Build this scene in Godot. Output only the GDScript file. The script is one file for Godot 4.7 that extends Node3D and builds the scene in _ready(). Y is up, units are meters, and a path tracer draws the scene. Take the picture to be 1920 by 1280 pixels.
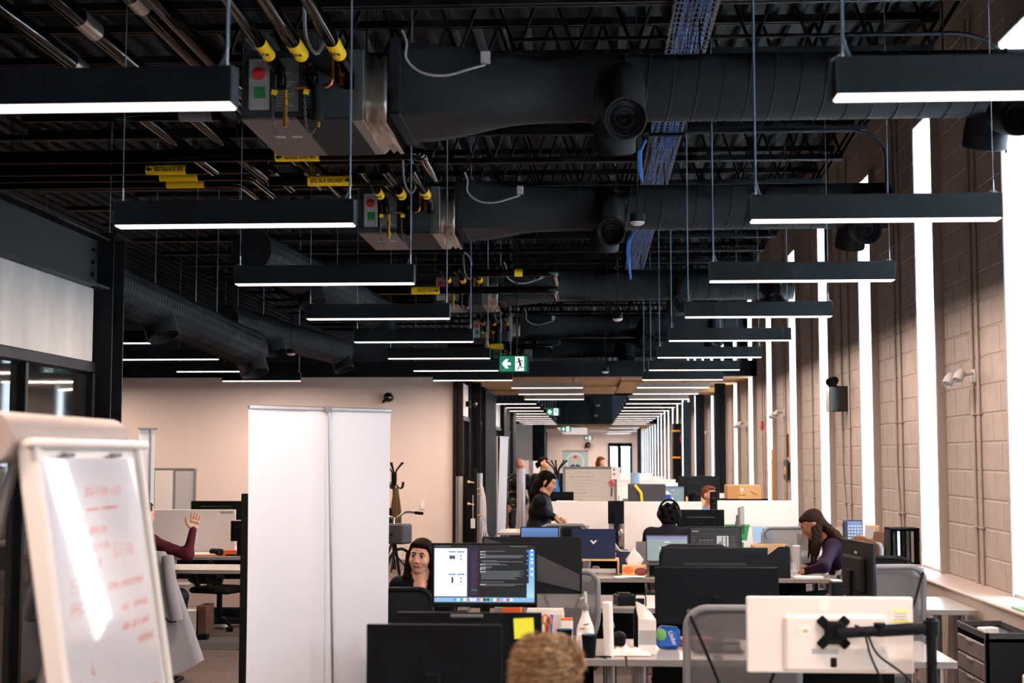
extends Node3D
# An open-plan office hall: camera axis roughly along -Z, window wall at +X, units are metres.
const F := 2700.0
const CH := 1.7
const XW := 2.77
const FIX_Y := 2.9
var eye: Basis
var names := {}
var M := {}

class MB:
	var v := PackedVector3Array()
	var n := PackedVector3Array()
	var u := PackedVector2Array()
	var c := PackedColorArray()
	var i := PackedInt32Array()
	var col := Color(1, 1, 1)
	func vert(p: Vector3, nn: Vector3, uv := Vector2.ZERO) -> int:
		v.append(p); n.append(nn); u.append(uv); c.append(col)
		return v.size() - 1
	func face(a: int, b: int, d: int) -> void:
		var g := (v[b] - v[a]).cross(v[d] - v[a])
		if g.dot(n[a] + n[b] + n[d]) > 0.0:
			i.append(a); i.append(d); i.append(b)
		else:
			i.append(a); i.append(b); i.append(d)
	func tri(a: Vector3, b: Vector3, d: Vector3, out: Vector3) -> void:
		var g := (b - a).cross(d - a).normalized()
		if g.dot(out) < 0.0: g = -g
		face(vert(a, g), vert(b, g), vert(d, g))
	func quad(a: Vector3, b: Vector3, d: Vector3, e: Vector3, out: Vector3) -> void:
		var g := (b - a).cross(e - a).normalized()
		if g.length() < 0.5: g = (b - a).cross(d - a).normalized()
		if g.dot(out) < 0.0: g = -g
		var p := vert(a, g, Vector2(0, 1)); var q := vert(b, g, Vector2(1, 1)); var r := vert(d, g, Vector2(1, 0)); var s := vert(e, g, Vector2(0, 0))
		face(p, q, r); face(p, r, s)
	func box(o: Vector3, s: Vector3, b := Basis(), ch := 0.0) -> void:
		var h := s * 0.5
		var k := minf(ch, minf(h.x, minf(h.y, h.z)) * 0.98)
		for ax in 3:
			var a1 := (ax + 1) % 3
			var a2 := (ax + 2) % 3
			for sg in [-1.0, 1.0]:
				var p := []
				for q in [[-1, -1], [1, -1], [1, 1], [-1, 1]]:
					var w := Vector3.ZERO
					w[ax] = sg * h[ax]; w[a1] = q[0] * (h[a1] - k); w[a2] = q[1] * (h[a2] - k)
					p.append(o + b * w)
				var nn := Vector3.ZERO
				nn[ax] = sg
				quad(p[0], p[1], p[2], p[3], b * nn)
		if k <= 0.0: return
		for ax in 3:
			var a1 := (ax + 1) % 3
			var a2 := (ax + 2) % 3
			for s1 in [-1.0, 1.0]:
				for s2 in [-1.0, 1.0]:
					var p := []
					for q in [[-1, 0], [1, 0], [1, 1], [-1, 1]]:
						var w := Vector3.ZERO
						w[ax] = q[0] * (h[ax] - k)
						w[a1] = s1 * (h[a1] - (k if q[1] else 0.0)); w[a2] = s2 * (h[a2] - (0.0 if q[1] else k))
						p.append(o + b * w)
					var nn := Vector3.ZERO
					nn[a1] = s1; nn[a2] = s2
					quad(p[0], p[1], p[2], p[3], b * nn)
		for sx in [-1.0, 1.0]:
			for sy in [-1.0, 1.0]:
				for sz in [-1.0, 1.0]:
					var g := Vector3(sx, sy, sz)
					tri(o + b * (g * Vector3(h.x, h.y - k, h.z - k)), o + b * (g * Vector3(h.x - k, h.y, h.z - k)), o + b * (g * Vector3(h.x - k, h.y - k, h.z)), b * g)
	func rings(rows: Array, closed := true, cap0 := false, cap1 := false) -> void:
		# rows: arrays of points with the same count; smooth surface between them
		var m: int = rows[0].size()
		var first := v.size()
		var cn := rows.size()
		var mid := []
		for r in rows:
			var s := Vector3.ZERO
			for p in r: s += p
			mid.append(s / m)
		var flip := 0.0
		var nn := []
		for a in cn:
			for b in m:
				var p0: Vector3 = rows[a][b]
				var e: Vector3
				if closed: e = rows[a][(b + 1) % m] - rows[a][(b + m - 1) % m]
				else: e = rows[a][mini(b + 1, m - 1)] - rows[a][maxi(b - 1, 0)]
				var f: Vector3 = rows[mini(a + 1, cn - 1)][b] - rows[maxi(a - 1, 0)][b]
				var g := e.cross(f)
				if g.length() < 1e-12: g = p0 - mid[a]
				g = g.normalized()
				flip += g.dot((p0 - mid[a]).normalized())
				nn.append(g)
		var sg := -1.0 if flip < 0.0 else 1.0
		for a in cn:
			for b in m:
				vert(rows[a][b], nn[a * m + b] * sg, Vector2(float(b) / (m if closed else m - 1), float(a) / maxi(cn - 1, 1)))
		for a in cn - 1:
			for b in (m if closed else m - 1):
				var p := first + a * m + b
				var q := first + a * m + (b + 1) % m
				face(p, q, q + m); face(p, q + m, p + m)
		if cap0: fan(rows[0], mid[0] - mid[mini(1, cn - 1)])
		if cap1: fan(rows[cn - 1], mid[cn - 1] - mid[maxi(cn - 2, 0)])
	func fan(r: Array, out: Vector3) -> void:
		var s := Vector3.ZERO
		for p in r: s += p
		s /= r.size()
		for b in r.size(): tri(s, r[b], r[(b + 1) % r.size()], out)
	func tube(pts: Array, r, seg := 8, caps := true) -> void:
		var rows := []
		var up := Vector3.UP
		for a in pts.size():
			var t: Vector3 = (pts[mini(a + 1, pts.size() - 1)] - pts[maxi(a - 1, 0)]).normalized()
			if a == 0:
				up = Vector3.UP if absf(t.y) < 0.9 else Vector3.RIGHT
			var x := t.cross(up).normalized()
			up = x.cross(t).normalized()
			var rad: float = r[a] if r is Array else r
			var row := []
			for b in seg:
				var an := TAU * b / seg
				row.append(pts[a] + (x * cos(an) + up * sin(an)) * rad)
			rows.append(row)
		rings(rows, true, caps, caps)
	func cyl(a: Vector3, b: Vector3, r0: float, r1 := -1.0, seg := 12, caps := true) -> void:
		tube([a, b], [r0, r0 if r1 < 0.0 else r1], seg, caps)
	func lathe(prof: Array, xf := Transform3D(), seg := 16) -> void:
		var last := []
		for k in prof.size() - 1:
			var rows := []
			for q in [prof[k], prof[k + 1]]:
				var row := []
				for b in seg:
					var an := TAU * b / seg
					row.append(xf * Vector3(maxf(q.x, 1e-4) * cos(an), q.y, maxf(q.x, 1e-4) * sin(an)))
				rows.append(row)
			var p0: Vector2 = prof[k]
			var p1: Vector2 = prof[k + 1]
			var d := (p1 - p0).normalized()
			var first := v.size()
			for a in 2:
				for b in seg:
					var an := TAU * b / seg
					var nn := Vector3(d.y * cos(an), -d.x, d.y * sin(an))
					vert(rows[a][b], (xf.basis * nn).normalized(), Vector2(float(b) / seg, a))
			for b in seg:
				var p := first + b
				var q := first + (b + 1) % seg
				face(p, q, q + seg); face(p, q + seg, p + seg)
	func ball(o: Vector3, r: Vector3, seg := 12, b := Basis()) -> void:
		var rows := []
		var hn := maxi(4, seg / 2)
		for a in hn + 1:
			var th := PI * a / hn
			var row := []
			for k in seg:
				var an := TAU * k / seg
				row.append(o + b * (r * Vector3(sin(th) * cos(an), cos(th), sin(th) * sin(an))))
			rows.append(row)
		var first := v.size()
		for a in hn + 1:
			for k in seg:
				var w: Vector3 = b.inverse() * (rows[a][k] - o)
				vert(rows[a][k], (b * (w / (r * r))).normalized(), Vector2(float(k) / seg, float(a) / hn))
		for a in hn:
			for k in seg:
				var p := first + a * seg + k
				var q := first + a * seg + (k + 1) % seg
				face(p, q, q + seg); face(p, q + seg, p + seg)
	func prism(poly: Array, depth: float, xf := Transform3D()) -> void:
		# polygon in local XY, from z = 0 to z = depth
		var pp := PackedVector2Array(poly)
		var t := Geometry2D.triangulate_polygon(pp)
		var mn := pp[0]
		var mx := pp[0]
		for p in pp:
			mn = mn.min(p); mx = mx.max(p)
		for z in [0.0, depth]:
			var nn := xf.basis * Vector3(0, 0, -1.0 if z == 0.0 else 1.0) * signf(depth)
			for k in t.size() / 3:
				var q := []
				for e in 3:
					var p := pp[t[k * 3 + e]]
					q.append(vert(xf * Vector3(p.x, p.y, z), nn.normalized(), Vector2((p.x - mn.x) / (mx.x - mn.x), 1.0 - (p.y - mn.y) / (mx.y - mn.y))))
				face(q[0], q[1], q[2])
		var ccw := 0.0
		for k in pp.size(): ccw += pp[k].cross(pp[(k + 1) % pp.size()])
		for k in pp.size():
			var a := pp[k]
			var b := pp[(k + 1) % pp.size()]
			var e := (b - a) * signf(ccw)
			quad(xf * Vector3(a.x, a.y, 0), xf * Vector3(b.x, b.y, 0), xf * Vector3(b.x, b.y, depth), xf * Vector3(a.x, a.y, depth), xf.basis * Vector3(e.y, -e.x, 0))
	func slab(c0: Vector3, c1: Vector3, ch := 0.0) -> void:
		box((c0 + c1) * 0.5, (c1 - c0).abs(), Basis(), ch)
	func mesh() -> ArrayMesh:
		var a := []
		a.resize(Mesh.ARRAY_MAX)
		a[Mesh.ARRAY_VERTEX] = v; a[Mesh.ARRAY_NORMAL] = n; a[Mesh.ARRAY_TEX_UV] = u; a[Mesh.ARRAY_COLOR] = c; a[Mesh.ARRAY_INDEX] = i
		var m := ArrayMesh.new()
		m.add_surface_from_arrays(Mesh.PRIMITIVE_TRIANGLES, a)
		return m

func W(px: float, py: float, d: float) -> Vector3:   # the point seen at a pixel of the photograph, d metres down the hall
	var w := eye * Vector3(px - 960.0, 640.0 - py, -F)
	return Vector3(0, CH, 0) + w * (d / -w.z)
func K(d: float) -> float: return d / F
func V(x: float, y: float, z: float) -> Vector3: return Vector3(x, y, z)
func RY(deg: float) -> Basis: return Basis(Vector3.UP, deg_to_rad(deg))
func RX(deg: float) -> Basis: return Basis(Vector3.RIGHT, deg_to_rad(deg))
func RZ(deg: float) -> Basis: return Basis(Vector3.BACK, deg_to_rad(deg))
func T(b: Basis, o: Vector3) -> Transform3D: return Transform3D(b, o)

func mat(key: String, srgb, rough := 0.6, metal := 0.0) -> StandardMaterial3D:
	var m := StandardMaterial3D.new()
	m.resource_name = key
	m.albedo_color = Color(srgb) if srgb is String else srgb
	m.roughness = rough
	m.metallic = metal
	M[key] = m
	return m
func noise_tex(a: Color, b: Color, freq: float, size := 256, sd := 1, oct := 4, mid := 0.5) -> NoiseTexture2D:
	var t := NoiseTexture2D.new()
	var f := FastNoiseLite.new()
	f.seed = sd; f.frequency = freq; f.fractal_octaves = oct
	t.noise = f; t.width = size; t.height = size; t.seamless = true
	var g := Gradient.new()
	g.offsets = PackedFloat32Array([0.0, mid, 1.0])
	g.colors = PackedColorArray([a, a.lerp(b, 0.5), b])
	t.color_ramp = g
	return t
func bump_tex(freq: float, size := 256, sd := 5) -> NoiseTexture2D:
	return noise_tex(Color.BLACK, Color.WHITE, freq, size, sd)

func numbered(nm: String) -> String:
	var k: int = names.get(nm, 0)
	names[nm] = k + 1
	return nm if k == 0 else "%s_%03d" % [nm, k]
func meta(o: Node3D, label := "", cat := "", grp := "", kind := "") -> Node3D:
	if label: o.set_meta("label", label)
	if cat: o.set_meta("category", cat)
	if grp: o.set_meta("group", grp)
	if kind: o.set_meta("kind", kind)
	return o
func thing(nm: String, label: String, cat: String, at := Vector3.ZERO, turn := 0.0, grp := "") -> Node3D:
	var o := Node3D.new()
	o.name = numbered(nm)
	add_child(o)
	o.position = at
	o.rotation.y = deg_to_rad(turn)
	return meta(o, label, cat, grp)
func part(par: Node3D, nm: String, mb, m, label := "") -> MeshInstance3D:
	var o := MeshInstance3D.new()
	o.name = nm
	o.mesh = mb.mesh() if mb is MB else mb
	o.material_override = M[m] if m is String else m
	par.add_child(o, true)
	if label: o.set_meta("label", label)
	return o
func solo(nm: String, mb, m, label: String, cat: String, grp := "") -> MeshInstance3D:
	var o := part(self, numbered(nm), mb, m)
	meta(o, label, cat, grp)
	return o
func struct(nm: String, mb, m) -> MeshInstance3D:
	var o := part(self, numbered(nm), mb, m)
	o.set_meta("kind", "structure")
	return o
func copy(o: Node3D, label: String, at: Vector3, turn = null) -> Node3D:
	var c: Node3D = o.duplicate()
	var nm := String(o.name)
	var cut := nm.length() - 4
	if cut > 0 and nm[cut] == "_" and nm.substr(cut + 1).is_valid_int(): nm = nm.substr(0, cut)
	c.name = numbered(nm)
	add_child(c)
	c.position = at
	if turn != null: c.rotation.y = deg_to_rad(turn)
	if label: c.set_meta("label", label)
	return c
func bend(pts: Array, r: float, steps := 5) -> Array:   # rounds the corners of a pipe run
	var out := [pts[0]]
	for k in range(1, pts.size() - 1):
		var a: Vector3 = (pts[k - 1] - pts[k])
		var b: Vector3 = (pts[k + 1] - pts[k])
		var q := minf(r, minf(a.length(), b.length()) * 0.49)
		var p0: Vector3 = pts[k] + a.normalized() * q
		var p1: Vector3 = pts[k] + b.normalized() * q
		for s in steps + 1:
			var t := float(s) / steps
			out.append(p0.lerp(pts[k], t).lerp(pts[k].lerp(p1, t), t))
	out.append(pts[-1])
	return out
func curve(pts: Array, per := 8) -> Array:   # smooth line through points
	var out := []
	for k in pts.size() - 1:
		var a: Vector3 = pts[maxi(k - 1, 0)]
		var b: Vector3 = pts[k]
		var c: Vector3 = pts[k + 1]
		var d: Vector3 = pts[mini(k + 2, pts.size() - 1)]
		for s in per: out.append(b.cubic_interpolate(c, a, d, float(s) / per))
	out.append(pts[-1])
	return out
func words(par: Node3D, txt: String, size: float, at: Vector3, b: Basis, m, nm := "lettering", bold := true, depth := 0.002, width := 0.0) -> MeshInstance3D:
	var t := TextMesh.new()
	var f := SystemFont.new()
	f.font_names = PackedStringArray(["Droid Sans"])
	if bold: f.font_weight = 700
	t.font = f; t.text = txt; t.font_size = 32; t.depth = depth / (size / 32.0 * 100.0) * 100.0
	t.pixel_size = size / 32.0
	t.depth = depth
	t.curve_step = 4.0
	var o := part(par, nm, t, m)
	o.position = at
	o.basis = b
	if width > 0.0:
		var w := t.get_aabb().size.x
		if w > 0.0: o.basis = b.scaled_local(Vector3(width / w, 1, 1))
	return o
func ordinal(k: int) -> String:
	return ["first", "second", "third", "fourth", "fifth", "sixth", "seventh", "eighth", "ninth", "tenth", "eleventh", "twelfth", "thirteenth", "fourteenth", "fifteenth", "sixteenth", "seventeenth", "eighteenth", "nineteenth", "twentieth", "twenty-first", "twenty-second", "twenty-third", "twenty-fourth", "twenty-fifth", "twenty-sixth", "twenty-seventh", "twenty-eighth", "twenty-ninth"][k]

func _ready() -> void:
	# ---- camera, sky, exposure ----
	var pitch := atan(216.0 / F)
	var yaw := atan(146.0 / F * cos(pitch))
	eye = Basis(Vector3.UP, yaw) * Basis(Vector3.RIGHT, pitch)
	var cam := Camera3D.new()
	cam.name = "camera"
	add_child(cam)
	cam.transform = Transform3D(eye, Vector3(0, CH, 0))
	cam.fov = rad_to_deg(2.0 * atan(640.0 / F))
	cam.near = 0.05
	cam.far = 300.0
	var lens := CameraAttributesPhysical.new()
	lens.frustum_focal_length = 50.6
	lens.exposure_aperture = 3.2
	lens.frustum_focus_distance = 11.5
	cam.attributes = lens
	cam.fov = rad_to_deg(2.0 * atan(640.0 / F))
	var we := WorldEnvironment.new()
	var env := Environment.new()
	env.background_mode = Environment.BG_COLOR
	env.background_color = Color(0.84, 0.93, 1.0)
	env.background_energy_multiplier = SKY
	env.tonemap_mode = Environment.TONE_MAPPER_LINEAR
	env.tonemap_exposure = 1.22
	env.sdfgi_enabled = true
	env.ssao_enabled = true
	env.ssil_enabled = true
	we.environment = env
	add_child(we)
	# ---- setting, then things ----
	materials()
	shell()
	window_wall()
	inner_walls()
	joists()
	lights()
	air_ducts()
	pipes()
	wall_fittings()
	signs()
	furniture()
	people()

const SKY := 75.0
const LAMP := 4.8

func materials() -> void:
	var m := mat("carpet", "#8f8580", 0.95)
	m.albedo_texture = noise_tex(Color("#6f6460"), Color("#e6d8d0"), 0.09, 512, 3, 3)
	m.uv1_triplanar = true; m.uv1_world_triplanar = true; m.uv1_scale = Vector3(1.2, 1.2, 1.2)
	m = mat("carpet_grey", "#5d5856", 0.95)
	m.albedo_texture = noise_tex(Color("#8a8684"), Color("#dedad8"), 0.09, 512, 4, 3)
	m.uv1_triplanar = true; m.uv1_world_triplanar = true; m.uv1_scale = Vector3(1.2, 1.2, 1.2)
	m = mat("block", "#a9a19b", 0.55)
	m.albedo_texture = noise_tex(Color("#e9e6e4"), Color("#ffffff"), 0.02, 256, 8, 4)
	m.uv1_triplanar = true; m.uv1_world_triplanar = true; m.uv1_scale = Vector3(0.9, 0.9, 0.9)
	m.normal_enabled = false
	mat("mortar", "#a19993", 0.6)
	mat("ledge", "#b5a9a2", 0.5)
	mat("window_trim", "#a0958f", 0.45)
	mat("painted_wall", "#e6dad2", 0.75)
	mat("white_panel", "#d6d8d6", 0.5)
	m = mat("blind", "#e6eaea", 0.8)
	m.albedo_texture = noise_tex(Color("#d8d8d6"), Color("#ffffff"), 0.006, 256, 12, 5)
	m.uv1_triplanar = true; m.uv1_world_triplanar = true; m.uv1_scale = Vector3(0.6, 0.3, 0.9)
	mat("deck", "#242423", 0.7)
	mat("black_steel", "#0d0d0e", 0.5)
	mat("steel_beam", "#101011", 0.5)
	mat("void_black", "#0c0c0d", 0.8)
	mat("brown_column", "#191212", 0.5)
	mat("duct", "#1a1a1b", 0.6)
	mat("duct_dark", "#1b1b1c", 0.7)
	mat("fixture", "#111213", 0.45)
	mat("fixture_cap", "#2c2d2f", 0.4)
	mat("fixture_silver", "#8a8785", 0.4)
	m = mat("lamp_lens", "#f4f0ee", 0.4)
	m.emission_enabled = true; m.emission = Color(1.0, 0.93, 0.90); m.emission_energy_multiplier = 2.6
	mat("cable", "#8a9099", 0.4, 0.6)
	mat("cord", "#5d6a7a", 0.5)
	mat("gripper", "#f2f2f2", 0.25, 0.8)
	m = mat("pipe_black", "#060606", 0.06)
	m.metallic_specular = 0.22
	mat("pipe_label", "#f0c414", 0.45)
	mat("ink", "#141414", 0.6)
	mat("foil", "#b9b6b0", 0.28, 0.9)
	mat("galvanised", "#86888a", 0.38, 0.85)
	mat("unit_grey", "#2e2f32", 0.5)
	mat("unit_under", "#5d5350", 0.55)
	mat("brass", "#b98a3c", 0.3, 0.9)
	mat("copper", "#b06a48", 0.3, 0.9)
	mat("chrome", "#d0d2d4", 0.15, 0.95)
	mat("plate_grey", "#6b6c6e", 0.5)
	mat("light_grey", "#b4b6b8", 0.5)
	mat("red_plastic", "#b3262c", 0.4)
	mat("green_plastic", "#1f6a3c", 0.4)
	mat("wire_white", "#dadada", 0.4)
	mat("blue_cable", "#2f66b4", 0.5)
	m = mat("cork", "#bb9159", 0.9)
	m.albedo_texture = noise_tex(Color("#8f7a60"), Color("#fff2d8"), 0.12, 512, 21, 3)
	m.uv1_triplanar = true; m.uv1_world_triplanar = true; m.uv1_scale = Vector3(0.8, 0.8, 0.8)
	m = mat("glass", Color(0.9, 0.95, 0.95, 0.06), 0.0)
	m.transparency = BaseMaterial3D.TRANSPARENCY_ALPHA
	m = mat("frosted", "#f6f8fa", 0.6)
	m.backlight_enabled = true; m.backlight = Color(1, 1, 1)
	m = mat("dark_glass", Color(0.16, 0.17, 0.17, 0.55), 0.03)
	m.transparency = BaseMaterial3D.TRANSPARENCY_ALPHA
	m.metallic_specular = 0.9
	furniture_materials()
	for k in ["deck", "black_steel", "steel_beam", "void_black", "duct", "duct_dark", "fixture", "fixture_cap", "brown_column", "unit_grey", "black_plastic", "charcoal", "coat_black"]:
		M[k].metallic_specular = 0.2

# ---------------------------------------------------------------- shell
func shell() -> void:
	var b := MB.new()
	b.slab(V(-11.2, -0.2, 5), V(3.1, 0, -79))
	var fl := struct("floor", b, "carpet")
	b = MB.new(); b.slab(V(-10.8, 0, -12.75), V(-1.9, 0.003, -13.75))
	part(fl, "carpet_band", b, "carpet_grey", "darker grey carpet band")
	b = MB.new(); b.slab(V(-1.9, 0, -16.4), V(2.45, 0.003, -17.6))
	part(fl, "carpet_band", b, "carpet_grey", "darker grey carpet band")
	b = MB.new(); b.slab(V(-11.2, 5.28, 5), V(3.1, 5.4, -79))
	var ce := struct("ceiling", b, "deck")
	b = MB.new()
	b.box(Vector3.ZERO, V(0.09, 0.075, 84), Basis(), 0.02)
	var rib := b.mesh()
	for k in 60:
		var x := 2.68 - k * 0.2
		part(ce, "deck_rib", rib, "deck").position = V(x, 5.245, -37)
	b = MB.new()
	b.slab(V(-11.2, 0, 5.3), V(3.1, 5.4, 5.0))
	struct("wall_behind", b, "painted_wall")
	b = MB.new()
	b.slab(V(-11.5, 0, 5.0), V(-11.2, 5.4, -79.3))
	struct("wall_side", b, "void_black")
	b = MB.new()
	var dx0 := W(1142, 830, 77.8).x
	var dx1 := W(1183, 830, 77.8).x
	var dt := W(1142, 830, 77.8).y
	b.slab(V(-11.2, 0, -78), V(dx0, 5.4, -78.3)); b.slab(V(dx1, 0, -78), V(3.1, 5.4, -78.3)); b.slab(V(dx0, dt, -78), V(dx1, 5.4, -78.3))
	struct("wall_end", b, "painted_wall")

func win_far(k: int) -> float: return 9.543 + 2.543 * k
func window_wall() -> void:
	var y0 := 0.8
	var y1 := 4.47
	var yt := 5.3
	var core := MB.new()
	var x0 := XW - 0.003
	var x1 := XW + 0.06
	core.slab(V(x0, 0, 5.0), V(x1, y0, -78.2))
	core.slab(V(x0, y1, 5.0), V(x1, yt, -78.2))
	var lo := -5
	var hi := 26
	for k in range(lo, hi):
		core.slab(V(x0, y0, -win_far(k)), V(x1, y1, -(win_far(k + 1) - 0.7)))
	core.slab(V(x0, y0, 5.0), V(x1, y1, -(win_far(lo) - 0.7)))
	core.slab(V(x0, y0, -win_far(hi)), V(x1, y1, -78.2))
	var wall := struct("wall_window_side", core, "mortar")
	# painted concrete blocks, proud of the joints
	var cache := {}
	var rest := MB.new()
	var count := 0
	for k in [0, 1, 2, 3, -1, 4, 5, 6, 7, 8, 9, 10, 11, 12, 13, 14, 15, 16, 17, 18, 19, 20, 21, 22, 23, 24, 25]:
		var d0 := win_far(k)
		var d1 := win_far(k + 1) - 0.7
		for r in 22:
			var yb := y0 + r * 0.2
			var d := d0 - (0.2 if r % 2 else 0.0) - 0.1
			while d < d1 - 0.03:
				var a := maxf(d, d0)
				var e := minf(d + 0.4, d1)
				d += 0.4
				if e - a < 0.05: continue
				var len := e - a - 0.009
				var at := V(XW + 0.004, yb + 0.1, -(a + e) * 0.5)
				var sz := V(0.024, 0.191, len)
				if count < 300 and k >= 0 and not (k == 0 and r > 20):
					var key := snappedf(len, 0.002)
					if not cache.has(key):
						var q := MB.new()
						q.box(Vector3.ZERO, sz, Basis(), 0.006)
						cache[key] = q.mesh()
					part(wall, "block", cache[key], "block").position = at
					count += 1
				else:
					rest.box(at, sz)
	var st := part(wall, "block_courses", rest, "block", "far painted block courses")
	st.set_meta("kind", "stuff")
	# ledge: the thicker lower wall that the windows stand on
	var lb := MB.new()
	lb.slab(V(2.49, 0, 4.9), V(XW + 0.02, 0.78, -77.9), 0.0)
	struct("wall_low", lb, "ledge")
	lb = MB.new()
	lb.slab(V(2.475, 0.78, 4.9), V(XW + 0.02, 0.802, -77.9), 0.006)
	struct("trim_1", lb, "ledge")
	# windows
	var num := 1
	for k in range(lo, hi + 1):
		var df := win_far(k)
		var dn := df - 0.7
		var o := thing("window_%d" % num, "tall narrow window", "", V(0, 0, 0))
		o.remove_meta("label"); o.remove_meta("category")
		o.set_meta("kind", "structure")
		num += 1
		var q := MB.new()
		for e in [dn + 0.02, df - 0.02]:
			q.slab(V(XW - 0.065, y0, -(e - 0.02)), V(XW + 0.05, y1, -(e + 0.02)), 0.004)
		q.slab(V(XW - 0.065, y1 - 0.04, -dn - 0.04), V(XW + 0.05, y1, -df + 0.04), 0.004)
		q.slab(V(XW - 0.05, y0, -dn - 0.04), V(XW + 0.05, y0 + 0.03, -df + 0.04), 0.004)
		part(o, "window_frame", q, "window_trim")
		q = MB.new()
		q.slab(V(XW - 0.056, y0 + 0.03, -dn - 0.04), V(XW - 0.052, y1 - 0.04, -df + 0.04))
		part(o, "pane", q, "frosted")

func glazed_bay(x: float, d0: float, d1: float, top: float, col_d: float, nm: String) -> Node3D:
	# clerestory panel above a framed glass front, seen from the hall
	var o := Node3D.new()
	o.name = numbered(nm)
	add_child(o)
	o.set_meta("kind", "structure")
	var b := MB.new()
	b.slab(V(x - 0.05, 2.39, -d0), V(x + 0.0, top, -d1))
	part(o, "clerestory_panel", b, "blind", "pale grey panel over the glass front")
	b = MB.new()
	b.slab(V(x - 0.08, 2.31, -d0), V(x + 0.03, 2.39, -d1), 0.006)
	b.slab(V(x - 0.08, 0, -d0), V(x + 0.03, 0.08, -d1), 0.006)
	var n := maxi(1, int(round((d1 - d0) / 1.3)))
	for k in n + 1:
		var d := lerpf(d0 + 0.025, d1 - 0.025, float(k) / n)
		b.slab(V(x - 0.08, 0.08, -(d - 0.025)), V(x + 0.03, 2.31, -(d + 0.025)), 0.004)
	part(o, "glazing_frame", b, "black_steel")
	for k in n:
		var q := MB.new()
		q.slab(V(x - 0.03, 0.08, -lerpf(d0 + 0.05, d1, float(k) / n)), V(x - 0.022, 2.31, -lerpf(d0, d1 - 0.05, float(k + 1) / n)))
		part(o, "pane", q, "dark_glass")
	return o
func h_column(x: float, d: float, w: float, y0: float, y1: float, nm: String, m: String, label: String) -> MeshInstance3D:
	var b := MB.new()
	var t := 0.014
	b.slab(V(x - w / 2, y0, -(d - w / 2)), V(x + w / 2, y1, -(d - w / 2 + t)))
	b.slab(V(x - w / 2, y0, -(d + w / 2 - t)), V(x + w / 2, y1, -(d + w / 2)))
	b.slab(V(x - t / 2, y0, -(d - w / 2)), V(x + t / 2, y1, -(d + w / 2)))
	return solo(nm, b, m, label, "column", "black steel columns")
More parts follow.
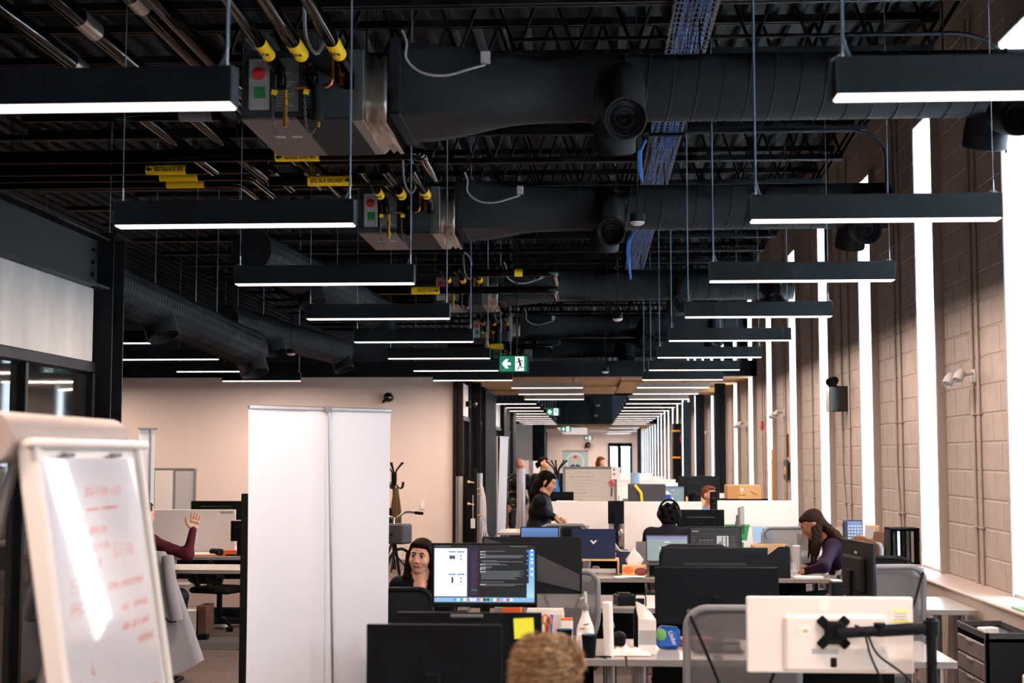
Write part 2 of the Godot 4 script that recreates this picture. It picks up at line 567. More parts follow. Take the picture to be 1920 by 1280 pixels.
func inner_walls() -> void:
	# glass meeting room on the far side from the windows, its steel frame
	var xl := -3.64
	var b := MB.new()
	glazed_bay(xl, -4.8, 10.35, 2.93, 0, "wall_glass_room")
	var col := thing("steel_column", "black steel column carrying the beam at the glass room corner", "column", V(xl, 0, -10.55))
	b = MB.new()
	for s in [-1, 1]:
		b.slab(V(-0.12, 0, s * 0.125 - 0.007), V(0.12, 3.33, s * 0.125 + 0.007))
	b.slab(V(-0.006, 0, -0.12), V(0.006, 3.33, 0.12))
	part(col, "shaft", b, "steel_beam")
	b = MB.new(); b.slab(V(-0.15, 3.33, -0.17), V(0.15, 3.35, 0.17))
	part(col, "cap_plate", b, "steel_beam")
	var bm := thing("steel_beam", "black steel beam running above the pale panels of the glass room", "beam", V(xl, 2.93, 0))
	b = MB.new()
	b.slab(V(-0.1, 0, 4.8), V(0.1, 0.016, -10.40)); b.slab(V(-0.1, 0.36, 4.8), V(0.1, 0.376, -10.40))
	b.slab(V(-0.006, 0.01, 4.8), V(0.006, 0.37, -10.40))
	part(bm, "beam_section", b, "steel_beam")
	b = MB.new(); b.slab(V(-0.11, 0.376, 4.8), V(0.03, 0.40, -10.3))
	part(bm, "deck_angle", b, "black_steel")
	b = MB.new()
	for y in [0.1, 0.19, 0.28]: b.cyl(V(0.006, y, -10.28), V(0.03, y, -10.28), 0.016, -1, 8)
	for z in [-10.2, -10.3]: b.cyl(V(0.05, -0.012, z), V(0.05, 0.03, z), 0.014, -1, 8)
	part(bm, "bolt_heads", b, "black_steel").set_meta("kind", "stuff")
	b = MB.new(); b.slab(V(-11.2, 0, -10.45), V(xl - 0.13, 3.3, -10.6))
	struct("wall_room_end", b, "void_black")
	b = MB.new(); b.slab(V(-7.2, 0, 5), V(-7.0, 3.3, -10.45))
	struct("wall_room_back", b, "void_black")
	b = MB.new(); b.slab(V(-7.0, 3.3, 5), V(xl - 0.13, 3.4, -10.6))
	struct("ceiling_room", b, "void_black")
	# wall across the hall at 24 m with its opening, dark beam and cork soffit
	b = MB.new(); b.slab(V(-11.2, 0, -24.0), V(-2.27, 3.03, -24.2))
	struct("wall_back", b, "painted_wall")
	b = MB.new(); b.slab(V(-11.2, 3.03, -23.95), V(XW, 3.29, -24.2))
	struct("trim_2", b, "black_steel")
	cork_soffit(24.2, 31.4, -2.1, "ceiling_cork")
	b = MB.new(); b.slab(V(-11.2, 3.03, -31.4), V(XW, 3.5, -31.6))
	struct("trim_3", b, "void_black")
	h_column(-2.19, 23.92, 0.16, 0, 3.03, "wall_post", "brown_column", "dark brown steel post at the end of the peach wall")
	var xc := -2.15
	glazed_bay(xc, 24.15, 25.45, 2.95, 0, "wall_corridor")
	h_column(-2.06, 25.9, 0.2, 0, 3.03, "wall_post", "black_steel", "black post between the first and second corridor glass fronts")
	b = MB.new(); b.slab(V(-2.3, 0, -25.45), V(-2.12, 3.03, -27.2))
	struct("wall_corridor_pier", b, "void_black")
	glazed_bay(xc, 27.2, 28.4, 2.95, 0, "wall_corridor")
	b = MB.new(); b.slab(V(-2.3, 0, -28.4), V(-2.05, 3.03, -31.6))
	struct("wall_corridor_pier", b, "void_black")
	glazed_bay(xc, 31.6, 34.6, 2.95, 0, "wall_corridor")
	b = MB.new(); b.slab(V(-2.3, 0, -34.6), V(-2.05, 3.03, -37.0))
	struct("wall_corridor_pier", b, "void_black")
	glazed_bay(xc, 37.0, 38.6, 2.95, 0, "wall_corridor")
	b = MB.new(); b.slab(V(-2.3, 0, -38.6), V(-2.05, 3.03, -40.2))
	struct("wall_corridor_pier", b, "void_black")
	b = MB.new(); b.slab(V(-4.2, 0, -24.2), V(-4.0, 3.03, -59))
	struct("wall_corridor_back", b, "void_black")
	b = MB.new(); b.slab(V(-4.2, 0, -59), V(-2.35, 3.03, -59.2))
	struct("wall_back_far", b, "painted_wall")
	b = MB.new(); b.slab(V(-2.35, 0, -59), V(-1.85, 3.03, -61)); b.slab(V(-2.5, 0, -61), V(-2.3, 3.03, -78))
	struct("wall_corridor_far", b, "void_black")
	b = MB.new(); b.slab(V(-11.2, 3.03, -59), V(XW, 5.3, -59.2))
	struct("trim_4", b, "black_steel")
	cork_soffit(59.2, 70.0, -2.3, "ceiling_cork")
	b = MB.new(); b.slab(V(-2.5, 3.03, -70), V(XW, 3.3, -78))
	struct("ceiling_far", b, "painted_wall")
	for q in [[2.52, 26.4, "black column standing before the windows under the first cork ceiling"], [2.52, 31.2, "black column at the far edge of the first cork ceiling"], [2.52, 35.4, "black column just past the first cork ceiling by the windows"], [2.4, 66.0, "distant black column near the end wall door"]]:
		var c := h_column(q[0], q[1], 0.18, 0, 3.03, "window_post", "black_steel", q[2])
		c.position.x = -0.15
func cork_soffit(d0: float, d1: float, x0: float, nm: String) -> void:
	var b := MB.new()
	b.slab(V(x0 - 0.2, 3.12, -d0), V(XW, 3.25, -d1))
	var o := struct(nm, b, "void_black")
	var xs := [x0, -0.3, 0.55, 1.75, XW - 0.02]
	var nrow := 4
	for r in nrow:
		for k in 4:
			var q := MB.new()
			var y := 3.04 + 0.018 * ((r + k) % 3)
			q.slab(V(xs[k] + 0.008, y, -lerpf(d0, d1, float(r) / nrow) - 0.008), V(xs[k + 1] - 0.008, y + 0.05, -lerpf(d0, d1, float(r + 1) / nrow) + 0.008), 0.006)
			part(o, "cork_panel", q, "cork")

# ---------------------------------------------------------------- ceiling steel
func joists() -> void:
	var x0 := -6.0
	var x1 := XW
	var proto := thing("ceiling_joist", "first black open-web steel joist from the camera under the metal deck", "joist", V(0, 0, 0), 0, "open-web joists across the hall")
	var b := MB.new()
	for s in [-1, 1]: b.slab(V(x0, 5.13, s * 0.012), V(x1, 5.19, s * 0.045))
	part(proto, "top_chord", b, "black_steel")
	b = MB.new()
	for s in [-1, 1]: b.slab(V(x0, 4.53, s * 0.012), V(x1 - 0.35, 4.58, s * 0.045))
	part(proto, "bottom_chord", b, "black_steel")
	var n := 12
	var p := (x1 - 0.35 - (-2.6)) / n
	for k in n:
		var xa := -2.6 + k * p
		for q in [[xa, xa + p / 2], [xa + p, xa + p / 2]]:
			b = MB.new()
			b.cyl(V(q[0], 4.56, 0), V(q[1], 5.15, 0), 0.014, -1, 6)
			part(proto, "web_bar", b, "black_steel")
	b = MB.new(); b.cyl(V(x1 - 0.37, 4.56, 0), V(x1 - 0.02, 5.14, 0), 0.016, -1, 6)
	part(proto, "end_bar", b, "black_steel")
	proto.position.z = -5.2
	for k in range(1, 23):
		copy(proto, "%s black open-web steel joist from the camera under the metal deck" % ordinal(k), V(0, 0, -5.2 - 1.22 * k))

func make_fixture(body: String, light := true) -> Node3D:
	var L := 1.257
	var H := 0.125 if body == "fixture" else 0.085
	var o := thing("pendant_light", "x", "light", V(0, FIX_Y, -4.8), 0, "linear pendant lights")
	var b := MB.new()
	b.slab(V(-L / 2 + 0.004, 0.0, -0.052), V(L / 2 - 0.004, H, -0.047)); b.slab(V(-L / 2 + 0.004, 0.0, 0.047), V(L / 2 - 0.004, H, 0.052))
	b.slab(V(-L / 2 + 0.004, H - 0.005, -0.05), V(L / 2 - 0.004, H, 0.05))
	part(o, "housing", b, body)
	for s in [-1, 1]:
		b = MB.new(); b.slab(V(s * L / 2, -0.001, -0.053), V(s * (L / 2 - 0.005), H + 0.001, 0.053))
		part(o, "end_cap", b, "fixture_cap" if body == "fixture" else body)
	b = MB.new(); b.slab(V(-L / 2 + 0.006, -0.007, -0.046), V(L / 2 - 0.006, 0.01, 0.046), 0.004)
	part(o, "diffuser", b, "lamp_lens")
	if light:
		var a := AreaLight3D.new()
		a.name = "lamp_light"
		a.area_size = Vector2(L - 0.03, 0.085)
		a.area_normalize_energy = true
		a.light_energy = LAMP
		a.light_color = Color(1.0, 0.87, 0.80)
		a.shadow_enabled = true
		a.rotation.x = -PI / 2
		a.position.y = -0.011
		a.set("area_range", 90.0)
		o.add_child(a)
	return o
func lights() -> void:
	var proto := make_fixture("fixture")
	var L := 1.257
	for s in [-1, 1]:
		var b := MB.new(); b.cyl(V(s * (L / 2 - 0.03), 0.19, 0), V(s * (L / 2 - 0.03), 2.36, 0), 0.0028, -1, 5)
		part(proto, "suspension_cable", b, "cable")
		b = MB.new(); b.cyl(V(s * (L / 2 - 0.03), 0.135, 0), V(s * (L / 2 - 0.03), 0.2, 0), 0.006, -1, 8)
		for q in [-0.04, 0.04]: b.cyl(V(s * (L / 2 - 0.03), 0.15, 0), V(s * (L / 2 - 0.03) + q, 0.125, 0), 0.0025, -1, 5)
		part(proto, "cable_gripper", b, "gripper")
	var b2 := MB.new()
	b2.tube(curve([V(-L / 2 + 0.06, 0.125, 0), V(-L / 2 + 0.035, 0.19, 0.008), V(-L / 2 + 0.03, 0.3, 0.008), V(-L / 2 + 0.03, 1.2, 0.008), V(-L / 2 + 0.03, 2.36, 0.008)], 4), 0.006, 5)
	part(proto, "power_cord", b2, "cord")
	var silver := make_fixture("fixture_silver")
	for s in [-1, 1]:
		var b3 := MB.new()
		b3.cyl(V(s * 0.5, 0.08, 0), V(s * 0.5, 0.19, 0), 0.012, -1, 8)
		part(silver, "ceiling_stud", b3, "fixture_silver")
	var first := true
	var first_s := true
	var rows := [[1.45, "in the row beside the windows"], [-1.838, "in the row over the aisle"], [-5.2, "in the row over the far desks"], [-8.43, "in the row behind the glass room"]]
	for r in rows.size():
		for k in range(-2, 29):
			var d := 4.795 + 2.543 * k
			if r == 2 and (k < 4 or k > 7): continue
			if r == 3 and k != 7: continue
			if k == 20 or k == 21: continue
			if r == 0 and k in [23, 24, 26]: continue
			var x: float = rows[r][0]
			var y := FIX_Y
			var is_s := k in [8, 9, 10] or k > 20
			if is_s and r == 1: x = -0.74
			if k < 0 and r > 1: continue
			var lab := "%s %s linear pendant light %s" % [ordinal(k) if k >= 0 else "overhead", "silver" if is_s else "black", rows[r][1]]
			if k < 0: lab = "black linear pendant light %s the camera %s" % ["above" if k == -1 else "behind", rows[r][1]]
			if is_s:
				if first_s:
					silver.position = V(x, y, -d); silver.set_meta("label", lab); first_s = false
				else: copy(silver, lab, V(x, y, -d))
			elif first:
				proto.position = V(x, y, -d); proto.set_meta("label", lab); first = false
			else: copy(proto, lab, V(x, y, -d), 0.0 if r == 0 else 180.0)

# ---------------------------------------------------------------- ducts and heat pumps
func nozzle(par: Node3D, at: Vector3, dir: Vector3, r: float, len: float) -> void:
	var z := dir.normalized()
	var x := Vector3.UP.cross(z).normalized()
	var bs := Basis(x, z, x.cross(z))
	var b := MB.new()
	b.lathe([Vector2(r * 0.9, -0.1), Vector2(r * 0.98, len * 0.5), Vector2(r, len * 0.55), Vector2(r, len), Vector2(r * 0.97, len + 0.008), Vector2(r * 0.88, len + 0.004), Vector2(r * 0.82, len - 0.03), Vector2(r * 0.74, len - 0.035)], T(bs, at), 28)
	var o := part(par, "nozzle", b, "duct")
	b = MB.new()
	b.lathe([Vector2(r * 0.74, len - 0.035), Vector2(r * 0.6, len - 0.06), Vector2(r * 0.56, len - 0.02), Vector2(r * 0.52, len - 0.06), Vector2(r * 0.36, len - 0.06), Vector2(r * 0.33, len - 0.02), Vector2(r * 0.29, len - 0.06), Vector2(r * 0.14, len - 0.05), Vector2(0.0, len - 0.03)], T(bs, at), 28)
	part(o, "diffuser_rings", b, "duct_dark")
func helix(b: MB, p0: Vector3, p1: Vector3, r: float, pitch: float, tr: float, seg := 22) -> void:
	var t := (p1 - p0).normalized()
	var x := t.cross(Vector3.UP).normalized()
	var y := x.cross(t)
	var L := (p1 - p0).length()
	var n := int(L / pitch * seg)
	var pts := []
	for k in n + 1:
		var s := float(k) / n
		var an := TAU * s * L / pitch
		pts.append(p0.lerp(p1, s) + (x * cos(an) + y * sin(an)) * r)
	b.tube(pts, tr, 4)
func air_ducts() -> void:
	var spots := [[8.9, [0.22, 2.53], 2.7, "nearest the camera"], [13.25, [0.2, 2.47], 2.74, "second from the camera"], [19.3, [1.22, 2.42], 2.74, "third from the camera"], [25.3, [1.0, 2.2], 2.74, "fourth from the camera"], [30.5, [0.8], 2.7, "fifth from the camera"]]
	var yc := 4.0
	for k in spots.size():
		var d: float = spots[k][0]
		var o := thing("air_duct", "wide black spiral air duct crossing under the joists, %s" % ordinal(k), "duct", V(0, 0, -d), 0, "spiral ducts across the hall")
		o.set_meta("label", "%s black spiral air duct crossing under the joists" % ordinal(k))
		var r := 0.208
		var b := MB.new()
		b.cyl(V(-0.13, yc, 0), V(spots[k][2], yc, 0), r, -1, 36)
		part(o, "round_duct", b, "duct")
		b = MB.new(); helix(b, V(-0.1, yc, 0), V(spots[k][2], yc, 0), r, 0.155, 0.008)
		part(o, "spiral_seam", b, "duct")
		# square to round transition
		var rows := []
		for s in 9:
			var t := s / 8.0
			var row := []
			for q in 36:
				var an := TAU * q / 36.0 + PI / 4.0
				var e := V(0, sin(an), cos(an))
				var sq := e / maxf(absf(e.y), absf(e.z))
				var hy := 0.215
				var hz := 0.42
				var a := V(0, sq.y * hy - 0.02, sq.z * hz)
				var c := e * r
				row.append(V(lerpf(-1.13, -0.13, t), yc, 0) + a.lerp(c, smoothstep(0.0, 1.0, t)))
			rows.append(row)
		b = MB.new(); b.rings(rows, true, true, true)
		part(o, "transition", b, "duct")
		b = MB.new()
		b.slab(V(-1.2, yc - 0.25, -0.44), V(-1.13, yc + 0.22, 0.44), 0.004)
		part(o, "flange", b, "duct")
		b = MB.new()
		b.slab(V(-0.15, yc - r - 0.006, -0.004), V(-0.11, yc + r + 0.006, 0.004))
		b.lathe([Vector2(r + 0.004, -0.02), Vector2(r + 0.004, 0.02)], T(RZ(90), V(-0.13, yc, 0)), 36)
		part(o, "joint_band", b, "duct")
		for x in spots[k][1]:
			b = MB.new(); b.tube(curve([V(x, yc + 0.03, 0.08), V(x, yc - 0.04, 0.24), V(x, yc - 0.14, 0.29), V(x, yc - 0.24, 0.28)], 5), 0.122, 24)
			part(o, "nozzle_elbow", b, "duct")
			nozzle(o, V(x, yc - 0.25, 0.24), V(0, -0.22, 1), 0.13, 0.19)
			nozzle(o, V(x - 0.05, yc - 0.18, -0.05), V(-0.04, -1, -0.45), 0.135, 0.2)
		for x in [0.7, 2.2]:
			b = MB.new(); b.cyl(V(x, yc + r - 0.01, 0), V(x, 5.28, 0), 0.006, -1, 6)
			part(o, "hanger_rod", b, "black_steel")
		# sensor box with armoured cable on the transition
		b = MB.new()
		b.box(V(-0.62, yc + 0.10, 0.40), V(0.06, 0.075, 0.05), Basis(), 0.006)
		var sb := part(o, "sensor_box", b, "light_grey")
		b = MB.new(); b.box(V(-0.62, yc + 0.10, 0.428), V(0.048, 0.06, 0.006), Basis(), 0.002)
		part(sb, "cover", b, "wire_white")
		b = MB.new()
		b.tube(curve([V(-1.12, yc + 0.26, 0.44), V(-1.09, yc + 0.18, 0.46), V(-1.09, yc + 0.08, 0.46), V(-1.0, yc + 0.0, 0.45), V(-0.86, yc - 0.02, 0.45), V(-0.7, yc + 0.02, 0.45), V(-0.62, yc + 0.05, 0.42)], 7), 0.009, 7)
		part(o, "armoured_cable", b, "light_grey")
		heat_pump(k, d)
	# two spiral ducts running down over the far desks
	var runs := [[W(165, 520, 11.6), W(470, 655, 15.2), "spiral duct slanting down beside the glass room column"], [W(470, 470, 13.0), W(715, 590, 17.0), "spiral duct slanting down behind the fourth aisle pendant"], [W(420, 600, 18.0), W(640, 660, 21.5), "short dark duct deep under the far ceiling"]]
	for q in runs:
		var a: Vector3 = q[0]
		var c: Vector3 = q[1]
		var o := thing("slanted_duct", q[2], "duct", a, 0, "slanting ducts over the far desks")
		var b := MB.new(); b.cyl(Vector3.ZERO, c - a, 0.2, -1, 30)
		part(o, "round_duct", b, "duct")
		b = MB.new(); helix(b, Vector3.ZERO, c - a, 0.2, 0.055, 0.006, 16)
		part(o, "spiral_seam", b, "duct")
		for t in [0.35, 0.97]:
			var m: Vector3 = (c - a) * t
			nozzle(o, m, V(0.35, -0.9, 0.2), 0.15, 0.3)
		for t in [0.1, 0.6]:
			b = MB.new(); b.cyl((c - a) * t + V(0, 0.19, 0), V(0, 5.28 - a.y, 0) + (c - a) * V(t, 0, t), 0.005, -1, 5)
			part(o, "hanger_wire", b, "cable")

func chain(b: MB, pts: Array, link := 0.016) -> void:
	var c := curve(pts, 10)
	var total := 0.0
	var acc := []
	for k in c.size() - 1:
		acc.append(total)
		total += c[k].distance_to(c[k + 1])
	acc.append(total)
	var s := 0.0
	var flip := false
	var k := 0
	while s + link < total:
		while k < acc.size() - 2 and acc[k + 1] < s: k += 1
		var p: Vector3 = c[k].lerp(c[k + 1], (s - acc[k]) / maxf(acc[k + 1] - acc[k], 1e-5))
		var t: Vector3 = (c[k + 1] - c[k]).normalized()
		var x := t.cross(V(0.3, 0.2, 1)).normalized()
		if flip: x = x.cross(t)
		flip = not flip
		var ring := []
		for e in 9:
			var an := TAU * e / 8.0
			ring.append(p + t * (sin(an) * link * 0.8) + x * (cos(an) * link * 0.42))
		b.tube(ring, link * 0.16, 4, false)
		s += link * 1.15
func heat_pump(k: int, d: float) -> void:
	var o := thing("heat_pump", "%s grey ceiling heat pump cabinet with piping at the end of its duct" % ordinal(k), "heat pump", V(0, 0, -d), 0, "ceiling heat pumps")
	var y0 := 3.68
	var zn := 0.62
	var zf := -0.40
	var b := MB.new()
	b.slab(V(-2.05, y0 + 0.012, zn), V(-1.4, y0 + 0.42, zf), 0.006)
	part(o, "cabinet", b, "unit_grey")
	b = MB.new(); b.slab(V(-2.05, y0, zn + 0.004), V(-1.72, y0 + 0.014, zf), 0.003)
	part(o, "bottom_panel", b, "unit_under", "pale underside panel")
	b = MB.new(); b.slab(V(-1.715, y0, zn + 0.004), V(-1.4, y0 + 0.014, zf), 0.003)
	part(o, "bottom_panel", b, "duct")
	b = MB.new()
	for q in [0.55, 0.2]: b.slab(V(-2.0 + q * 0.3, y0 - 0.003, 0.2), V(-1.94 + q * 0.3, y0, 0.15))
	part(o, "sticker", b, "light_grey")
	b = MB.new(); b.slab(V(-2.0, y0 + 0.06, zn), V(-1.88, y0 + 0.36, zn + 0.035), 0.005)
	var sw := part(o, "disconnect_switch", b, "light_grey")
	b = MB.new(); b.cyl(V(-1.94, y0 + 0.27, zn + 0.03), V(-1.94, y0 + 0.27, zn + 0.05), 0.04, 0.036, 16); b.box(V(-1.94, y0 + 0.27, zn + 0.055), V(0.07, 0.018, 0.02))
	part(sw, "red_knob", b, "red_plastic")
	b = MB.new(); b.slab(V(-1.965, y0 + 0.12, zn + 0.034), V(-1.9, y0 + 0.19, zn + 0.04))
	part(sw, "tag", b, "green_plastic")
	b = MB.new(); b.slab(V(-1.85, y0 + 0.05, zn), V(-1.71, y0 + 0.37, zn + 0.004))
	var pl := part(o, "data_plate", b, "plate_grey")
	b = MB.new()
	for q in 12: b.slab(V(-1.84, y0 + 0.08 + q * 0.018, zn + 0.004), V(-1.735 - 0.02 * ((q * 7) % 4), y0 + 0.086 + q * 0.018, zn + 0.005))
	part(pl, "print", b, "light_grey")
	# foil covered flexible collar between cabinet and duct
	b = MB.new()
	var rows := []
	for s in 7:
		var row := []
		var x := lerpf(-1.34, -1.2, s / 6.0)
		var g := 0.012 * sin(s * 2.6)
		for p in [[-1, -1], [-1, -0.3], [-1, 0.3], [-1, 1], [-0.3, 1], [0.3, 1], [1, 1], [1, 0.3], [1, -0.3], [1, -1], [0.3, -1], [-0.3, -1]]:
			row.append(V(x, y0 + 0.2 + p[0] * (0.2 + g), 0.1 + p[1] * (0.42 + g)) + V(0, 0.008 * sin(p[1] * 7.0 + s), 0.006 * cos(p[0] * 9.0 + s * 2.0)))
		rows.append(row)
	b.rings(rows)
	part(o, "flexible_collar", b, "foil")
	b = MB.new(); b.slab(V(-1.4, y0 + 0.0, zn - 0.04), V(-1.33, y0 + 0.43, zf + 0.02), 0.004)
	part(o, "collar_frame", b, "galvanised")
	# pipes down to the valves
	for q in [[-1.80, 0.036, 0.15], [-1.615, 0.042, 0.2], [-1.40, 0.04, 0.34]]:
		var x: float = q[0]
		var zs := zn + (3.6 if k == 0 else 1.45)
		var ye := y0 + 0.27
		var ys := ye + (0.1 if k == 0 else 0.02)
		b = MB.new()
		b.tube([V(x, ys, zs), V(x, ye, zn + 0.1)], q[1], 16)
		var pp := part(o, "insulated_pipe", b, "pipe_black")
		var t0 := 0.16
		var a := V(x, ye, zn + 0.1).lerp(V(x, ys, zs), 0.30 / (zs - zn))
		var c := V(x, ye, zn + 0.1).lerp(V(x, ys, zs), 0.56 / (zs - zn))
		b = MB.new(); b.tube([a, c], q[1] + 0.0018, 16, false)
		var lb := part(pp, "yellow_label", b, "pipe_label", "yellow pipe label")
		for e in 3:
			var w := words(pp, ["GLYCOL", "COOL", "SUP."][e], 0.022, a.lerp(c, 0.5) + V(-0.012, -q[1] - 0.003, 0.05 - e * 0.05) , RX(90) * RZ(90), "ink")
			w.position = a.lerp(c, 0.5) + V(-0.02 + 0.02 * e, -q[1] - 0.001, 0)
		b = MB.new(); b.tube([V(x, ye + 0.004, zn + 0.12), V(x, ye - 0.02, zn + 0.05), V(x, ye - 0.1, zn + 0.05)], q[1] * 0.8, 12)
		part(pp, "elbow", b, "pipe_black")
	for q in [[-1.77, 0.0], [-1.58, 1.0]]:
		var x: float = q[0]
		b = MB.new()
		if q[1] == 0.0:
			b.lathe([Vector2(0, 0.0), Vector2(0.012, 0), Vector2(0.012, 0.03), Vector2(0.02, 0.034), Vector2(0.02, 0.06), Vector2(0.011, 0.064), Vector2(0.011, 0.12), Vector2(0.02, 0.124), Vector2(0.02, 0.16), Vector2(0.014, 0.165), Vector2(0.014, 0.22), Vector2(0, 0.22)], T(Basis(), V(x, y0 - 0.06, zn + 0.07)), 12)
			part(o, "drain_valve", b, "brass")
		else:
			b.cyl(V(x, y0 - 0.03, zn + 0.07), V(x, y0 + 0.19, zn + 0.07), 0.036, -1, 16)
			part(o, "insulated_drain", b, "duct")
			b = MB.new(); b.cyl(V(x + 0.005, y0 - 0.06, zn + 0.07), V(x + 0.005, y0 - 0.03, zn + 0.07), 0.01, -1, 8)
			part(o, "drain_tip", b, "brass")
		b = MB.new()
		chain(b, [V(x - 0.075, y0 + 0.13, zn + 0.08), V(x - 0.07, y0 + 0.0, zn + 0.08), V(x - 0.05, y0 - 0.1, zn + 0.08), V(x - 0.02, y0 - 0.09, zn + 0.08), V(x - 0.002, y0 - 0.055, zn + 0.08)])
		part(o, "valve_chain", b, "galvanised")
		b = MB.new(); b.box(V(x - 0.065, y0 + 0.145, zn + 0.08), V(0.035, 0.03, 0.01), RZ(-15))
		part(o, "yellow_tag", b, "pipe_label")
	b = MB.new()
	b.tube(bend([V(-1.5, y0 + 0.5, zn + 0.05), V(-1.5, y0 + 0.18, zn + 0.05), V(-1.72, y0 + 0.18, zn + 0.05)], 0.05), 0.012, 8)
	b.tube([V(-1.45, y0 + 0.36, zn + 0.02), V(-1.45, y0 + 0.2, zn + 0.02)], 0.016, 8)
	part(o, "copper_line", b, "copper")
	b = MB.new()
	b.tube(curve([V(-1.62, y0 + 0.62, zn + 0.3), V(-1.6, y0 + 0.4, zn + 0.34), V(-1.54, y0 + 0.3, zn + 0.34), V(-1.5, y0 + 0.4, zn + 0.3), V(-1.55, y0 + 0.6, zn + 0.2), V(-1.62, y0 + 0.66, zn + 0.2)], 7), 0.011, 7)
	part(o, "armoured_cable", b, "light_grey")
	for x in [-2.0, -1.45]:
		b = MB.new(); b.cyl(V(x, y0 + 0.41, zf + 0.1), V(x, 5.28, zf + 0.1), 0.006, -1, 6)
		part(o, "hanger_rod", b, "black_steel")

func pipe_run(nm: String, label: String, pts: Array, r: float, bands: Array = [], m := "pipe_black") -> Node3D:
	var o := thing(nm, label, "pipe", pts[0], 0, "insulated pipes under the ceiling")
	var loc := []
	for p in pts: loc.append(p - pts[0])
	var b := MB.new()
	b.tube(bend(loc, r * 2.6), r, 16)
	part(o, "insulation", b, m)
	for q in bands:
		b = MB.new()
		var a: Vector3 = q[0] - pts[0]
		var c: Vector3 = q[1] - pts[0]
		b.tube([a, c], r + 0.002, 18, false)
		part(o, q[2], b, q[3])
	for k in [0.12, 0.5, 0.9]:
		var p: Vector3 = loc[0].lerp(loc[1], k)
		b = MB.new(); b.cyl(p + V(0, r - 0.005, 0), V(p.x, 5.28 - pts[0].y, p.z), 0.004, -1, 5)
		part(o, "hanger_rod", b, "black_steel")
	return o
func pipes() -> void:
	# mains running along the hall over the glass room side
	var yp := 4.06
	var k := 0
	for q in [[25, 0.05, "black insulated main pipe farthest from the ducts"], [145, 0.052, "black insulated main pipe with a silver tape band"], [282, 0.048, "black insulated main pipe with ringed foil joint"], [318, 0.05, "black insulated main pipe beside the heat pump pipes"]]:
		var x := W(q[0], 0, 7.44).x
		var bands := []
		var z := -7.6 - 0.25 * k
		if k == 1: bands.append([V(x, yp, -7.45), V(x, yp, -7.72), "foil_band", "foil"])
		if k == 2: bands.append([V(x, yp, -7.1), V(x, yp, -7.3), "foil_band", "foil"])
		if k == 0: bands.append([V(x, yp, -8.3), V(x, yp, -8.5), "foil_band", "foil"])
		pipe_run("main_pipe", q[2], [V(x, yp, -2.0), V(x, yp, -11.6 - 0.35 * k)], q[1], bands)
		k += 1
	# headers across
	var cross := [
		[[-60, 297], [790, 297], 10.7, 0.05, [[517, 600]], "GLYCOL COOL RET.", "black header pipe with a glycol cooling return label"],
		[[505, 340], [725, 338], 11.6, 0.042, [[578, 661]], "HEATING WTR. SUP.", "short black pipe with a heating water supply label"],
		[[-40, 322], [505, 326], 11.9, 0.042, [[275, 350]], "HEATING WTR. RET.", "upper black pipe with a heating water return label"],
		[[-40, 336], [470, 340], 12.3, 0.036, [[300, 372]], "", "middle black pipe with a plain yellow wrap"],
		[[-40, 349], [448, 350], 12.7, 0.036, [[313, 384]], "", "lowest black pipe with a scalloped yellow wrap"],
		[[700, 545], [1040, 540], 17.2, 0.045, [[772, 825]], "GLYCOL COOL SUP.", "black header pipe with a glycol cooling supply label"],
		[[840, 650], [1030, 646], 24.5, 0.05, [[910, 945]], "", "black header pipe with yellow wrap above the exit sign"],
		[[880, 512], [1040, 512], 15.5, 0.04, [[965, 980]], "", "black header pipe behind the third duct collar"],
	]
	for q in cross:
		var d: float = q[2]
		var a := W(q[0][0], q[0][1], d)
		var c := W(q[1][0], q[1][1], d)
		c.y = a.y
		var end := c + V(0, 0, -0.9)
		var bands := []
		for e in q[4]:
			var p := W(e[0], q[0][1], d); p.y = a.y
			var p2 := W(e[1], q[0][1], d); p2.y = a.y
			bands.append([p, p2, "yellow_label", "pipe_label"])
		var o := pipe_run("header_pipe", q[6], [a, c, end], q[3], bands)
		if q[5] != "":
			var p: Vector3 = (bands[0][0] + bands[0][1]) * 0.5 - a
			words(o, q[5], 0.05, p + V(0.03 if q[5] != "HEATING WTR. SUP." else -0.03, -0.004 if q[5] != "GLYCOL COOL RET." else -0.028, q[3] + 0.001), RZ(180.0 if q[5] == "HEATING WTR. SUP." else 0.0), "ink", "lettering", true, 0.002, 0.72 * bands[0][0].distance_to(bands[0][1]))
			var ar := MB.new()
			ar.prism([Vector2(-0.03, 0), Vector2(0, 0.02), Vector2(0, 0.008), Vector2(0.02, 0.008), Vector2(0.02, -0.008), Vector2(0, -0.008), Vector2(0, -0.02)], 0.002, T(RZ(180.0 if q[5].ends_with("SUP.") else 0.0), (bands[0][1] - a + V(-0.035, -0.004, q[3] + 0.001)) if q[5].ends_with("SUP.") else (bands[0][0] - a + V(0.035, -0.004 if q[5] != "GLYCOL COOL RET." else -0.028, q[3] + 0.001))))
			part(o, "arrow_mark", ar, "ink")
	var dl := 9.4
	pipe_run("taped_duct", "short black taped duct with a grey foil end under the first aisle pendant", [W(45, 214, dl), W(412, 212, dl)], 0.055, [[W(338, 212.4, dl), W(400, 212.1, dl), "foil_band", "plate_grey"]])
	# blue data cables in a wire tray
	var tr := thing("cable_tray", "wire basket tray carrying blue data cables under the joists", "cable tray", V(0.66, 4.42, 0))
	var b := MB.new()
	for x in [-0.13, -0.08, -0.03, 0.03, 0.08, 0.13]: b.slab(V(x - 0.003, 0, -5), V(x + 0.003, 0.006, -23.5))
	for x in [-0.13, 0.13]:
		for y in [0.03, 0.06]: b.slab(V(x - 0.003, y, -5), V(x + 0.003, y + 0.006, -23.5))
	part(tr, "long_wires", b, "galvanised").set_meta("kind", "stuff")
	b = MB.new()
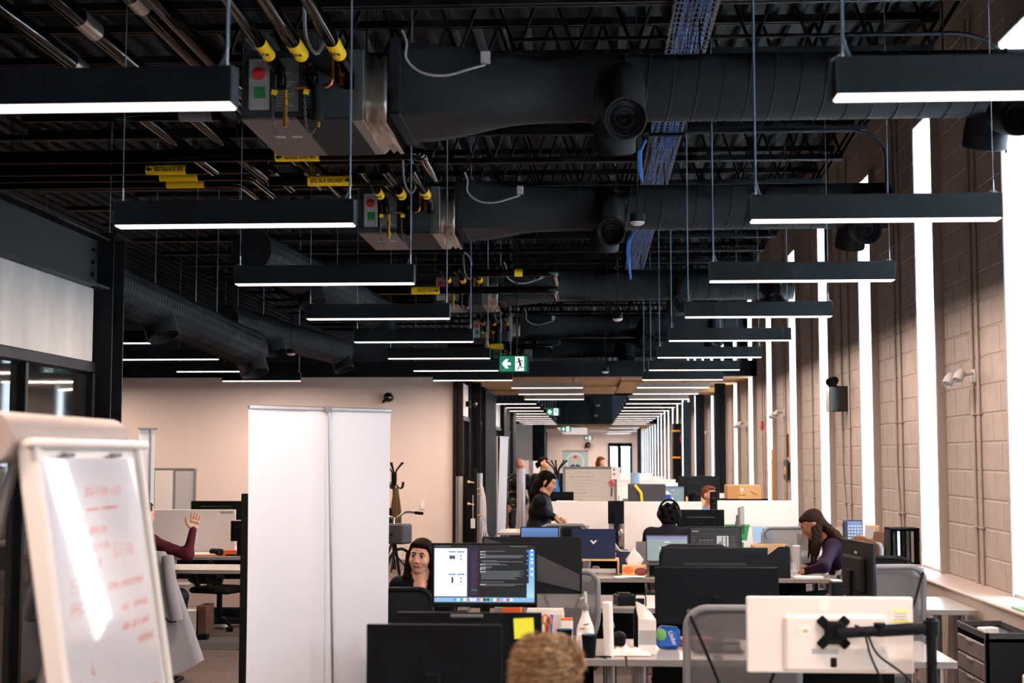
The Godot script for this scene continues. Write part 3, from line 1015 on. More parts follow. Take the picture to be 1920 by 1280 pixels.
	for e in 180:
		var z := -5.0 - e * 0.1
		b.slab(V(-0.13, -0.006, z), V(0.13, 0, z - 0.006))
		for x in [-0.133, 0.128]: b.slab(V(x, -0.006, z), V(x + 0.005, 0.066, z - 0.006))
	part(tr, "cross_wires", b, "galvanised").set_meta("kind", "stuff")
	var rng := RandomNumberGenerator.new()
	rng.seed = 11
	for e in 18:
		b = MB.new()
		var pts := []
		var x := -0.1 + 0.2 * e / 17.0
		for s in 24:
			pts.append(V(clampf(x + rng.randf_range(-0.02, 0.02), -0.115, 0.115), 0.012 + rng.randf_range(0, 0.03), -5.0 - s * 0.8))
		b.tube(curve(pts, 3), 0.007, 5)
		part(tr, "blue_cable", b, "blue_cable")
	for e in 3:
		b = MB.new()
		b.tube(curve([V(-0.16, 0.03, -12.4 - e * 0.03), V(-0.2 - 0.01 * e, -0.06, -12.45), V(-0.2 - 0.01 * e, -0.2, -12.5), V(-0.19, -0.3, -12.6)], 5), 0.012, 6)
		part(tr, "drop_cable", b, "blue_cable")
		b = MB.new()
		b.tube(curve([V(-0.1, 0.03, -17.4 - e * 0.03), V(-0.16 - 0.012 * e, -0.1, -17.5), V(-0.17 - 0.012 * e, -0.3, -17.5), V(-0.15, -0.55, -17.6)], 5), 0.014, 6)
		part(tr, "drop_cable", b, "blue_cable")
	for z in [-7.5, -12.0, -16.5, -21.0]:
		b = MB.new()
		for x in [-0.14, 0.14]: b.cyl(V(x, -0.02, z), V(x, 0.84, z), 0.005, -1, 5)
		b.slab(V(-0.15, -0.03, z - 0.02), V(0.15, -0.006, z + 0.02))
		part(tr, "trapeze_hanger", b, "black_steel")
	# conduits along the joists
	for q in [[1.25, 4.47, 12.2, 2.3], [1.0, 4.47, 16.0, 2.4], [0.9, 4.47, 9.4, 2.5]]:
		b = MB.new()
		b.tube(bend([V(-0.5, 0, 0), V(q[3], 0, 0), V(q[3] + 0.22, -0.12, 0), V(q[3] + 0.22, -0.8, 0)], 0.12), 0.014, 8)
		var c: Node3D = solo("ceiling_conduit", b, "black_steel", "thin dark conduit under the joists bending down the window wall at the %s duct" % {12.2: "second", 16.0: "third", 9.4: "first"}[q[2]], "conduit", "conduits under the joists")
		c.position = V(0, q[1], -q[2])
	# round pendant sensors / downlights
	for q in [[1195, 415, 11.0, "white bottomed round pendant downlight hanging below the second duct"], [1158, 597, 16.5, "white bottomed round pendant downlight below the third duct"], [1121, 759, 36.0, "tiny round pendant downlight in the second bay"], [1117, 778, 43.0, "farthest tiny round pendant downlight in the second bay"], [1135, 696, 23.0, "small round pendant downlight before the cork ceiling"], [546, 662, 19.0, "round pendant downlight over the far desks"]]:
		var p := W(q[0], q[1], q[2])
		var o := thing("pendant_downlight", q[3], "light", p, 0, "round pendant downlights")
		var s := 0.07
		b = MB.new(); b.lathe([Vector2(0, 0.06), Vector2(0.058, 0.058), Vector2(0.06, 0.0), Vector2(0.06, -0.005), Vector2(0.05, -0.005)], Transform3D(), 24)
		part(o, "canister", b, "black_steel")
		b = MB.new(); b.lathe([Vector2(0.058, -0.004), Vector2(0.05, -0.02), Vector2(0.03, -0.03), Vector2(0, -0.032)], Transform3D(), 24)
		part(o, "dome_lens", b, "wire_white")
		b = MB.new(); b.cyl(V(0, 0.058, 0), V(0, 5.27 - p.y, 0), 0.006, -1, 6)
		part(o, "stem", b, "black_steel")

# ---------------------------------------------------------------- furniture
const DESK := 0.73
func tex_mat(key: String, im: Image, glow := 0.0, rough := 0.4) -> StandardMaterial3D:
	var m := mat(key, "#ffffff", rough)
	var t := ImageTexture.create_from_image(im)
	if glow > 0.0:
		m.albedo_color = Color("#101010")
		m.emission_enabled = true
		m.emission_operator = BaseMaterial3D.EMISSION_OP_MULTIPLY
		m.emission = Color.WHITE
		m.emission_texture = t
		m.emission_energy_multiplier = glow
	else: m.albedo_texture = t
	return m
func img(w: int, h: int, c: String) -> Image:
	var im := Image.create(w, h, false, Image.FORMAT_RGB8)
	im.fill(Color(c))
	return im
func R(im: Image, x: float, y: float, w: float, h: float, c: String) -> void:
	im.fill_rect(Rect2i(int(x), int(y), maxi(1, int(w)), maxi(1, int(h))), Color(c))
func scribble(im: Image, x: int, y: int, w: int, c: Color, rng: RandomNumberGenerator, h := 4.0, pen := 1) -> void:
	var t := 0.0
	var gap := 0
	for k in w:
		if gap > 0:
			gap -= 1
			continue
		if rng.randf() < 0.035: gap = 5
		t += rng.randf_range(0.5, 1.5)
		var yy := y + int(sin(t) * h * rng.randf_range(0.4, 1.0))
		for a in pen + 1:
			for b in pen:
				var px := clampi(x + k + b, 0, im.get_width() - 1)
				var py := clampi(yy + a, 0, im.get_height() - 1)
				im.set_pixel(px, py, im.get_pixel(px, py).lerp(c, 0.75))
func furniture_materials() -> void:
	var m := mat("desk_white", "#a39f9b", 0.25)
	mat("desk_edge", "#8a8785", 0.45)
	mat("chair_grey", "#7d8085", 0.5)
	m = mat("chair_mesh", Color(0.42, 0.425, 0.43, 0.82), 0.8)
	m.transparency = BaseMaterial3D.TRANSPARENCY_ALPHA
	mat("chair_dark", "#4f5052", 0.7)
	mat("black_plastic", "#0c0c0d", 0.5)
	mat("black_gloss", "#0c0c0d", 0.18)
	mat("charcoal", "#1b1c1d", 0.55)
	mat("dark_grey", "#343538", 0.6)
	mat("mid_grey", "#7b7c7e", 0.6)
	mat("white_plastic", "#e9e6e1", 0.35)
	mat("divider", "#f8f5f3", 0.3)
	mat("board_white", "#e4e2de", 0.12)
	mat("paper", "#f4f2ee", 0.85)
	mat("banner_white", "#dde5ef", 0.65)
	mat("aluminium", "#b9babb", 0.3, 0.85)
	mat("wood_light", "#d3b184", 0.55)
	mat("cardboard", "#b98a55", 0.85)
	mat("cardboard_pale", "#cfa873", 0.85)
	mat("note_yellow", "#e6e83c", 0.8)
	mat("orange", "#e2642c", 0.5)
	mat("neon_green", "#7bdc4a", 0.5)
	mat("pink", "#f0509a", 0.5)
	mat("cobalt", "#2c49b8", 0.5)
	mat("navy", "#182444", 0.5)
	mat("sky_blue", "#8fb4d2", 0.6)
	mat("teal_cup", "#2b6a8c", 0.3)
	mat("wipes_blue", "#1f5cb0", 0.4)
	mat("wipes_green", "#6aa35a", 0.4)
	mat("yellow", "#f0cf2a", 0.5)
	mat("level_orange", "#dc9018", 0.5)
	mat("green", "#1f7a3c", 0.5)
	mat("mint", "#8cc09a", 0.7)
	mat("brown_leather", "#5e3715", 0.85)
	mat("brown_wood", "#5a3a28", 0.55)
	mat("coat_grey", "#8a8d93", 0.9)
	mat("coat_blue", "#1f5f9a", 0.9)
	mat("coat_black", "#141416", 0.9)
	mat("coat_navy", "#1d2334", 0.9)
	mat("leaf", "#2f4a2a", 0.6)
	mat("maroon_binding", "#7a2a26", 0.6)
	m = mat("clear_glass", Color(0.95, 0.97, 0.97, 0.12), 0.0)
	m.transparency = BaseMaterial3D.TRANSPARENCY_ALPHA
	m = mat("drawer_clear", Color(0.5, 0.47, 0.48, 0.8), 0.4)
	m.transparency = BaseMaterial3D.TRANSPARENCY_ALPHA
	m = mat("scarf", "#8d6b36", 0.95)
	var im := img(64, 256, "#5c4a22")
	for y in range(0, 256, 10):
		R(im, 0, y, 64, 3, "#3d3016"); R(im, 0, y + 5, 64, 1, "#8a7038")
	for x in range(0, 64, 8): R(im, x, 0, 2, 256, "#46381a")
	m.albedo_color = Color.WHITE
	m.albedo_texture = ImageTexture.create_from_image(im)
	# pictures on the screens that are switched on
	im = img(400, 230, "#0d0d10")
	R(im, 4, 14, 128, 188, "#eaf3ff")
	for r in 2:
		for c in 2:
			var x := 60 + c * 34
			var y := 26 + r * 88
			R(im, x, y, 28, 4, "#1c2ba0"); R(im, x, y + 38, 28, 1, "#d05a50"); R(im, x + 1, y + 44, 11, 2, "#8f9fe0"); R(im, x + 15, y + 44, 11, 2, "#8f9fe0")
			for q in 5: R(im, x, y + 52 + q * 4, 24 - (q * 5) % 9, 1, "#d4dbe4")
			if r == 0 and c == 0: R(im, x + 2, y + 14, 24, 18, "#9fb6d8"); R(im, x + 4, y + 18, 9, 11, "#10101c"); R(im, x + 15, y + 18, 9, 11, "#10101c")
			elif c == 1: R(im, x + 12, y + 14, 5, 6, "#20264a"); R(im, x + 12, y + 27, 5, 6, "#20264a")
			else: R(im, x + 11, y + 12, 7, 24, "#14141c")
	R(im, 134, 4, 44, 202, "#1d1228"); R(im, 134, 12, 8, 190, "#2a1838")
	for q in 30: R(im, 148, 20 + q * 6, 18 + (q * 7) % 12, 2, "#4a3a5c")
	R(im, 148, 176, 24, 3, "#2d9a62")
	var yy := 22
	for q in [[2, 90], [3, 0], [14, 160], [4, 165], [4, 150], [12, 60], [4, 160], [8, 70], [4, 100], [8, 40], [5, 36], [12, 165], [5, 150], [5, 165], [5, 150], [5, 160], [5, 130], [5, 140], [12, 88], [9, 165], [5, 130]]:
		yy += q[0]
		R(im, 188, yy, q[1] + 2, 2, "#6f7680")
	for q in [26, 36, 48, 76, 88, 94, 104, 154]: R(im, 184, q, 5, 4, "#d8d0d0"); R(im, 190, q, 16, 3, "#a8a0a8")
	for y in range(20, 206): R(im, 366, y, 30, 1, "#%02x%02x%02x" % [60 + y / 2, 130 + y / 3, 210])
	R(im, 366, 22, 8, 128, "#11141c")
	for q in [24, 40, 58, 72, 96, 118]: R(im, 366, q, 5, 5, "#3f8cf0"); R(im, 382, q - 6, 9, 7, "#e8f2ff")
	R(im, 4, 206, 392, 18, "#7fa9d0")
	var cols := ["#3f8ae0", "#d8d8e0", "#48b070", "#e8e8f0", "#e06080", "#f0e0e8", "#e8e0f0", "#8c70d0", "#f0c040", "#202024", "#28282c", "#40b050", "#f0f0f4", "#d84848", "#60b0d0", "#d0d0d8", "#c85050", "#f0f0f4"]
	for q in 18: R(im, 80 + q * 13, 209, 10, 11, cols[q])
	for q in 12: R(im, 8 + q * 5, 5, 3, 2, "#9a9aa8"); R(im, 300 + q * 6, 5, 4, 2, "#9a9aa8")
	tex_mat("screen_desktop", im, 1.1)
	im = img(200, 130, "#8fa3a4")
	R(im, 0, 0, 200, 16, "#7d86b8"); R(im, 86, 28, 30, 6, "#e8eef0"); R(im, 50, 56, 90, 1, "#a6b8b8")
	for q in [[60, 60, 8], [110, 52, 10], [140, 60, 8], [84, 64, 7]]: R(im, q[0], q[1], q[2], q[2], "#d5e2ea")
	R(im, 64, 92, 40, 28, "#e9f0f8"); R(im, 78, 96, 10, 20, "#4a68c8")
	tex_mat("screen_pale", im, 0.75)
	im = img(240, 130, "#131316")
	for q in 16: R(im, 8 + q * 14, 6, 6, 2, "#80808a")
	R(im, 10, 16, 30, 4, "#c8b0a0"); R(im, 10, 32, 220, 2, "#5a3a2c")
	for q in 4: R(im, 10, 44 + q * 9, 14, 2, "#7a7a80"); R(im, 44 + q * 18, 60, 12, 3, "#9a9aa0"); R(im, 44 + q * 18, 72, 12, 2, "#6a6a70")
	for q in 9: R(im, 190, 42 + q * 9, 22 + (q * 5) % 14, 2, "#7a7a82")
	R(im, 126, 40, 56, 66, "#c4c2c0"); R(im, 150, 44, 4, 60, "#3a3a3a"); R(im, 168, 44, 5, 60, "#2a2a2a"); R(im, 132, 76, 20, 26, "#6c6660"); R(im, 136, 66, 12, 12, "#8a8278"); R(im, 156, 84, 12, 18, "#f0efee")
	tex_mat("screen_dark", im, 0.8)
	im = img(64, 64, "#3a5f94")
	for y in 64: R(im, 0, y, 64, 1, "#%02x%02x%02x" % [int(86 - y), int(128 - y * 1.1), int(190 - y * 1.3)])
	tex_mat("screen_blue", im, 0.9)
	# handwriting
	var rng := RandomNumberGenerator.new()
	rng.seed = 4
	im = img(320, 460, "#e9e8ec")
	var red := Color("#c8584c")
	for q in [[120, 40, 130, 7], [120, 62, 110, 0], [120, 88, 60, 7], [120, 108, 60, 7], [124, 128, 22, 8], [190, 118, 76, 12], [40, 150, 60, 12], [30, 176, 70, 10], [160, 160, 130, 6], [196, 190, 100, 5], [190, 214, 100, 5], [100, 186, 16, 6], [240, 236, 60, 6], [70, 250, 14, 8], [60, 330, 120, 8], [200, 320, 40, 8], [60, 372, 50, 8], [232, 372, 60, 8], [200, 300, 90, 0], [60, 420, 180, 9], [40, 444, 200, 9], [250, 402, 66, 6]]:
		scribble(im, q[0], q[1], q[2], red, rng, q[3], 2)
	tex_mat("flipchart_sheet", im, 0.0, 0.10)
	M["flipchart_sheet"].clearcoat_enabled = true
	M["flipchart_sheet"].clearcoat_roughness = 0.03
	im = img(420, 300, "#c9c3b8")
	var ink := [Color("#7a4038"), Color("#8a9488"), Color("#6c8c78")]
	scribble(im, 90, 16, 120, Color("#7f948a"), rng, 5, 1)
	var y2 := 42
	for q in [[0, 40, 210], [1, 60, 240], [2, 64, 150], [1, 60, 110], [1, 66, 140], [0, 60, 120], [1, 60, 240], [2, 64, 100], [1, 66, 150], [0, 70, 170], [2, 64, 190], [1, 62, 150], [0, 40, 240]]:
		scribble(im, q[1], y2, q[2], ink[q[0]], rng, 3, 1)
		y2 += 18
	for q in [[300, 24, 60], [306, 70, 50], [310, 100, 50], [300, 150, 70]]: scribble(im, q[0], q[1], q[2], Color("#8aa08e"), rng, 4, 1)
	tex_mat("whiteboard_notes", im, 0.0, 0.2)
	im = img(128, 160, "#a9c6c8")
	tex_mat("poster", im, 0.0, 0.6)

func desk(label: String, x0: float, x1: float, d0: float, d1: float, panel := true) -> Node3D:
	var o := thing("office_desk", label, "desk", V((x0 + x1) / 2, 0, -(d0 + d1) / 2), 0, "white topped office desks")
	var w := x1 - x0
	var e := d1 - d0
	var b := MB.new()
	b.box(V(0, DESK - 0.004, 0), V(w, 0.008, e), Basis(), 0.002)
	part(o, "desk_top", b, "desk_white")
	b = MB.new(); b.box(V(0, DESK - 0.021, 0), V(w - 0.001, 0.026, e - 0.001), Basis(), 0.002)
	part(o, "edge_band", b, "desk_edge")
	for sx in [-1, 1]:
		for sz in [-1, 1]:
			b = MB.new(); b.cyl(V(sx * (w / 2 - 0.07), 0, sz * (e / 2 - 0.08)), V(sx * (w / 2 - 0.07), DESK - 0.034, sz * (e / 2 - 0.08)), 0.03, -1, 16)
			var lg := part(o, "leg", b, "chrome")
			b = MB.new(); b.cyl(V(sx * (w / 2 - 0.07), 0, sz * (e / 2 - 0.08)), V(sx * (w / 2 - 0.07), 0.03, sz * (e / 2 - 0.08)), 0.034, -1, 16)
			part(lg, "foot", b, "black_plastic")
	b = MB.new(); b.box(V(0, 0.52, -e / 2 + 0.05), V(w - 0.3, 0.26, 0.015))
	if panel: part(o, "modesty_panel", b, "charcoal")
	return o
func chair(label: String, at: Vector3, turn: float, back_top := 1.0, dark := false, at_w := 0.46) -> Node3D:
	# local: sitter looks towards +Z; the back stands at -Z
	var o := thing("office_chair", label, "chair", at, turn, "task chairs at the desks")
	var fm := "charcoal" if dark else "chair_grey"
	var mm := "charcoal" if dark else "chair_mesh"
	var b := MB.new()
	b.box(V(0, 0.46, 0.02), V(0.48, 0.07, 0.46), Basis(), 0.03)
	part(o, "seat", b, "charcoal" if dark else "chair_dark")
	var hw := at_w / 2
	var ring := []
	var y0 := 0.56
	var c := [[-hw * 0.86, y0], [-hw, y0 + 0.1], [-hw, back_top - 0.05], [-hw + 0.05, back_top], [hw - 0.05, back_top], [hw, back_top - 0.05], [hw, y0 + 0.1], [hw * 0.86, y0], [-hw * 0.86, y0]]
	for p in c:
		ring.append(V(p[0], p[1], -0.25 - 0.10 * (p[1] - y0) + 0.16 * p[0] * p[0]))
	b = MB.new(); b.tube(bend(ring, 0.05, 4), 0.016, 8)
	part(o, "back_frame", b, fm)
	b = MB.new()
	var rows := []
	for r in 9:
		var row := []
		var y := lerpf(y0, back_top - 0.004, r / 8.0)
		for q in 9:
			var x := lerpf(-hw, hw, q / 8.0) * (0.86 + 0.14 * smoothstep(y0, y0 + 0.1, y)) * 0.99
			row.append(V(x, y, -0.25 - 0.10 * (y - y0) + 0.16 * x * x))
		rows.append(row)
	b.rings(rows, false)
	part(o, "back_mesh", b, mm)
	b = MB.new()
	for s in [-1, 1]:
		b.tube(curve([V(s * (hw - 0.015), back_top - 0.03, -0.31), V(s * 0.12, 0.82, -0.335), V(s * 0.07, 0.68, -0.325), V(s * 0.05, 0.5, -0.26)], 6), 0.007 if not dark else 0.012, 6)
	part(o, "back_support", b, "charcoal")
	for s in [-1, 1]:
		b = MB.new()
		b.tube(bend([V(s * 0.24, 0.45, 0.0), V(s * 0.29, 0.5, 0.0), V(s * 0.29, 0.66, 0.0)], 0.05), 0.018, 8)
		b.box(V(s * 0.29, 0.67, 0.02), V(0.075, 0.03, 0.25), Basis(), 0.013)
		part(o, "armrest", b, "charcoal" if dark else "dark_grey")
	b = MB.new(); b.cyl(V(0, 0.1, 0), V(0, 0.43, 0), 0.028, -1, 12)
	part(o, "gas_column", b, "black_plastic")
	for k in 5:
		var an := TAU * k / 5.0
		var e := V(cos(an), 0, sin(an))
		b = MB.new()
		b.tube([V(0, 0.11, 0), V(0, 0.105, 0) + e * 0.16, V(0, 0.075, 0) + e * 0.3], [0.026, 0.02, 0.014], 8)
		var lg := part(o, "base_spoke", b, "black_plastic")
		b = MB.new()
		var t := e.cross(Vector3.UP)
		for s in [-1, 1]: b.cyl(e * 0.3 + V(0, 0.029, 0) + t * s * 0.006, e * 0.3 + V(0, 0.029, 0) + t * s * 0.026, 0.029, -1, 12)
		part(lg, "caster", b, "black_plastic")
	return o
func monitor(label: String, c: Vector3, w: float, h: float, turn: float, m := "black_plastic", screen := "", floor_y := DESK, stand := true, tilt := 0.0, shell := true) -> Node3D:
	# c: centre of the panel; the screen looks towards local +Z
	var o := thing("computer_monitor", label, "monitor", V(c.x, floor_y, c.z), turn, "monitors on the desks")
	var y := c.y - floor_y
	var b := MB.new()
	b.box(V(0, y, -0.008), V(w, h, 0.018), RX(tilt), 0.003)
	part(o, "casing", b, m)
	b = MB.new()
	var bw := w * 0.3
	b.box(V(0, y - h * 0.05, -0.032), V(w * 0.62, h * 0.6, 0.03), RX(tilt), 0.012)
	if shell: part(o, "rear_shell", b, m)
	b = MB.new(); b.box(V(0, y, 0.003), V(w - 0.016, h - 0.016, 0.002), RX(tilt))
	if screen == "": part(o, "screen", b, "black_gloss")
	else:
		b = MB.new()
		var q := V(0, y + 0.004, 0.0045)
		b.quad(q + V(-w / 2 + 0.008, -h / 2 + 0.014, 0), q + V(w / 2 - 0.008, -h / 2 + 0.014, 0), q + V(w / 2 - 0.008, h / 2 - 0.012, 0), q + V(-w / 2 + 0.008, h / 2 - 0.012, 0), V(0, 0, 1))
		part(o, "screen", b, screen, "lit screen with windows of text")
	if stand:
		b = MB.new(); b.box(V(0, y * 0.5 + 0.001, -0.055), V(0.05, y, 0.018), Basis(), 0.004)
		part(o, "stand_neck", b, "black_plastic" if m != "white_plastic" else m)
		b = MB.new(); b.box(V(0, 0.007, -0.03), V(0.24, 0.014, 0.18), Basis(), 0.004)
		part(o, "stand_base", b, "black_plastic" if m != "white_plastic" else m)
	return o
func mid(px: float, py: float, d: float) -> Vector3: return W(px, py, d)
func cup(nm: String, label: String, cat: String, p: Vector3, r0: float, r1: float, h: float, m: String, inner: String) -> Node3D:
	var o := thing(nm, label, cat, p)
	var b := MB.new(); b.lathe([Vector2(0, 0), Vector2(r0, 0), Vector2(r1, h), Vector2(r1 - 0.003, h)], Transform3D(), 20)
	part(o, "outer_wall", b, m)
	b = MB.new(); b.lathe([Vector2(r1 - 0.003, h), Vector2(r0 - 0.004, 0.01), Vector2(0, 0.01)], Transform3D(), 20)
	part(o, "inside", b, inner)
	return o
func on_desk(px: float, d: float) -> Vector3:
	var p := W(px, 1000, d)
	return V(p.x, DESK, -d)

func furniture() -> void:
	row_near()
	row_second()
	row_third()
	row_woman()
	row_dividers()
	far_things()
	far_desks()
	boards()
	ledge_things()

func row_near() -> void:
	desk("white desk at the bottom of the picture under the monitor with the yellow note", -1.35, 0.2, 4.9, 5.72)
	desk("white desk under the monitor arm with the white screen", 0.45, 2.0, 4.95, 5.75)
	var c := (mid(690, 1172, 5.15) + mid(940, 1172, 5.15)) * 0.5
	monitor("plain black monitor back lowest in front of the white banner", c - V(0, 0.16, 0), 0.48, 0.33, 180, "black_plastic", "", DESK, true, 0.0, false)
	c = (mid(747, 1145, 5.55) + mid(1014, 1149, 5.55)) * 0.5
	var o := monitor("black monitor back with yellow sticky note", c - V(0, 0.17, 0), 0.555, 0.34, 180, "black_plastic", "", DESK, true, 0.0, false)
	var b := MB.new()
	var p := mid(876, 1153, 5.55) - o.position
	b.box(V(-p.x, p.y, -0.022), V(0.125, 0.012, 0.006), Basis(), 0.002)
	part(o, "label_strip", b, "aluminium", "silver strip near the top edge")
	b = MB.new()
	p = mid(983, 1176, 5.55)
	b.box(Vector3.ZERO, V(0.076, 0.076, 0.002), RZ(3))
	var note: Node3D = solo("sticky_note", b, "note_yellow", "square yellow sticky note on the back of a black monitor", "note")
	note.position = V(p.x, p.y, -5.53 + 0.005)
	# white screen on an arm
	var d := 5.6
	c = (mid(1400, 1118, d) + mid(1713, 1262, d)) * 0.5
	var w := mid(1713, 1190, d).x - mid(1400, 1190, d).x
	var h := mid(1500, 1119, d).y - mid(1500, 1262, d).y
	o = thing("white_monitor", "white wide monitor back held by a black clamp arm", "monitor", c)
	b = MB.new(); b.box(V(0, 0, -0.005), V(w, h, 0.02), Basis(), 0.006)
	part(o, "casing", b, "white_plastic")
	b = MB.new(); b.box(V(0.02, -0.03, 0.012), V(w * 0.62, h * 0.74, 0.026), Basis(), 0.012)
	part(o, "rear_shell", b, "white_plastic")
	b = MB.new(); b.box(V(0, 0.0, -0.017), V(w - 0.02, h - 0.02, 0.003))
	part(o, "screen", b, "black_gloss")
	var v := mid(1560, 1183, d) - c
	b = MB.new()
	for s in [1, -1]: b.box(V(v.x, v.y, 0.034), V(0.15, 0.036, 0.014), RZ(45 * s), 0.005)
	b.box(V(v.x, v.y, 0.045), V(0.07, 0.085, 0.03), Basis(), 0.008)
	part(o, "mount_plate", b, "black_plastic")
	b = MB.new(); b.box(mid(1561, 1240, d) - c + V(0, 0, 0.022), V(0.024, 0.036, 0.012), Basis(), 0.003)
	part(o, "power_block", b, "black_plastic")
	b = MB.new(); b.cyl(mid(1508, 1181, d) - c + V(0, 0, 0.024), mid(1508, 1181, d) - c + V(0, 0, 0.0265), 0.022, -1, 24)
	part(o, "round_sticker", b, "paper", "round white sticker with gold mark")
	b = MB.new()
	for k in 5: b.box(mid(1508, 1181, d) - c + V(-0.008 + 0.004 * k, 0.002 - 0.001 * absf(k - 2), 0.0272), V(0.003, 0.012, 0.001), RZ(20 - 10 * k))
	part(o, "sticker_mark", b, "wood_light")
	b = MB.new(); b.cyl(mid(1545, 1135, d) - c + V(0, 0, 0.005), mid(1545, 1135, d) - c + V(0, 0, 0.0065), 0.024, -1, 24)
	part(o, "emblem", b, "paper")
	b = MB.new(); b.box(mid(1688, 1154, d) - c + V(0, 0, 0.0055), V(0.07, 0.045, 0.001), RZ(-3))
	var tg := part(o, "paper_label", b, "paper", "label with yellow border and handwriting")
	b = MB.new()
	for y in [-0.019, 0.019]: b.box(mid(1688, 1154, d) - c + V(0, y, 0.0062), V(0.066, 0.006, 0.001), RZ(-3))
	part(tg, "yellow_border", b, "note_yellow")
	b = MB.new()
	var hp := mid(1688, 1154, d) - c + V(0, 0, 0.0066)
	for k in 3:
		var wl := []
		for e in 26: wl.append(hp + V(-0.024 + 0.0019 * e, 0.0095 - 0.0105 * k - 0.00008 * e + 0.0028 * sin(e * 2.1 + k * 1.3) * (0.5 + 0.5 * sin(e * 0.7 + k)), 0))
		b.tube(wl, 0.0007, 4)
	part(tg, "handwriting", b, "ink")
	var rngm := MB.new()
	rngm.box(mid(1545, 1219, d) - c + V(0, 0, 0.0255), V(0.10, 0.02, 0.001))
	part(o, "port_label", rngm, "light_grey")
	for k in 2:
		b = MB.new()
		b.tube(curve([mid(1600, 1170, d) - c + V(0, 0, 0.04), mid(1612 + 4 * k, 1180, d) - c + V(0, 0, 0.09), mid(1622 + 14 * k, 1220, d) - c + V(0, 0, 0.1), mid(1640 + 50 * k, 1262, d) - c + V(0, 0, 0.1), mid(1660 + 60 * k, 1310, d) - c + V(0, 0, 0.05), mid(1665 + 60 * k, 1330, d) - c - V(0, 0.03, 0.02)], 6), 0.0045, 6)
		part(o, "cable", b, "black_plastic")
	var arm := thing("screen_mount", "black desk clamp pole and arm carrying the white monitor", "monitor arm", V(mid(1737, 1200, d).x, DESK, -d + 0.08))
	var top := mid(1737, 1155, d).y - DESK
	b = MB.new(); b.cyl(V(0, 0.0, 0), V(0, top, 0), 0.02, -1, 16); b.cyl(V(0, top, 0), V(0, top + 0.006, 0), 0.021, 0.016, 16)
	part(arm, "pole", b, "black_plastic")
	var a0 := mid(1565, 1183, d) - arm.position + V(0, 0, 0.07)
	var a1 := V(0, mid(1735, 1172, d).y - DESK, 0.0)
	b = MB.new(); b.tube([a0, a0.lerp(a1, 0.45)], 0.02, 8); b.tube([a0.lerp(a1, 0.45), a1], 0.023, 8); b.cyl(a0.lerp(a1, 0.45) - V(0, 0.02, 0), a0.lerp(a1, 0.45) + V(0, 0.03, 0), 0.022, -1, 12)
	b.cyl(a0, a0 - V(0, 0, 0.04), 0.018, -1, 12)
	part(arm, "arm", b, "black_plastic")
	b = MB.new(); b.cyl(a1 - V(0, 0.028, 0), a1 + V(0, 0.028, 0), 0.03, -1, 16)
	part(arm, "collar", b, "black_plastic")
	b = MB.new(); b.box(V(0, 0.006, -0.02), V(0.09, 0.012, 0.1), Basis(), 0.003)
	part(arm, "clamp", b, "black_plastic")
	# chairs near the camera
	var x := (mid(1340, 1268, 4.55).x + mid(1600, 1268, 4.55).x) / 2
	chair("grey chair whose top edge shows below the white monitor", V(x, 0, -4.45), 180, mid(1470, 1268, 4.6).y, false, 0.44)
	x = (mid(1283, 1140, 6.35).x + mid(1475, 1140, 6.35).x) / 2
	chair("large grey mesh chair behind the white monitor", V(x, 0, -6.35), 180, mid(1350, 1138, 6.1).y)
	x = mid(1060, 1206, 6.2).x - 0.22
	chair("grey chair mostly hidden behind the blond head", V(x, 0, -6.25), 170, mid(1030, 1206, 6.1).y, false, 0.44)

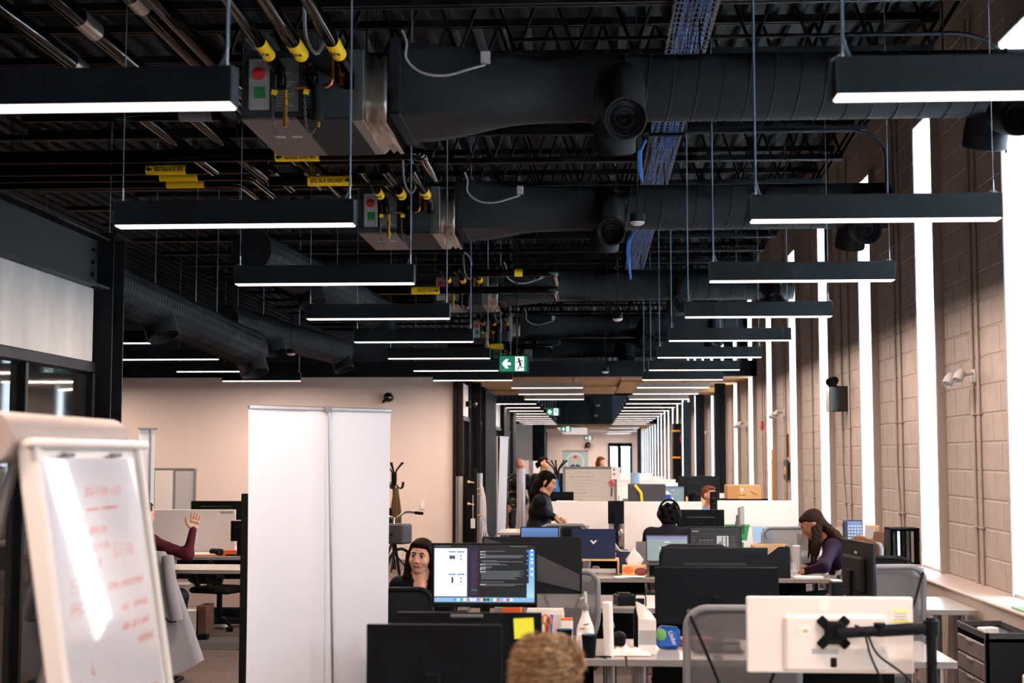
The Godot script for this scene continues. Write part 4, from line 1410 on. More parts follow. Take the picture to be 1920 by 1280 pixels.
func row_second() -> void:
	var d := 7.35
	desk("white desk with the spray bottle and black cups", -1.0, 0.165, 7.04, 7.82)
	desk("white desk with the paper bag and blue sweets bag", 0.175, 1.74, 7.04, 7.82)
	desk("white desk behind the lit screen", -1.05, -0.1, 7.86, 8.64)
	var c := (mid(810, 1018, d) + mid(1007, 1138, d)) * 0.5
	var w := mid(1007, 1075, d).x - mid(810, 1075, d).x
	var h := mid(900, 1018, d).y - mid(900, 1138, d).y
	var o := monitor("lit monitor showing product pages and a dark chat window", c, w, h, 0, "black_plastic", "screen_desktop")
	o.set_meta("category", "monitor")
	c = (mid(905, 1008, 8.2) + mid(1091, 1110, 8.2)) * 0.5
	o = monitor("charcoal monitor back with a slanted facet behind the lit monitor", c, 0.565, 0.315, 176, "charcoal", "", DESK, true, 0.0, false)
	var b := MB.new()
	b.prism([Vector2(-0.27, -0.14), Vector2(-0.27, -0.05), Vector2(0.0, 0.075), Vector2(0.27, 0.15), Vector2(0.27, -0.15), Vector2(0.0, -0.08)].map(func(e): return e * Vector2(-1, 1)), 0.012, T(Basis(Vector3.UP, PI), V(0, c.y - DESK, -0.016)))
	part(o, "facet_panel", b, "dark_grey")
	d = 7.4
	c = (mid(1228, 1063, d) + mid(1460, 1170, d)) * 0.5
	monitor("wide black monitor in the middle in front of the grey chair", c, mid(1460, 1100, d).x - mid(1228, 1100, d).x, mid(1300, 1063, d).y - mid(1300, 1170, d).y, 180, "black_plastic", "", DESK, true, 0.0, false)
	d = 7.72
	c = (mid(1240, 1025, d) + mid(1440, 1140, d)) * 0.5
	w = mid(1440, 1100, d).x - mid(1240, 1100, d).x
	h = mid(1300, 1025, d).y - mid(1300, 1138, d).y
	o = monitor("black monitor back with dark raised lettering", c, w, h, 180, "charcoal")
	words(o, "acer", 0.045, V(-w * 0.36, c.y - DESK + h * 0.36, -0.018), RY(180), "black_plastic", "lettering", true, 0.002, 0.09)
	b = MB.new(); b.box(V(0, c.y - DESK + 0.03, -0.034), V(w * 0.94, 0.05, 0.012), Basis(), 0.005)
	part(o, "rear_ridge", b, "charcoal")
	# angled monitor at the window end of the second desk
	d = 7.6
	c = mid(1612, 1068, d)
	o = monitor("black monitor turned sideways at the window end of the desk", c, 0.50, 0.30, 98, "charcoal")
	b = MB.new(); b.box(V(0.0, c.y - DESK + 0.09, -0.02), V(0.03, 0.012, 0.004)); part(o, "badge", b, "light_grey")
	var bx := MB.new(); bx.box(V(0, 0.175, 0), V(0.055, 0.35, 0.10), Basis(), 0.006)
	var sp := thing("desk_speaker", "slim black tower speaker with pale top beside the sideways monitor", "speaker", on_desk(1566, 7.35))
	part(sp, "cabinet", bx, "black_plastic")
	bx = MB.new(); bx.box(V(0, 0.353, 0), V(0.05, 0.006, 0.09), Basis(), 0.002); part(sp, "top_panel", bx, "light_grey")
	# things on the desks
	var p := on_desk(1097, 7.22)
	o = thing("spray_bottle", "white spray bottle with grey neck", "bottle", p)
	b = MB.new(); b.lathe([Vector2(0, 0), Vector2(0.042, 0), Vector2(0.044, 0.01), Vector2(0.044, 0.11), Vector2(0.04, 0.135), Vector2(0.022, 0.18), Vector2(0.016, 0.2), Vector2(0.015, 0.215), Vector2(0, 0.215)], Transform3D(), 20)
	part(o, "bottle_body", b, "white_plastic")
	b = MB.new(); b.lathe([Vector2(0.017, 0.212), Vector2(0.018, 0.235), Vector2(0.012, 0.25), Vector2(0.009, 0.25)], Transform3D(), 14)
	part(o, "neck_collar", b, "mid_grey")
	b = MB.new(); b.lathe([Vector2(0.011, 0.248), Vector2(0.009, 0.29), Vector2(0.005, 0.305), Vector2(0, 0.306)], Transform3D(), 12); b.box(V(-0.012, 0.272, 0.004), V(0.03, 0.012, 0.012), RZ(20), 0.004)
	part(o, "spray_head", b, "light_grey")
	b = MB.new(); b.box(V(0.004, 0.148, 0.037), V(0.03, 0.005, 0.001), RX(-20) * RZ(8)); b.box(V(-0.014, 0.128, 0.041), V(0.024, 0.004, 0.001), RZ(8)); part(o, "print", b, "ink")
	cup("black_cup", "black tumbler with blue inside standing at the desk edge", "cup", on_desk(1104, 7.09), 0.028, 0.038, 0.11, "black_plastic", "teal_cup")
	cup("black_cup", "black tumbler with blue inside behind the other tumbler", "cup", on_desk(1058, 7.3), 0.029, 0.04, 0.11, "black_plastic", "teal_cup")
	o = cup("pen_holder", "square black pen holder with scissors and pens", "pen holder", on_desk(1024, 7.3), 0.034, 0.036, 0.09, "black_plastic", "black_plastic")
	var pens := [["neon_green", -0.03, 0.17], ["orange", -0.004, 0.18], ["orange", 0.014, 0.17], ["cobalt", 0.028, 0.18], ["maroon_binding", 0.008, 0.16], ["aluminium", 0.02, 0.17]]
	for k in pens.size():
		b = MB.new()
		var pt := V(pens[k][1], pens[k][2], 0.01 * (k % 3 - 1))
		if k < 3:
			var rg := []
			for e in 13: rg.append(pt + V(cos(TAU * e / 12.0) * 0.014, sin(TAU * e / 12.0) * 0.022 - 0.02, 0))
			b.tube(rg, 0.0045, 6, false)
			b.cyl(pt - V(0, 0.04, 0), V(pens[k][1] * 0.5, 0.02, 0), 0.005, -1, 6)
			part(o, "scissors_handle", b, pens[k][0])
		else:
			b.cyl(V(pens[k][1] * 0.5, 0.02, 0), pt, 0.008, -1, 8)
			part(o, "pen", b, pens[k][0])
	b = MB.new(); b.box(V(0, 0.05, 0), V(0.06, 0.1, 0.05), Basis(), 0.004)
	o = solo("paper_carton", b, "paper", "small white carton with orange top behind the cups", "carton"); o.position = on_desk(1062, 7.55) + V(0, 0.03, 0)
	o.position.y = DESK
	o.scale = V(1, 1.3, 1)
	b = MB.new(); b.box(V(0, 0.103, 0), V(0.061, 0.006, 0.051)); part(o, "lid", b, "orange")
	b = MB.new(); b.lathe([Vector2(0, 0), Vector2(0.024, 0), Vector2(0.024, 0.26), Vector2(0.02, 0.263), Vector2(0.018, 0.255), Vector2(0, 0.255)], Transform3D(), 20)
	o = solo("paper_roll", b, "paper", "tall narrow white paper roll standing on end", "paper roll"); o.position = on_desk(1141, 7.14)
	o.rotation.z = deg_to_rad(1.5)
	b = MB.new(); b.lathe([Vector2(0, 0), Vector2(0.014, 0), Vector2(0.014, 0.1), Vector2(0.012, 0.105), Vector2(0, 0.105)], Transform3D(), 14)
	o = solo("lotion_tube", b, "pink", "pale pink bottle with blue cap upside down", "bottle"); o.position = on_desk(1086, 7.18); o.material_override = M["paper"]
	b = MB.new(); b.lathe([Vector2(0.016, 0), Vector2(0.016, 0.018), Vector2(0.0, 0.018)], Transform3D(), 14); part(o, "cap", b, "cobalt")
	b = MB.new(); b.box(V(0, 0.012, 0), V(0.075, 0.022, 0.035), RY(12), 0.006); b.box(V(-0.03, 0.02, 0.01), V(0.03, 0.018, 0.02), RY(-20), 0.004)
	o = solo("pink_toy", b, "pink", "bright pink plastic piece beside the black tumbler", "toy"); o.position = on_desk(1078, 7.1)
	b = MB.new()
	for e in 4:
		var q := curve([V(-0.05, 0.004, 0.0), V(-0.02 + 0.01 * e, 0.006, 0.03), V(0.03, 0.004, 0.01 * e), V(0.06, 0.004, -0.02 + 0.015 * e)], 6)
		b.tube(q, 0.0025, 5)
	b.tube(curve([V(0.0, 0.004, 0.02), V(0.03, 0.004, 0.06), V(0.032, -0.0, 0.075), V(0.033, -0.12, 0.08)], 6), 0.0025, 5)
	o = solo("charging_cable", b, "black_plastic", "thin black cable hanging over the desk front edge", "cable"); o.position = on_desk(1122, 7.12)
	b = MB.new(); b.lathe([Vector2(0.05, 0), Vector2(0.052, 0.006), Vector2(0, 0.008)], Transform3D(), 20)
	o = solo("green_coaster", b, "green", "round green coaster beside the paper roll", "coaster"); o.position = on_desk(1154, 7.25)
	# paper bag, crumpled plastic bag, bottle, wipes
	p = on_desk(1212, 7.22)
	o = thing("paper_bag", "tall white paper bag with a crumpled top", "bag", p)
	b = MB.new(); b.box(V(0, 0.085, 0), V(0.085, 0.17, 0.06), Basis(), 0.003)
	part(o, "bag_body", b, "paper")
	b = MB.new()
	b.rings([[V(-0.042, 0.17, -0.03), V(0.042, 0.17, -0.03), V(0.042, 0.17, 0.03), V(-0.042, 0.17, 0.03)], [V(-0.05, 0.21, -0.01), V(0.02, 0.2, -0.015), V(0.02, 0.205, 0.012), V(-0.046, 0.215, 0.014)], [V(-0.056, 0.255, 0.0), V(-0.02, 0.235, -0.01), V(-0.015, 0.24, 0.01), V(-0.052, 0.258, 0.005)]], true, false, true)
	part(o, "crumpled_top", b, "white_plastic")
	b = MB.new(); b.box(V(0, 0.085, 0.0308), V(0.084, 0.07, 0.001)); part(o, "printed_band", b, "light_grey")
	b = MB.new(); b.box(V(0.01, 0.1, 0.0315), V(0.04, 0.006, 0.001)); part(o, "print", b, "cardboard_pale")
	var rng := RandomNumberGenerator.new(); rng.seed = 9
	var rows := []
	for a in 8:
		var row := []
		for e in 11:
			var u := a / 7.0 - 0.5
			var t := e / 10.0 - 0.5
			var hh := maxf(0.0, 0.05 * (1.0 - 4.0 * u * u) * (1.0 - 3.6 * t * t)) * rng.randf_range(0.4, 1.2)
			row.append(V(t * 0.2, 0.003 + hh, u * 0.12))
		rows.append(row)
	b = MB.new(); b.rings(rows, false)
	o = solo("plastic_bag", b, "white_plastic", "flat crumpled white plastic bag between roll and paper bag", "bag"); o.position = on_desk(1180, 7.2)
	o = thing("water_bottle", "black drink bottle with a carry loop behind the paper bag", "bottle", on_desk(1199, 7.45))
	b = MB.new(); b.lathe([Vector2(0, 0), Vector2(0.034, 0), Vector2(0.035, 0.17), Vector2(0.028, 0.2), Vector2(0.022, 0.21), Vector2(0.022, 0.225), Vector2(0, 0.225)], Transform3D(), 20)
	part(o, "bottle_body", b, "black_plastic")
	b = MB.new(); b.lathe([Vector2(0.024, 0.222), Vector2(0.024, 0.25), Vector2(0, 0.252)], Transform3D(), 16)
	b.tube(bend([V(-0.03, 0.21, 0), V(-0.03, 0.27, 0), V(0.03, 0.27, 0), V(0.03, 0.21, 0)], 0.02), 0.004, 6)
	part(o, "lid", b, "charcoal")
	o = thing("sweets_bag", "blue sweets bag with green and orange swirl", "bag", on_desk(1251, 7.42))
	b = MB.new(); b.box(V(0, 0.058, 0), V(0.12, 0.115, 0.06), RZ(-4), 0.02)
	part(o, "packet_body", b, "wipes_blue")
	b = MB.new(); b.ball(V(-0.035, 0.075, 0.026), V(0.028, 0.032, 0.01), 14); part(o, "green_swirl", b, "wipes_green")
	words(o, "Lindor", 0.03, V(0.02, 0.06, 0.033), RZ(-70), "paper", "lettering", true, 0.001, 0.07)
	b = MB.new(); b.box(V(0, 0.012, 0), V(0.26, 0.02, 0.18), Basis(), 0.004); b.box(V(0.03, 0.03, 0.01), V(0.2, 0.014, 0.14), RY(6), 0.003)
	o = solo("book_pile", b, "maroon_binding", "two dark red books lying beside the blue sweets bag", "books"); o.position = on_desk(1296, 7.6)
	b = MB.new(); b.cyl(V(0, 0.04, 0), V(0, 0.0, 0), 0.035, 0.03, 16); b.ball(V(0, 0.045, 0), V(0.036, 0.028, 0.036), 14)
	o = solo("computer_mouse_ball", b, "charcoal", "dark round hand trainer ball on the desk seam", "ball"); o.position = on_desk(1160, 7.55)
	b = MB.new(); b.box(V(0, 0.02, 0), V(0.2, 0.04, 0.1), Basis(), 0.006)
	o = solo("monitor_riser", b, "white_plastic", "white low riser beside the lit monitor", "riser"); o.position = on_desk(1022, 7.64); o.scale.y = 4.4
	b = MB.new(); b.box(V(0, 0.02, 0), V(0.25, 0.05, 0.12), Basis(), 0.004)
	o = solo("tan_box", b, "cardboard_pale", "low tan box under the lit monitor", "box"); o.position = on_desk(880, 7.64) + V(0, 0.005, 0)
	b = MB.new(); b.box(V(0, 0.05, 0), V(0.1, 0.1, 0.1), Basis(), 0.004)
	o = solo("orange_box", b, "orange", "orange box under the corner of the lit monitor", "box"); o.position = on_desk(960, 7.66); o.scale.y = 1.9
	# chairs between the second and third desks
	var x := mid(1122, 1073, 8.95).x - 0.23
	chair("grey mesh chair beside the charcoal monitor back", V(x, 0, -8.98), 0, mid(1100, 1073, 9.2).y)
	x = mid(1533, 1060, 8.5).x + 0.23
	chair("pale grey chair behind the sideways monitor", V(x, 0, -8.3), 190, mid(1580, 1060, 8.1).y)
	x = mid(1704, 1068, 9.0).x - 0.23
	chair("pale grey chair beside the window ledge", V(x, 0, -8.95), 172, mid(1670, 1068, 8.7).y)

func row_third() -> void:
	desk("white desk with the black power box", -0.62, 0.92, 9.4, 10.28)
	desk("white desk reaching the window ledge", 0.94, 2.46, 9.4, 10.28)
	var b := MB.new()
	b.box(V(0, 0.035, 0), V(0.12, 0.07, 0.14), RY(14), 0.006)
	for k in 3: b.box(V(-0.03 + 0.03 * k, 0.074, 0), V(0.018, 0.012, 0.1), RY(14), 0.003)
	var o: Node3D = solo("power_strip_box", b, "black_plastic", "black power strip block on the third desk", "power strip"); o.position = on_desk(1170, 9.6)
	b = MB.new(); b.tube(curve([V(-0.2, 0.005, 0.0), V(-0.1, 0.006, 0.06), V(0.0, 0.006, 0.02)], 8), 0.005, 6)
	o = solo("tan_cable", b, "wood_light", "tan cable running to the black power block", "cable"); o.position = on_desk(1160, 9.7)
	b = MB.new(); b.tube(curve([V(-0.1, 0.004, 0), V(0.3, 0.004, 0.1), V(0.7, 0.004, 0.05)], 8), 0.005, 6)
	o = solo("black_cable", b, "black_plastic", "black cable lying along the third desk", "cable"); o.position = on_desk(1465, 9.8)
	# drawer cart by the ledge
	var d0 := 8.05
	o = thing("drawer_cart", "dark drawer cart with see-through drawers and an open top tray", "drawer cart", V(2.27, 0, -8.36))
	var w := 0.26
	var e := 0.62
	var h := 0.745
	b = MB.new()
	b.slab(V(-w / 2, 0.05, e / 2 - 0.012), V(w / 2, h - 0.03, e / 2)); b.slab(V(-w / 2, 0.05, -e / 2), V(w / 2, h - 0.03, -e / 2 + 0.012)); b.slab(V(w / 2 - 0.012, 0.05, -e / 2), V(w / 2, h - 0.03, e / 2))
	b.slab(V(-w / 2, h - 0.05, -e / 2), V(w / 2, h - 0.035, e / 2)); b.slab(V(-w / 2, 0.05, -e / 2), V(w / 2, 0.065, e / 2))
	part(o, "cart_body", b, "charcoal")
	b = MB.new()
	for s in [-1, 1]:
		b.slab(V(s * w / 2, h - 0.05, -e / 2), V(s * (w / 2 - 0.01), h, e / 2), 0.002); b.slab(V(-w / 2, h - 0.05, s * e / 2), V(w / 2, h, s * (e / 2 - 0.01)), 0.002)
		for q in [-1, 1]: b.slab(V(s * w / 2 + 0.002 * s, 0.02, q * e / 2), V(s * (w / 2 - 0.02), h, q * (e / 2 - 0.02)))
	part(o, "tray_rim", b, "dark_grey")
	for k in 6:
		b = MB.new(); b.slab(V(-w / 2 - 0.004, 0.075 + k * 0.102, -e / 2 + 0.03), V(-w / 2 + 0.02, 0.168 + k * 0.102, e / 2 - 0.03), 0.005)
		var dr := part(o, "drawer", b, "drawer_clear")
		b = MB.new(); b.slab(V(-w / 2 - 0.012, 0.15 + k * 0.102, -0.06), V(-w / 2, 0.165 + k * 0.102, 0.06), 0.003)
		part(dr, "pull", b, "mid_grey")
	b = MB.new()
	for s in [-1, 1]:
		for q in [-1, 1]: b.cyl(V(s * 0.1, 0.025, q * 0.26 - 0.012), V(s * 0.1, 0.025, q * 0.26 + 0.012), 0.025, -1, 12)
	part(o, "casters", b, "black_plastic").set_meta("kind", "stuff")
	b = MB.new(); b.box(V(0, 0.018, 0), V(0.1, 0.034, 0.07), RY(20), 0.005)
	var c: Node3D = solo("small_carton", b, "paper", "small cream carton lying in the cart tray", "carton"); c.position = V(2.23, h - 0.035, -8.33)
	b = MB.new(); b.box(V(0, 0.006, 0), V(0.05, 0.01, 0.03), RY(-15), 0.002)
	c = solo("name_badge", b, "light_grey", "grey badge lying in the cart tray", "badge"); c.position = V(2.30, h - 0.035, -8.2)
	b = MB.new(); b.cyl(V(-0.03, 0.008, 0), V(0.03, 0.008, 0.01), 0.007, -1, 8)
	c = solo("marker_pen", b, "ink", "black marker lying in the cart tray", "pen"); c.position = V(2.35, h - 0.035, -8.28)
	b = MB.new(); b.slab(V(0, 0, 0), V(0.2, 0.012, -0.62), 0.002)
	c = solo("green_folder", b, "mint", "pale green folder lying on the window ledge behind the drawer cart", "folder"); c.position = V(2.5, 0.803, -8.2)
	# white box at the right bottom corner and tan lounge chair edge
	o = thing("white_machine", "white boxy machine at the bottom corner under the window ledge", "machine", V(2.05, 0, -6.3))
	b = MB.new(); b.box(V(0, 0.38, 0), V(0.34, 0.76, 0.4), Basis(), 0.012); part(o, "body", b, "white_plastic")
	b = MB.new(); b.box(V(-0.05, 0.66, 0.2), V(0.14, 0.05, 0.012), Basis(), 0.004); part(o, "panel", b, "black_plastic")
	b = MB.new(); b.box(V(-0.171, 0.62, 0.08), V(0.006, 0.04, 0.1), Basis(), 0.002); part(o, "vent", b, "dark_grey")
	o = thing("tub_chair", "dark brown padded chair cut off by the picture edge", "chair", V(2.21, 0, -7.1), -62)
	b = MB.new(); b.box(V(0, 0.66, -0.12), V(0.36, 0.5, 0.07), RX(8), 0.034); part(o, "backrest", b, "brown_wood")
	b = MB.new(); b.box(V(0, 0.42, 0.03), V(0.36, 0.08, 0.3), Basis(), 0.03); part(o, "seat", b, "brown_wood")
	for q in [[-1, -1], [1, -1], [-1, 1], [1, 1]]:
		b = MB.new(); b.cyl(V(q[0] * 0.15, 0, 0.03 + q[1] * 0.12), V(q[0] * 0.14, 0.39, 0.03 + q[1] * 0.11), 0.012, -1, 8); part(o, "leg", b, "black_plastic")

func row_woman() -> void:
	var d := 12.1
	desk("white desk with the tissue box and blue laptop", -1.25, 0.62, 11.68, 12.68)
	desk("white desk where the woman in purple works", 0.64, 2.0, 11.7, 12.68)
	# blue laptop lid with a white chevron on a wooden riser
	var o := thing("wooden_riser", "light wooden laptop riser open at the front", "riser", on_desk(1115, d))
	var b := MB.new()
	b.slab(V(-0.2, 0.115, -0.13), V(0.2, 0.13, 0.13), 0.002)
	part(o, "shelf", b, "wood_light")
	for s in [-1, 1]:
		b = MB.new(); b.slab(V(s * 0.2, 0, -0.13), V(s * 0.186, 0.116, 0.13), 0.002)
		part(o, "side_panel", b, "wood_light")
	var p := o.position + V(0, 0.13, 0)
	o = laptop("navy laptop lid with a white chevron on the wooden riser", p + V(-0.01, 0, 0.06), 0.36, 0.24, 180, "navy", "")
	var lid: Node3D = o.get_node("lid")
	var mk := MB.new()
	mk.prism([Vector2(-0.03, 0.014), Vector2(-0.013, 0.014), Vector2(0, -0.002), Vector2(0.013, 0.014), Vector2(0.03, 0.014), Vector2(0.004, -0.018), Vector2(-0.004, -0.018)], 0.0015, T(RY(180), V(0, 0.13, -0.0035)))
	part(lid, "chevron_mark", mk, "paper")
	# tissue box
	o = thing("tissue_box", "patterned tissue box with a white tissue sticking out", "tissue box", on_desk(1189, 11.9))
	b = MB.new(); b.box(V(0, 0.045, 0), V(0.2, 0.09, 0.11), Basis(), 0.006); part(o, "box_body", b, "cardboard_pale")
	b = MB.new(); b.ball(V(0.05, 0.04, 0.052), V(0.06, 0.035, 0.008), 12); part(o, "red_pattern", b, "maroon_binding")
	b = MB.new(); b.ball(V(-0.05, 0.05, 0.053), V(0.05, 0.03, 0.006), 12); part(o, "orange_pattern", b, "orange")
	b = MB.new()
	b.rings([[V(-0.05, 0.09, -0.02), V(0.05, 0.09, -0.02), V(0.05, 0.09, 0.02), V(-0.05, 0.09, 0.02)], [V(-0.075, 0.13, -0.03), V(0.06, 0.12, -0.01), V(0.075, 0.135, 0.03), V(-0.04, 0.12, 0.03)], [V(-0.02, 0.2, -0.015), V(0.03, 0.18, -0.01), V(0.05, 0.17, 0.02), V(-0.01, 0.19, 0.02)], [V(0.0, 0.225, 0.0), V(0.012, 0.21, 0.0), V(0.012, 0.21, 0.01), V(0.0, 0.22, 0.01)]], true, false, true)
	part(o, "tissue", b, "paper")
	b = MB.new(); b.box(V(0, 0.004, 0), V(0.22, 0.006, 0.15), RY(12)); b.box(V(0.03, 0.009, 0.02), V(0.2, 0.003, 0.14), RY(-9))
	o = solo("paper_sheets", b, "paper", "loose white sheets before the tissue box", "paper"); o.position = on_desk(1178, 11.77)
	# laptop with pale screen, monitor with dark page
	var c := (mid(1212, 1003, 12.0) + mid(1291, 1050, 12.0)) * 0.5
	o = laptop("open laptop with a pale blue-grey page", V(c.x, DESK + 0.09, -12.0), 0.35, 0.225, 0, "dark_grey", "screen_pale")
	b = MB.new(); b.slab(V(-0.15, 0, -0.1), V(0.15, 0.09, 0.1), 0.003)
	o = solo("laptop_stand", b, "charcoal", "dark stand lifting the pale screened laptop", "stand"); o.position = V(c.x, DESK, -12.05)
	c = (mid(1292, 990, 12.3) + mid(1391, 1040, 12.3)) * 0.5
	monitor("monitor with a dark page and a cat photo", c, mid(1391, 1010, 12.3).x - mid(1292, 1010, 12.3).x, 0.25, 0, "black_plastic", "screen_dark")
	b = MB.new(); b.box(V(0, 0.1, 0), V(0.13, 0.2, 0.03), RY(-10) * RX(-8), 0.004)
	for q in [[1168, 12.2, 0.9, "upright navy binder leaning by the tissue box", "navy"], [1205, 12.4, 1.25, "grey upright document holder beside the pale laptop", "mid_grey"]]:
		o = solo("upright_binder", b, q[4], q[3], "binder", "binders standing on the desk"); o.position = on_desk(q[0], q[1]); o.scale = V(0.9, q[2], 1)
	# document sorter
	o = thing("file_sorter", "dark grey file sorter with a slanted cream side", "file sorter", on_desk(1447, 11.85))
	b = MB.new(); b.prism([Vector2(-0.13, 0), Vector2(0.13, 0), Vector2(0.13, 0.25), Vector2(0.04, 0.25), Vector2(-0.08, 0.16), Vector2(-0.13, 0.16)], 0.012, T(Basis(), V(0, 0, 0.10)))
	part(o, "side_panel", b, "charcoal")
	b = MB.new(); b.slab(V(-0.13, 0, -0.11), V(0.13, 0.262, -0.098)); part(o, "back_panel", b, "wood_light")
	b = MB.new(); b.slab(V(0.12, 0, -0.1), V(0.13, 0.25, 0.1)); b.slab(V(-0.13, 0, -0.1), V(0.13, 0.01, 0.1)); part(o, "end_panel", b, "charcoal")
	# glass, white jug
	o = cup("drinking_glass", "clear water glass on the desk by the woman's hand", "glass", on_desk(1487, 11.78), 0.03, 0.034, 0.12, "clear_glass", "clear_glass")
	b = MB.new(); b.lathe([Vector2(0, 0.004), Vector2(0.027, 0.004), Vector2(0.029, 0.06), Vector2(0, 0.06)], Transform3D(), 18); part(o, "water", b, "clear_glass")
	b = MB.new(); b.lathe([Vector2(0, 0), Vector2(0.034, 0), Vector2(0.036, 0.15), Vector2(0.036, 0.23), Vector2(0.03, 0.235), Vector2(0, 0.235)], Transform3D(), 18)
	o = solo("white_canister", b, "light_grey", "pale grey canister behind the water glass", "canister"); o.position = on_desk(1493, 12.2)
	b = MB.new(); b.slab(V(-0.12, 0, -0.08), V(0.12, 0.012, 0.08), 0.003); o = solo("notebook", b, "paper", "open pale notebook under the woman's hand", "notebook"); o.position = on_desk(1512, 11.84)
	# black chair at the front of this row
	chair("black office chair before the desk with the dark page monitor", V(mid(1300, 1030, 11.1).x, 0, -11.05), 178, mid(1290, 1021, 10.9).y, true, 0.5)
	chair("grey chair the woman in purple sits on", V(2.08, 0, -12.25), -80, 0.98)
	# brown jacket over a chair back
	o = thing("brown_jacket", "tan suede jacket hung over a chair by the ledge", "jacket", V(mid(1622, 1050, 11.0).x, 0, -11.0))
	var pl := []
	for q in [[1590, 1030], [1596, 1012], [1606, 1004], [1617, 1004], [1627, 1009], [1637, 1011], [1643, 1020], [1648, 1045], [1656, 1100], [1652, 1130], [1600, 1130], [1592, 1080]]:
		var w3 := mid(q[0], q[1], 11.0) - o.position
		pl.append(V(w3.x, w3.y, 0))
	pl.append(pl[0])
	pl = curve(pl, 4); pl.pop_back()
	var cen := Vector3.ZERO
	for q in pl: cen += q / pl.size()
	var rows := []
	for q in [[0.6, -0.07], [0.9, -0.06], [1.0, -0.03], [1.0, 0.03], [0.92, 0.06], [0.7, 0.075]]:
		var row := []
		for e in pl: row.append(cen + (e - cen) * q[0] + V(0, 0, q[1]))
		rows.append(row)
	b = MB.new(); b.rings(rows, true, true, true)
	part(o, "jacket_back", b, "brown_leather")
	b = MB.new(); b.tube(curve([cen + V(-0.08, 0.1, 0.075), cen + V(-0.03, 0.135, 0.085), cen + V(0.02, 0.1, 0.085), cen + V(0.03, 0.0, 0.085)], 6), 0.008, 6)
	part(o, "lapel_seam", b, "brown_wood")
	chair("chair under the tan jacket", o.position + V(0.02, 0, 0.18), 180, 0.98, true, 0.42)
	# left end: blue lit laptop and dark gear
	c = (mid(975, 973, 12.2) + mid(1048, 996, 12.2)) * 0.5
	o = laptop("laptop with a blue lit screen below the woman in black", V(c.x, DESK + 0.17, -12.2), 0.33, 0.2, 0, "charcoal", "screen_blue")
	b = MB.new(); b.slab(V(-0.2, 0, -0.12), V(0.24, 0.17, 0.14), 0.004)
	o = solo("dark_box", b, "black_plastic", "black box under the blue lit laptop", "box"); o.position = V(c.x, DESK, -12.2)
	c = mid(1065, 990, 12.6)
	b = MB.new(); b.box(V(0, 0.185, 0), V(0.18, 0.37, 0.16), RY(10), 0.02)
	o = solo("laptop_bag", b, "coat_black", "black bag slumped beside the blue lit laptop", "bag"); o.position = V(c.x + 0.03, DESK, -12.5)
	chair("small grey chair behind the navy laptop", V(mid(1058, 980, 13.4).x, 0, -13.5), 0, mid(1090, 985, 13.7).y)

func laptop(label: String, at: Vector3, w: float, h: float, turn: float, m: String, screen: String) -> Node3D:
	var o := thing("laptop", label, "laptop", at, turn, "laptops on the desks")
	var b := MB.new(); b.box(V(0, 0.009, 0.1), V(w, 0.016, 0.23), Basis(), 0.004)
	part(o, "keyboard_base", b, m)
	b = MB.new(); b.box(V(0, 0.018, 0.09), V(w - 0.04, 0.003, 0.11)); part(o, "keys", b, "black_plastic")
	b = MB.new(); b.box(V(0, h / 2, 0), V(w, h, 0.006), Basis(), 0.002)
	var lid := part(o, "lid", b, m)
	lid.position = V(0, 0.015, -0.015)
	lid.rotation.x = deg_to_rad(-14)
	b = MB.new()
	b.quad(V(-w / 2 + 0.01, 0.012, 0.0035), V(w / 2 - 0.01, 0.012, 0.0035), V(w / 2 - 0.01, h - 0.01, 0.0035), V(-w / 2 + 0.01, h - 0.01, 0.0035), V(0, 0, 1))
	part(lid, "screen", b, screen if screen != "" else "black_gloss")
	return o

func divider_panel(label: String, px0: float, px1: float, top: float, d: float, bottom := 0.55) -> Node3D:
	var a := mid(px0, top, d)
	var c := mid(px1, top, d)
	var o := thing("desk_divider", label, "divider", V((a.x + c.x) / 2, 0, -d), 0, "white desk divider boards")
	var b := MB.new(); b.slab(V(a.x - o.position.x, bottom, -0.012), V(c.x - o.position.x, a.y, 0.012), 0.003)
	part(o, "board", b, "divider")
	for s in [-1, 1]:
		b = MB.new(); b.slab(V(s * (c.x - a.x) * 0.4 - 0.012, 0, -0.014), V(s * (c.x - a.x) * 0.4 + 0.012, bottom, 0.014)); b.slab(V(s * (c.x - a.x) * 0.4 - 0.02, 0, -0.16), V(s * (c.x - a.x) * 0.4 + 0.02, 0.02, 0.16), 0.003)
		part(o, "foot_bracket", b, "aluminium")
	return o
func crate(nm: String, label: String, cat: String, px0: float, px1: float, top: float, bot: float, d: float, m: String, deep := 0.3) -> Node3D:
	var a := mid(px0, top, d)
	var c := mid(px1, bot, d)
	var o := thing(nm, label, cat, V((a.x + c.x) / 2, c.y, -d - deep / 2))
	var b := MB.new(); b.slab(V(a.x - o.position.x, 0, -deep / 2), V(c.x - o.position.x, a.y - c.y, deep / 2), 0.004)
	part(o, "body", b, m)
	return o
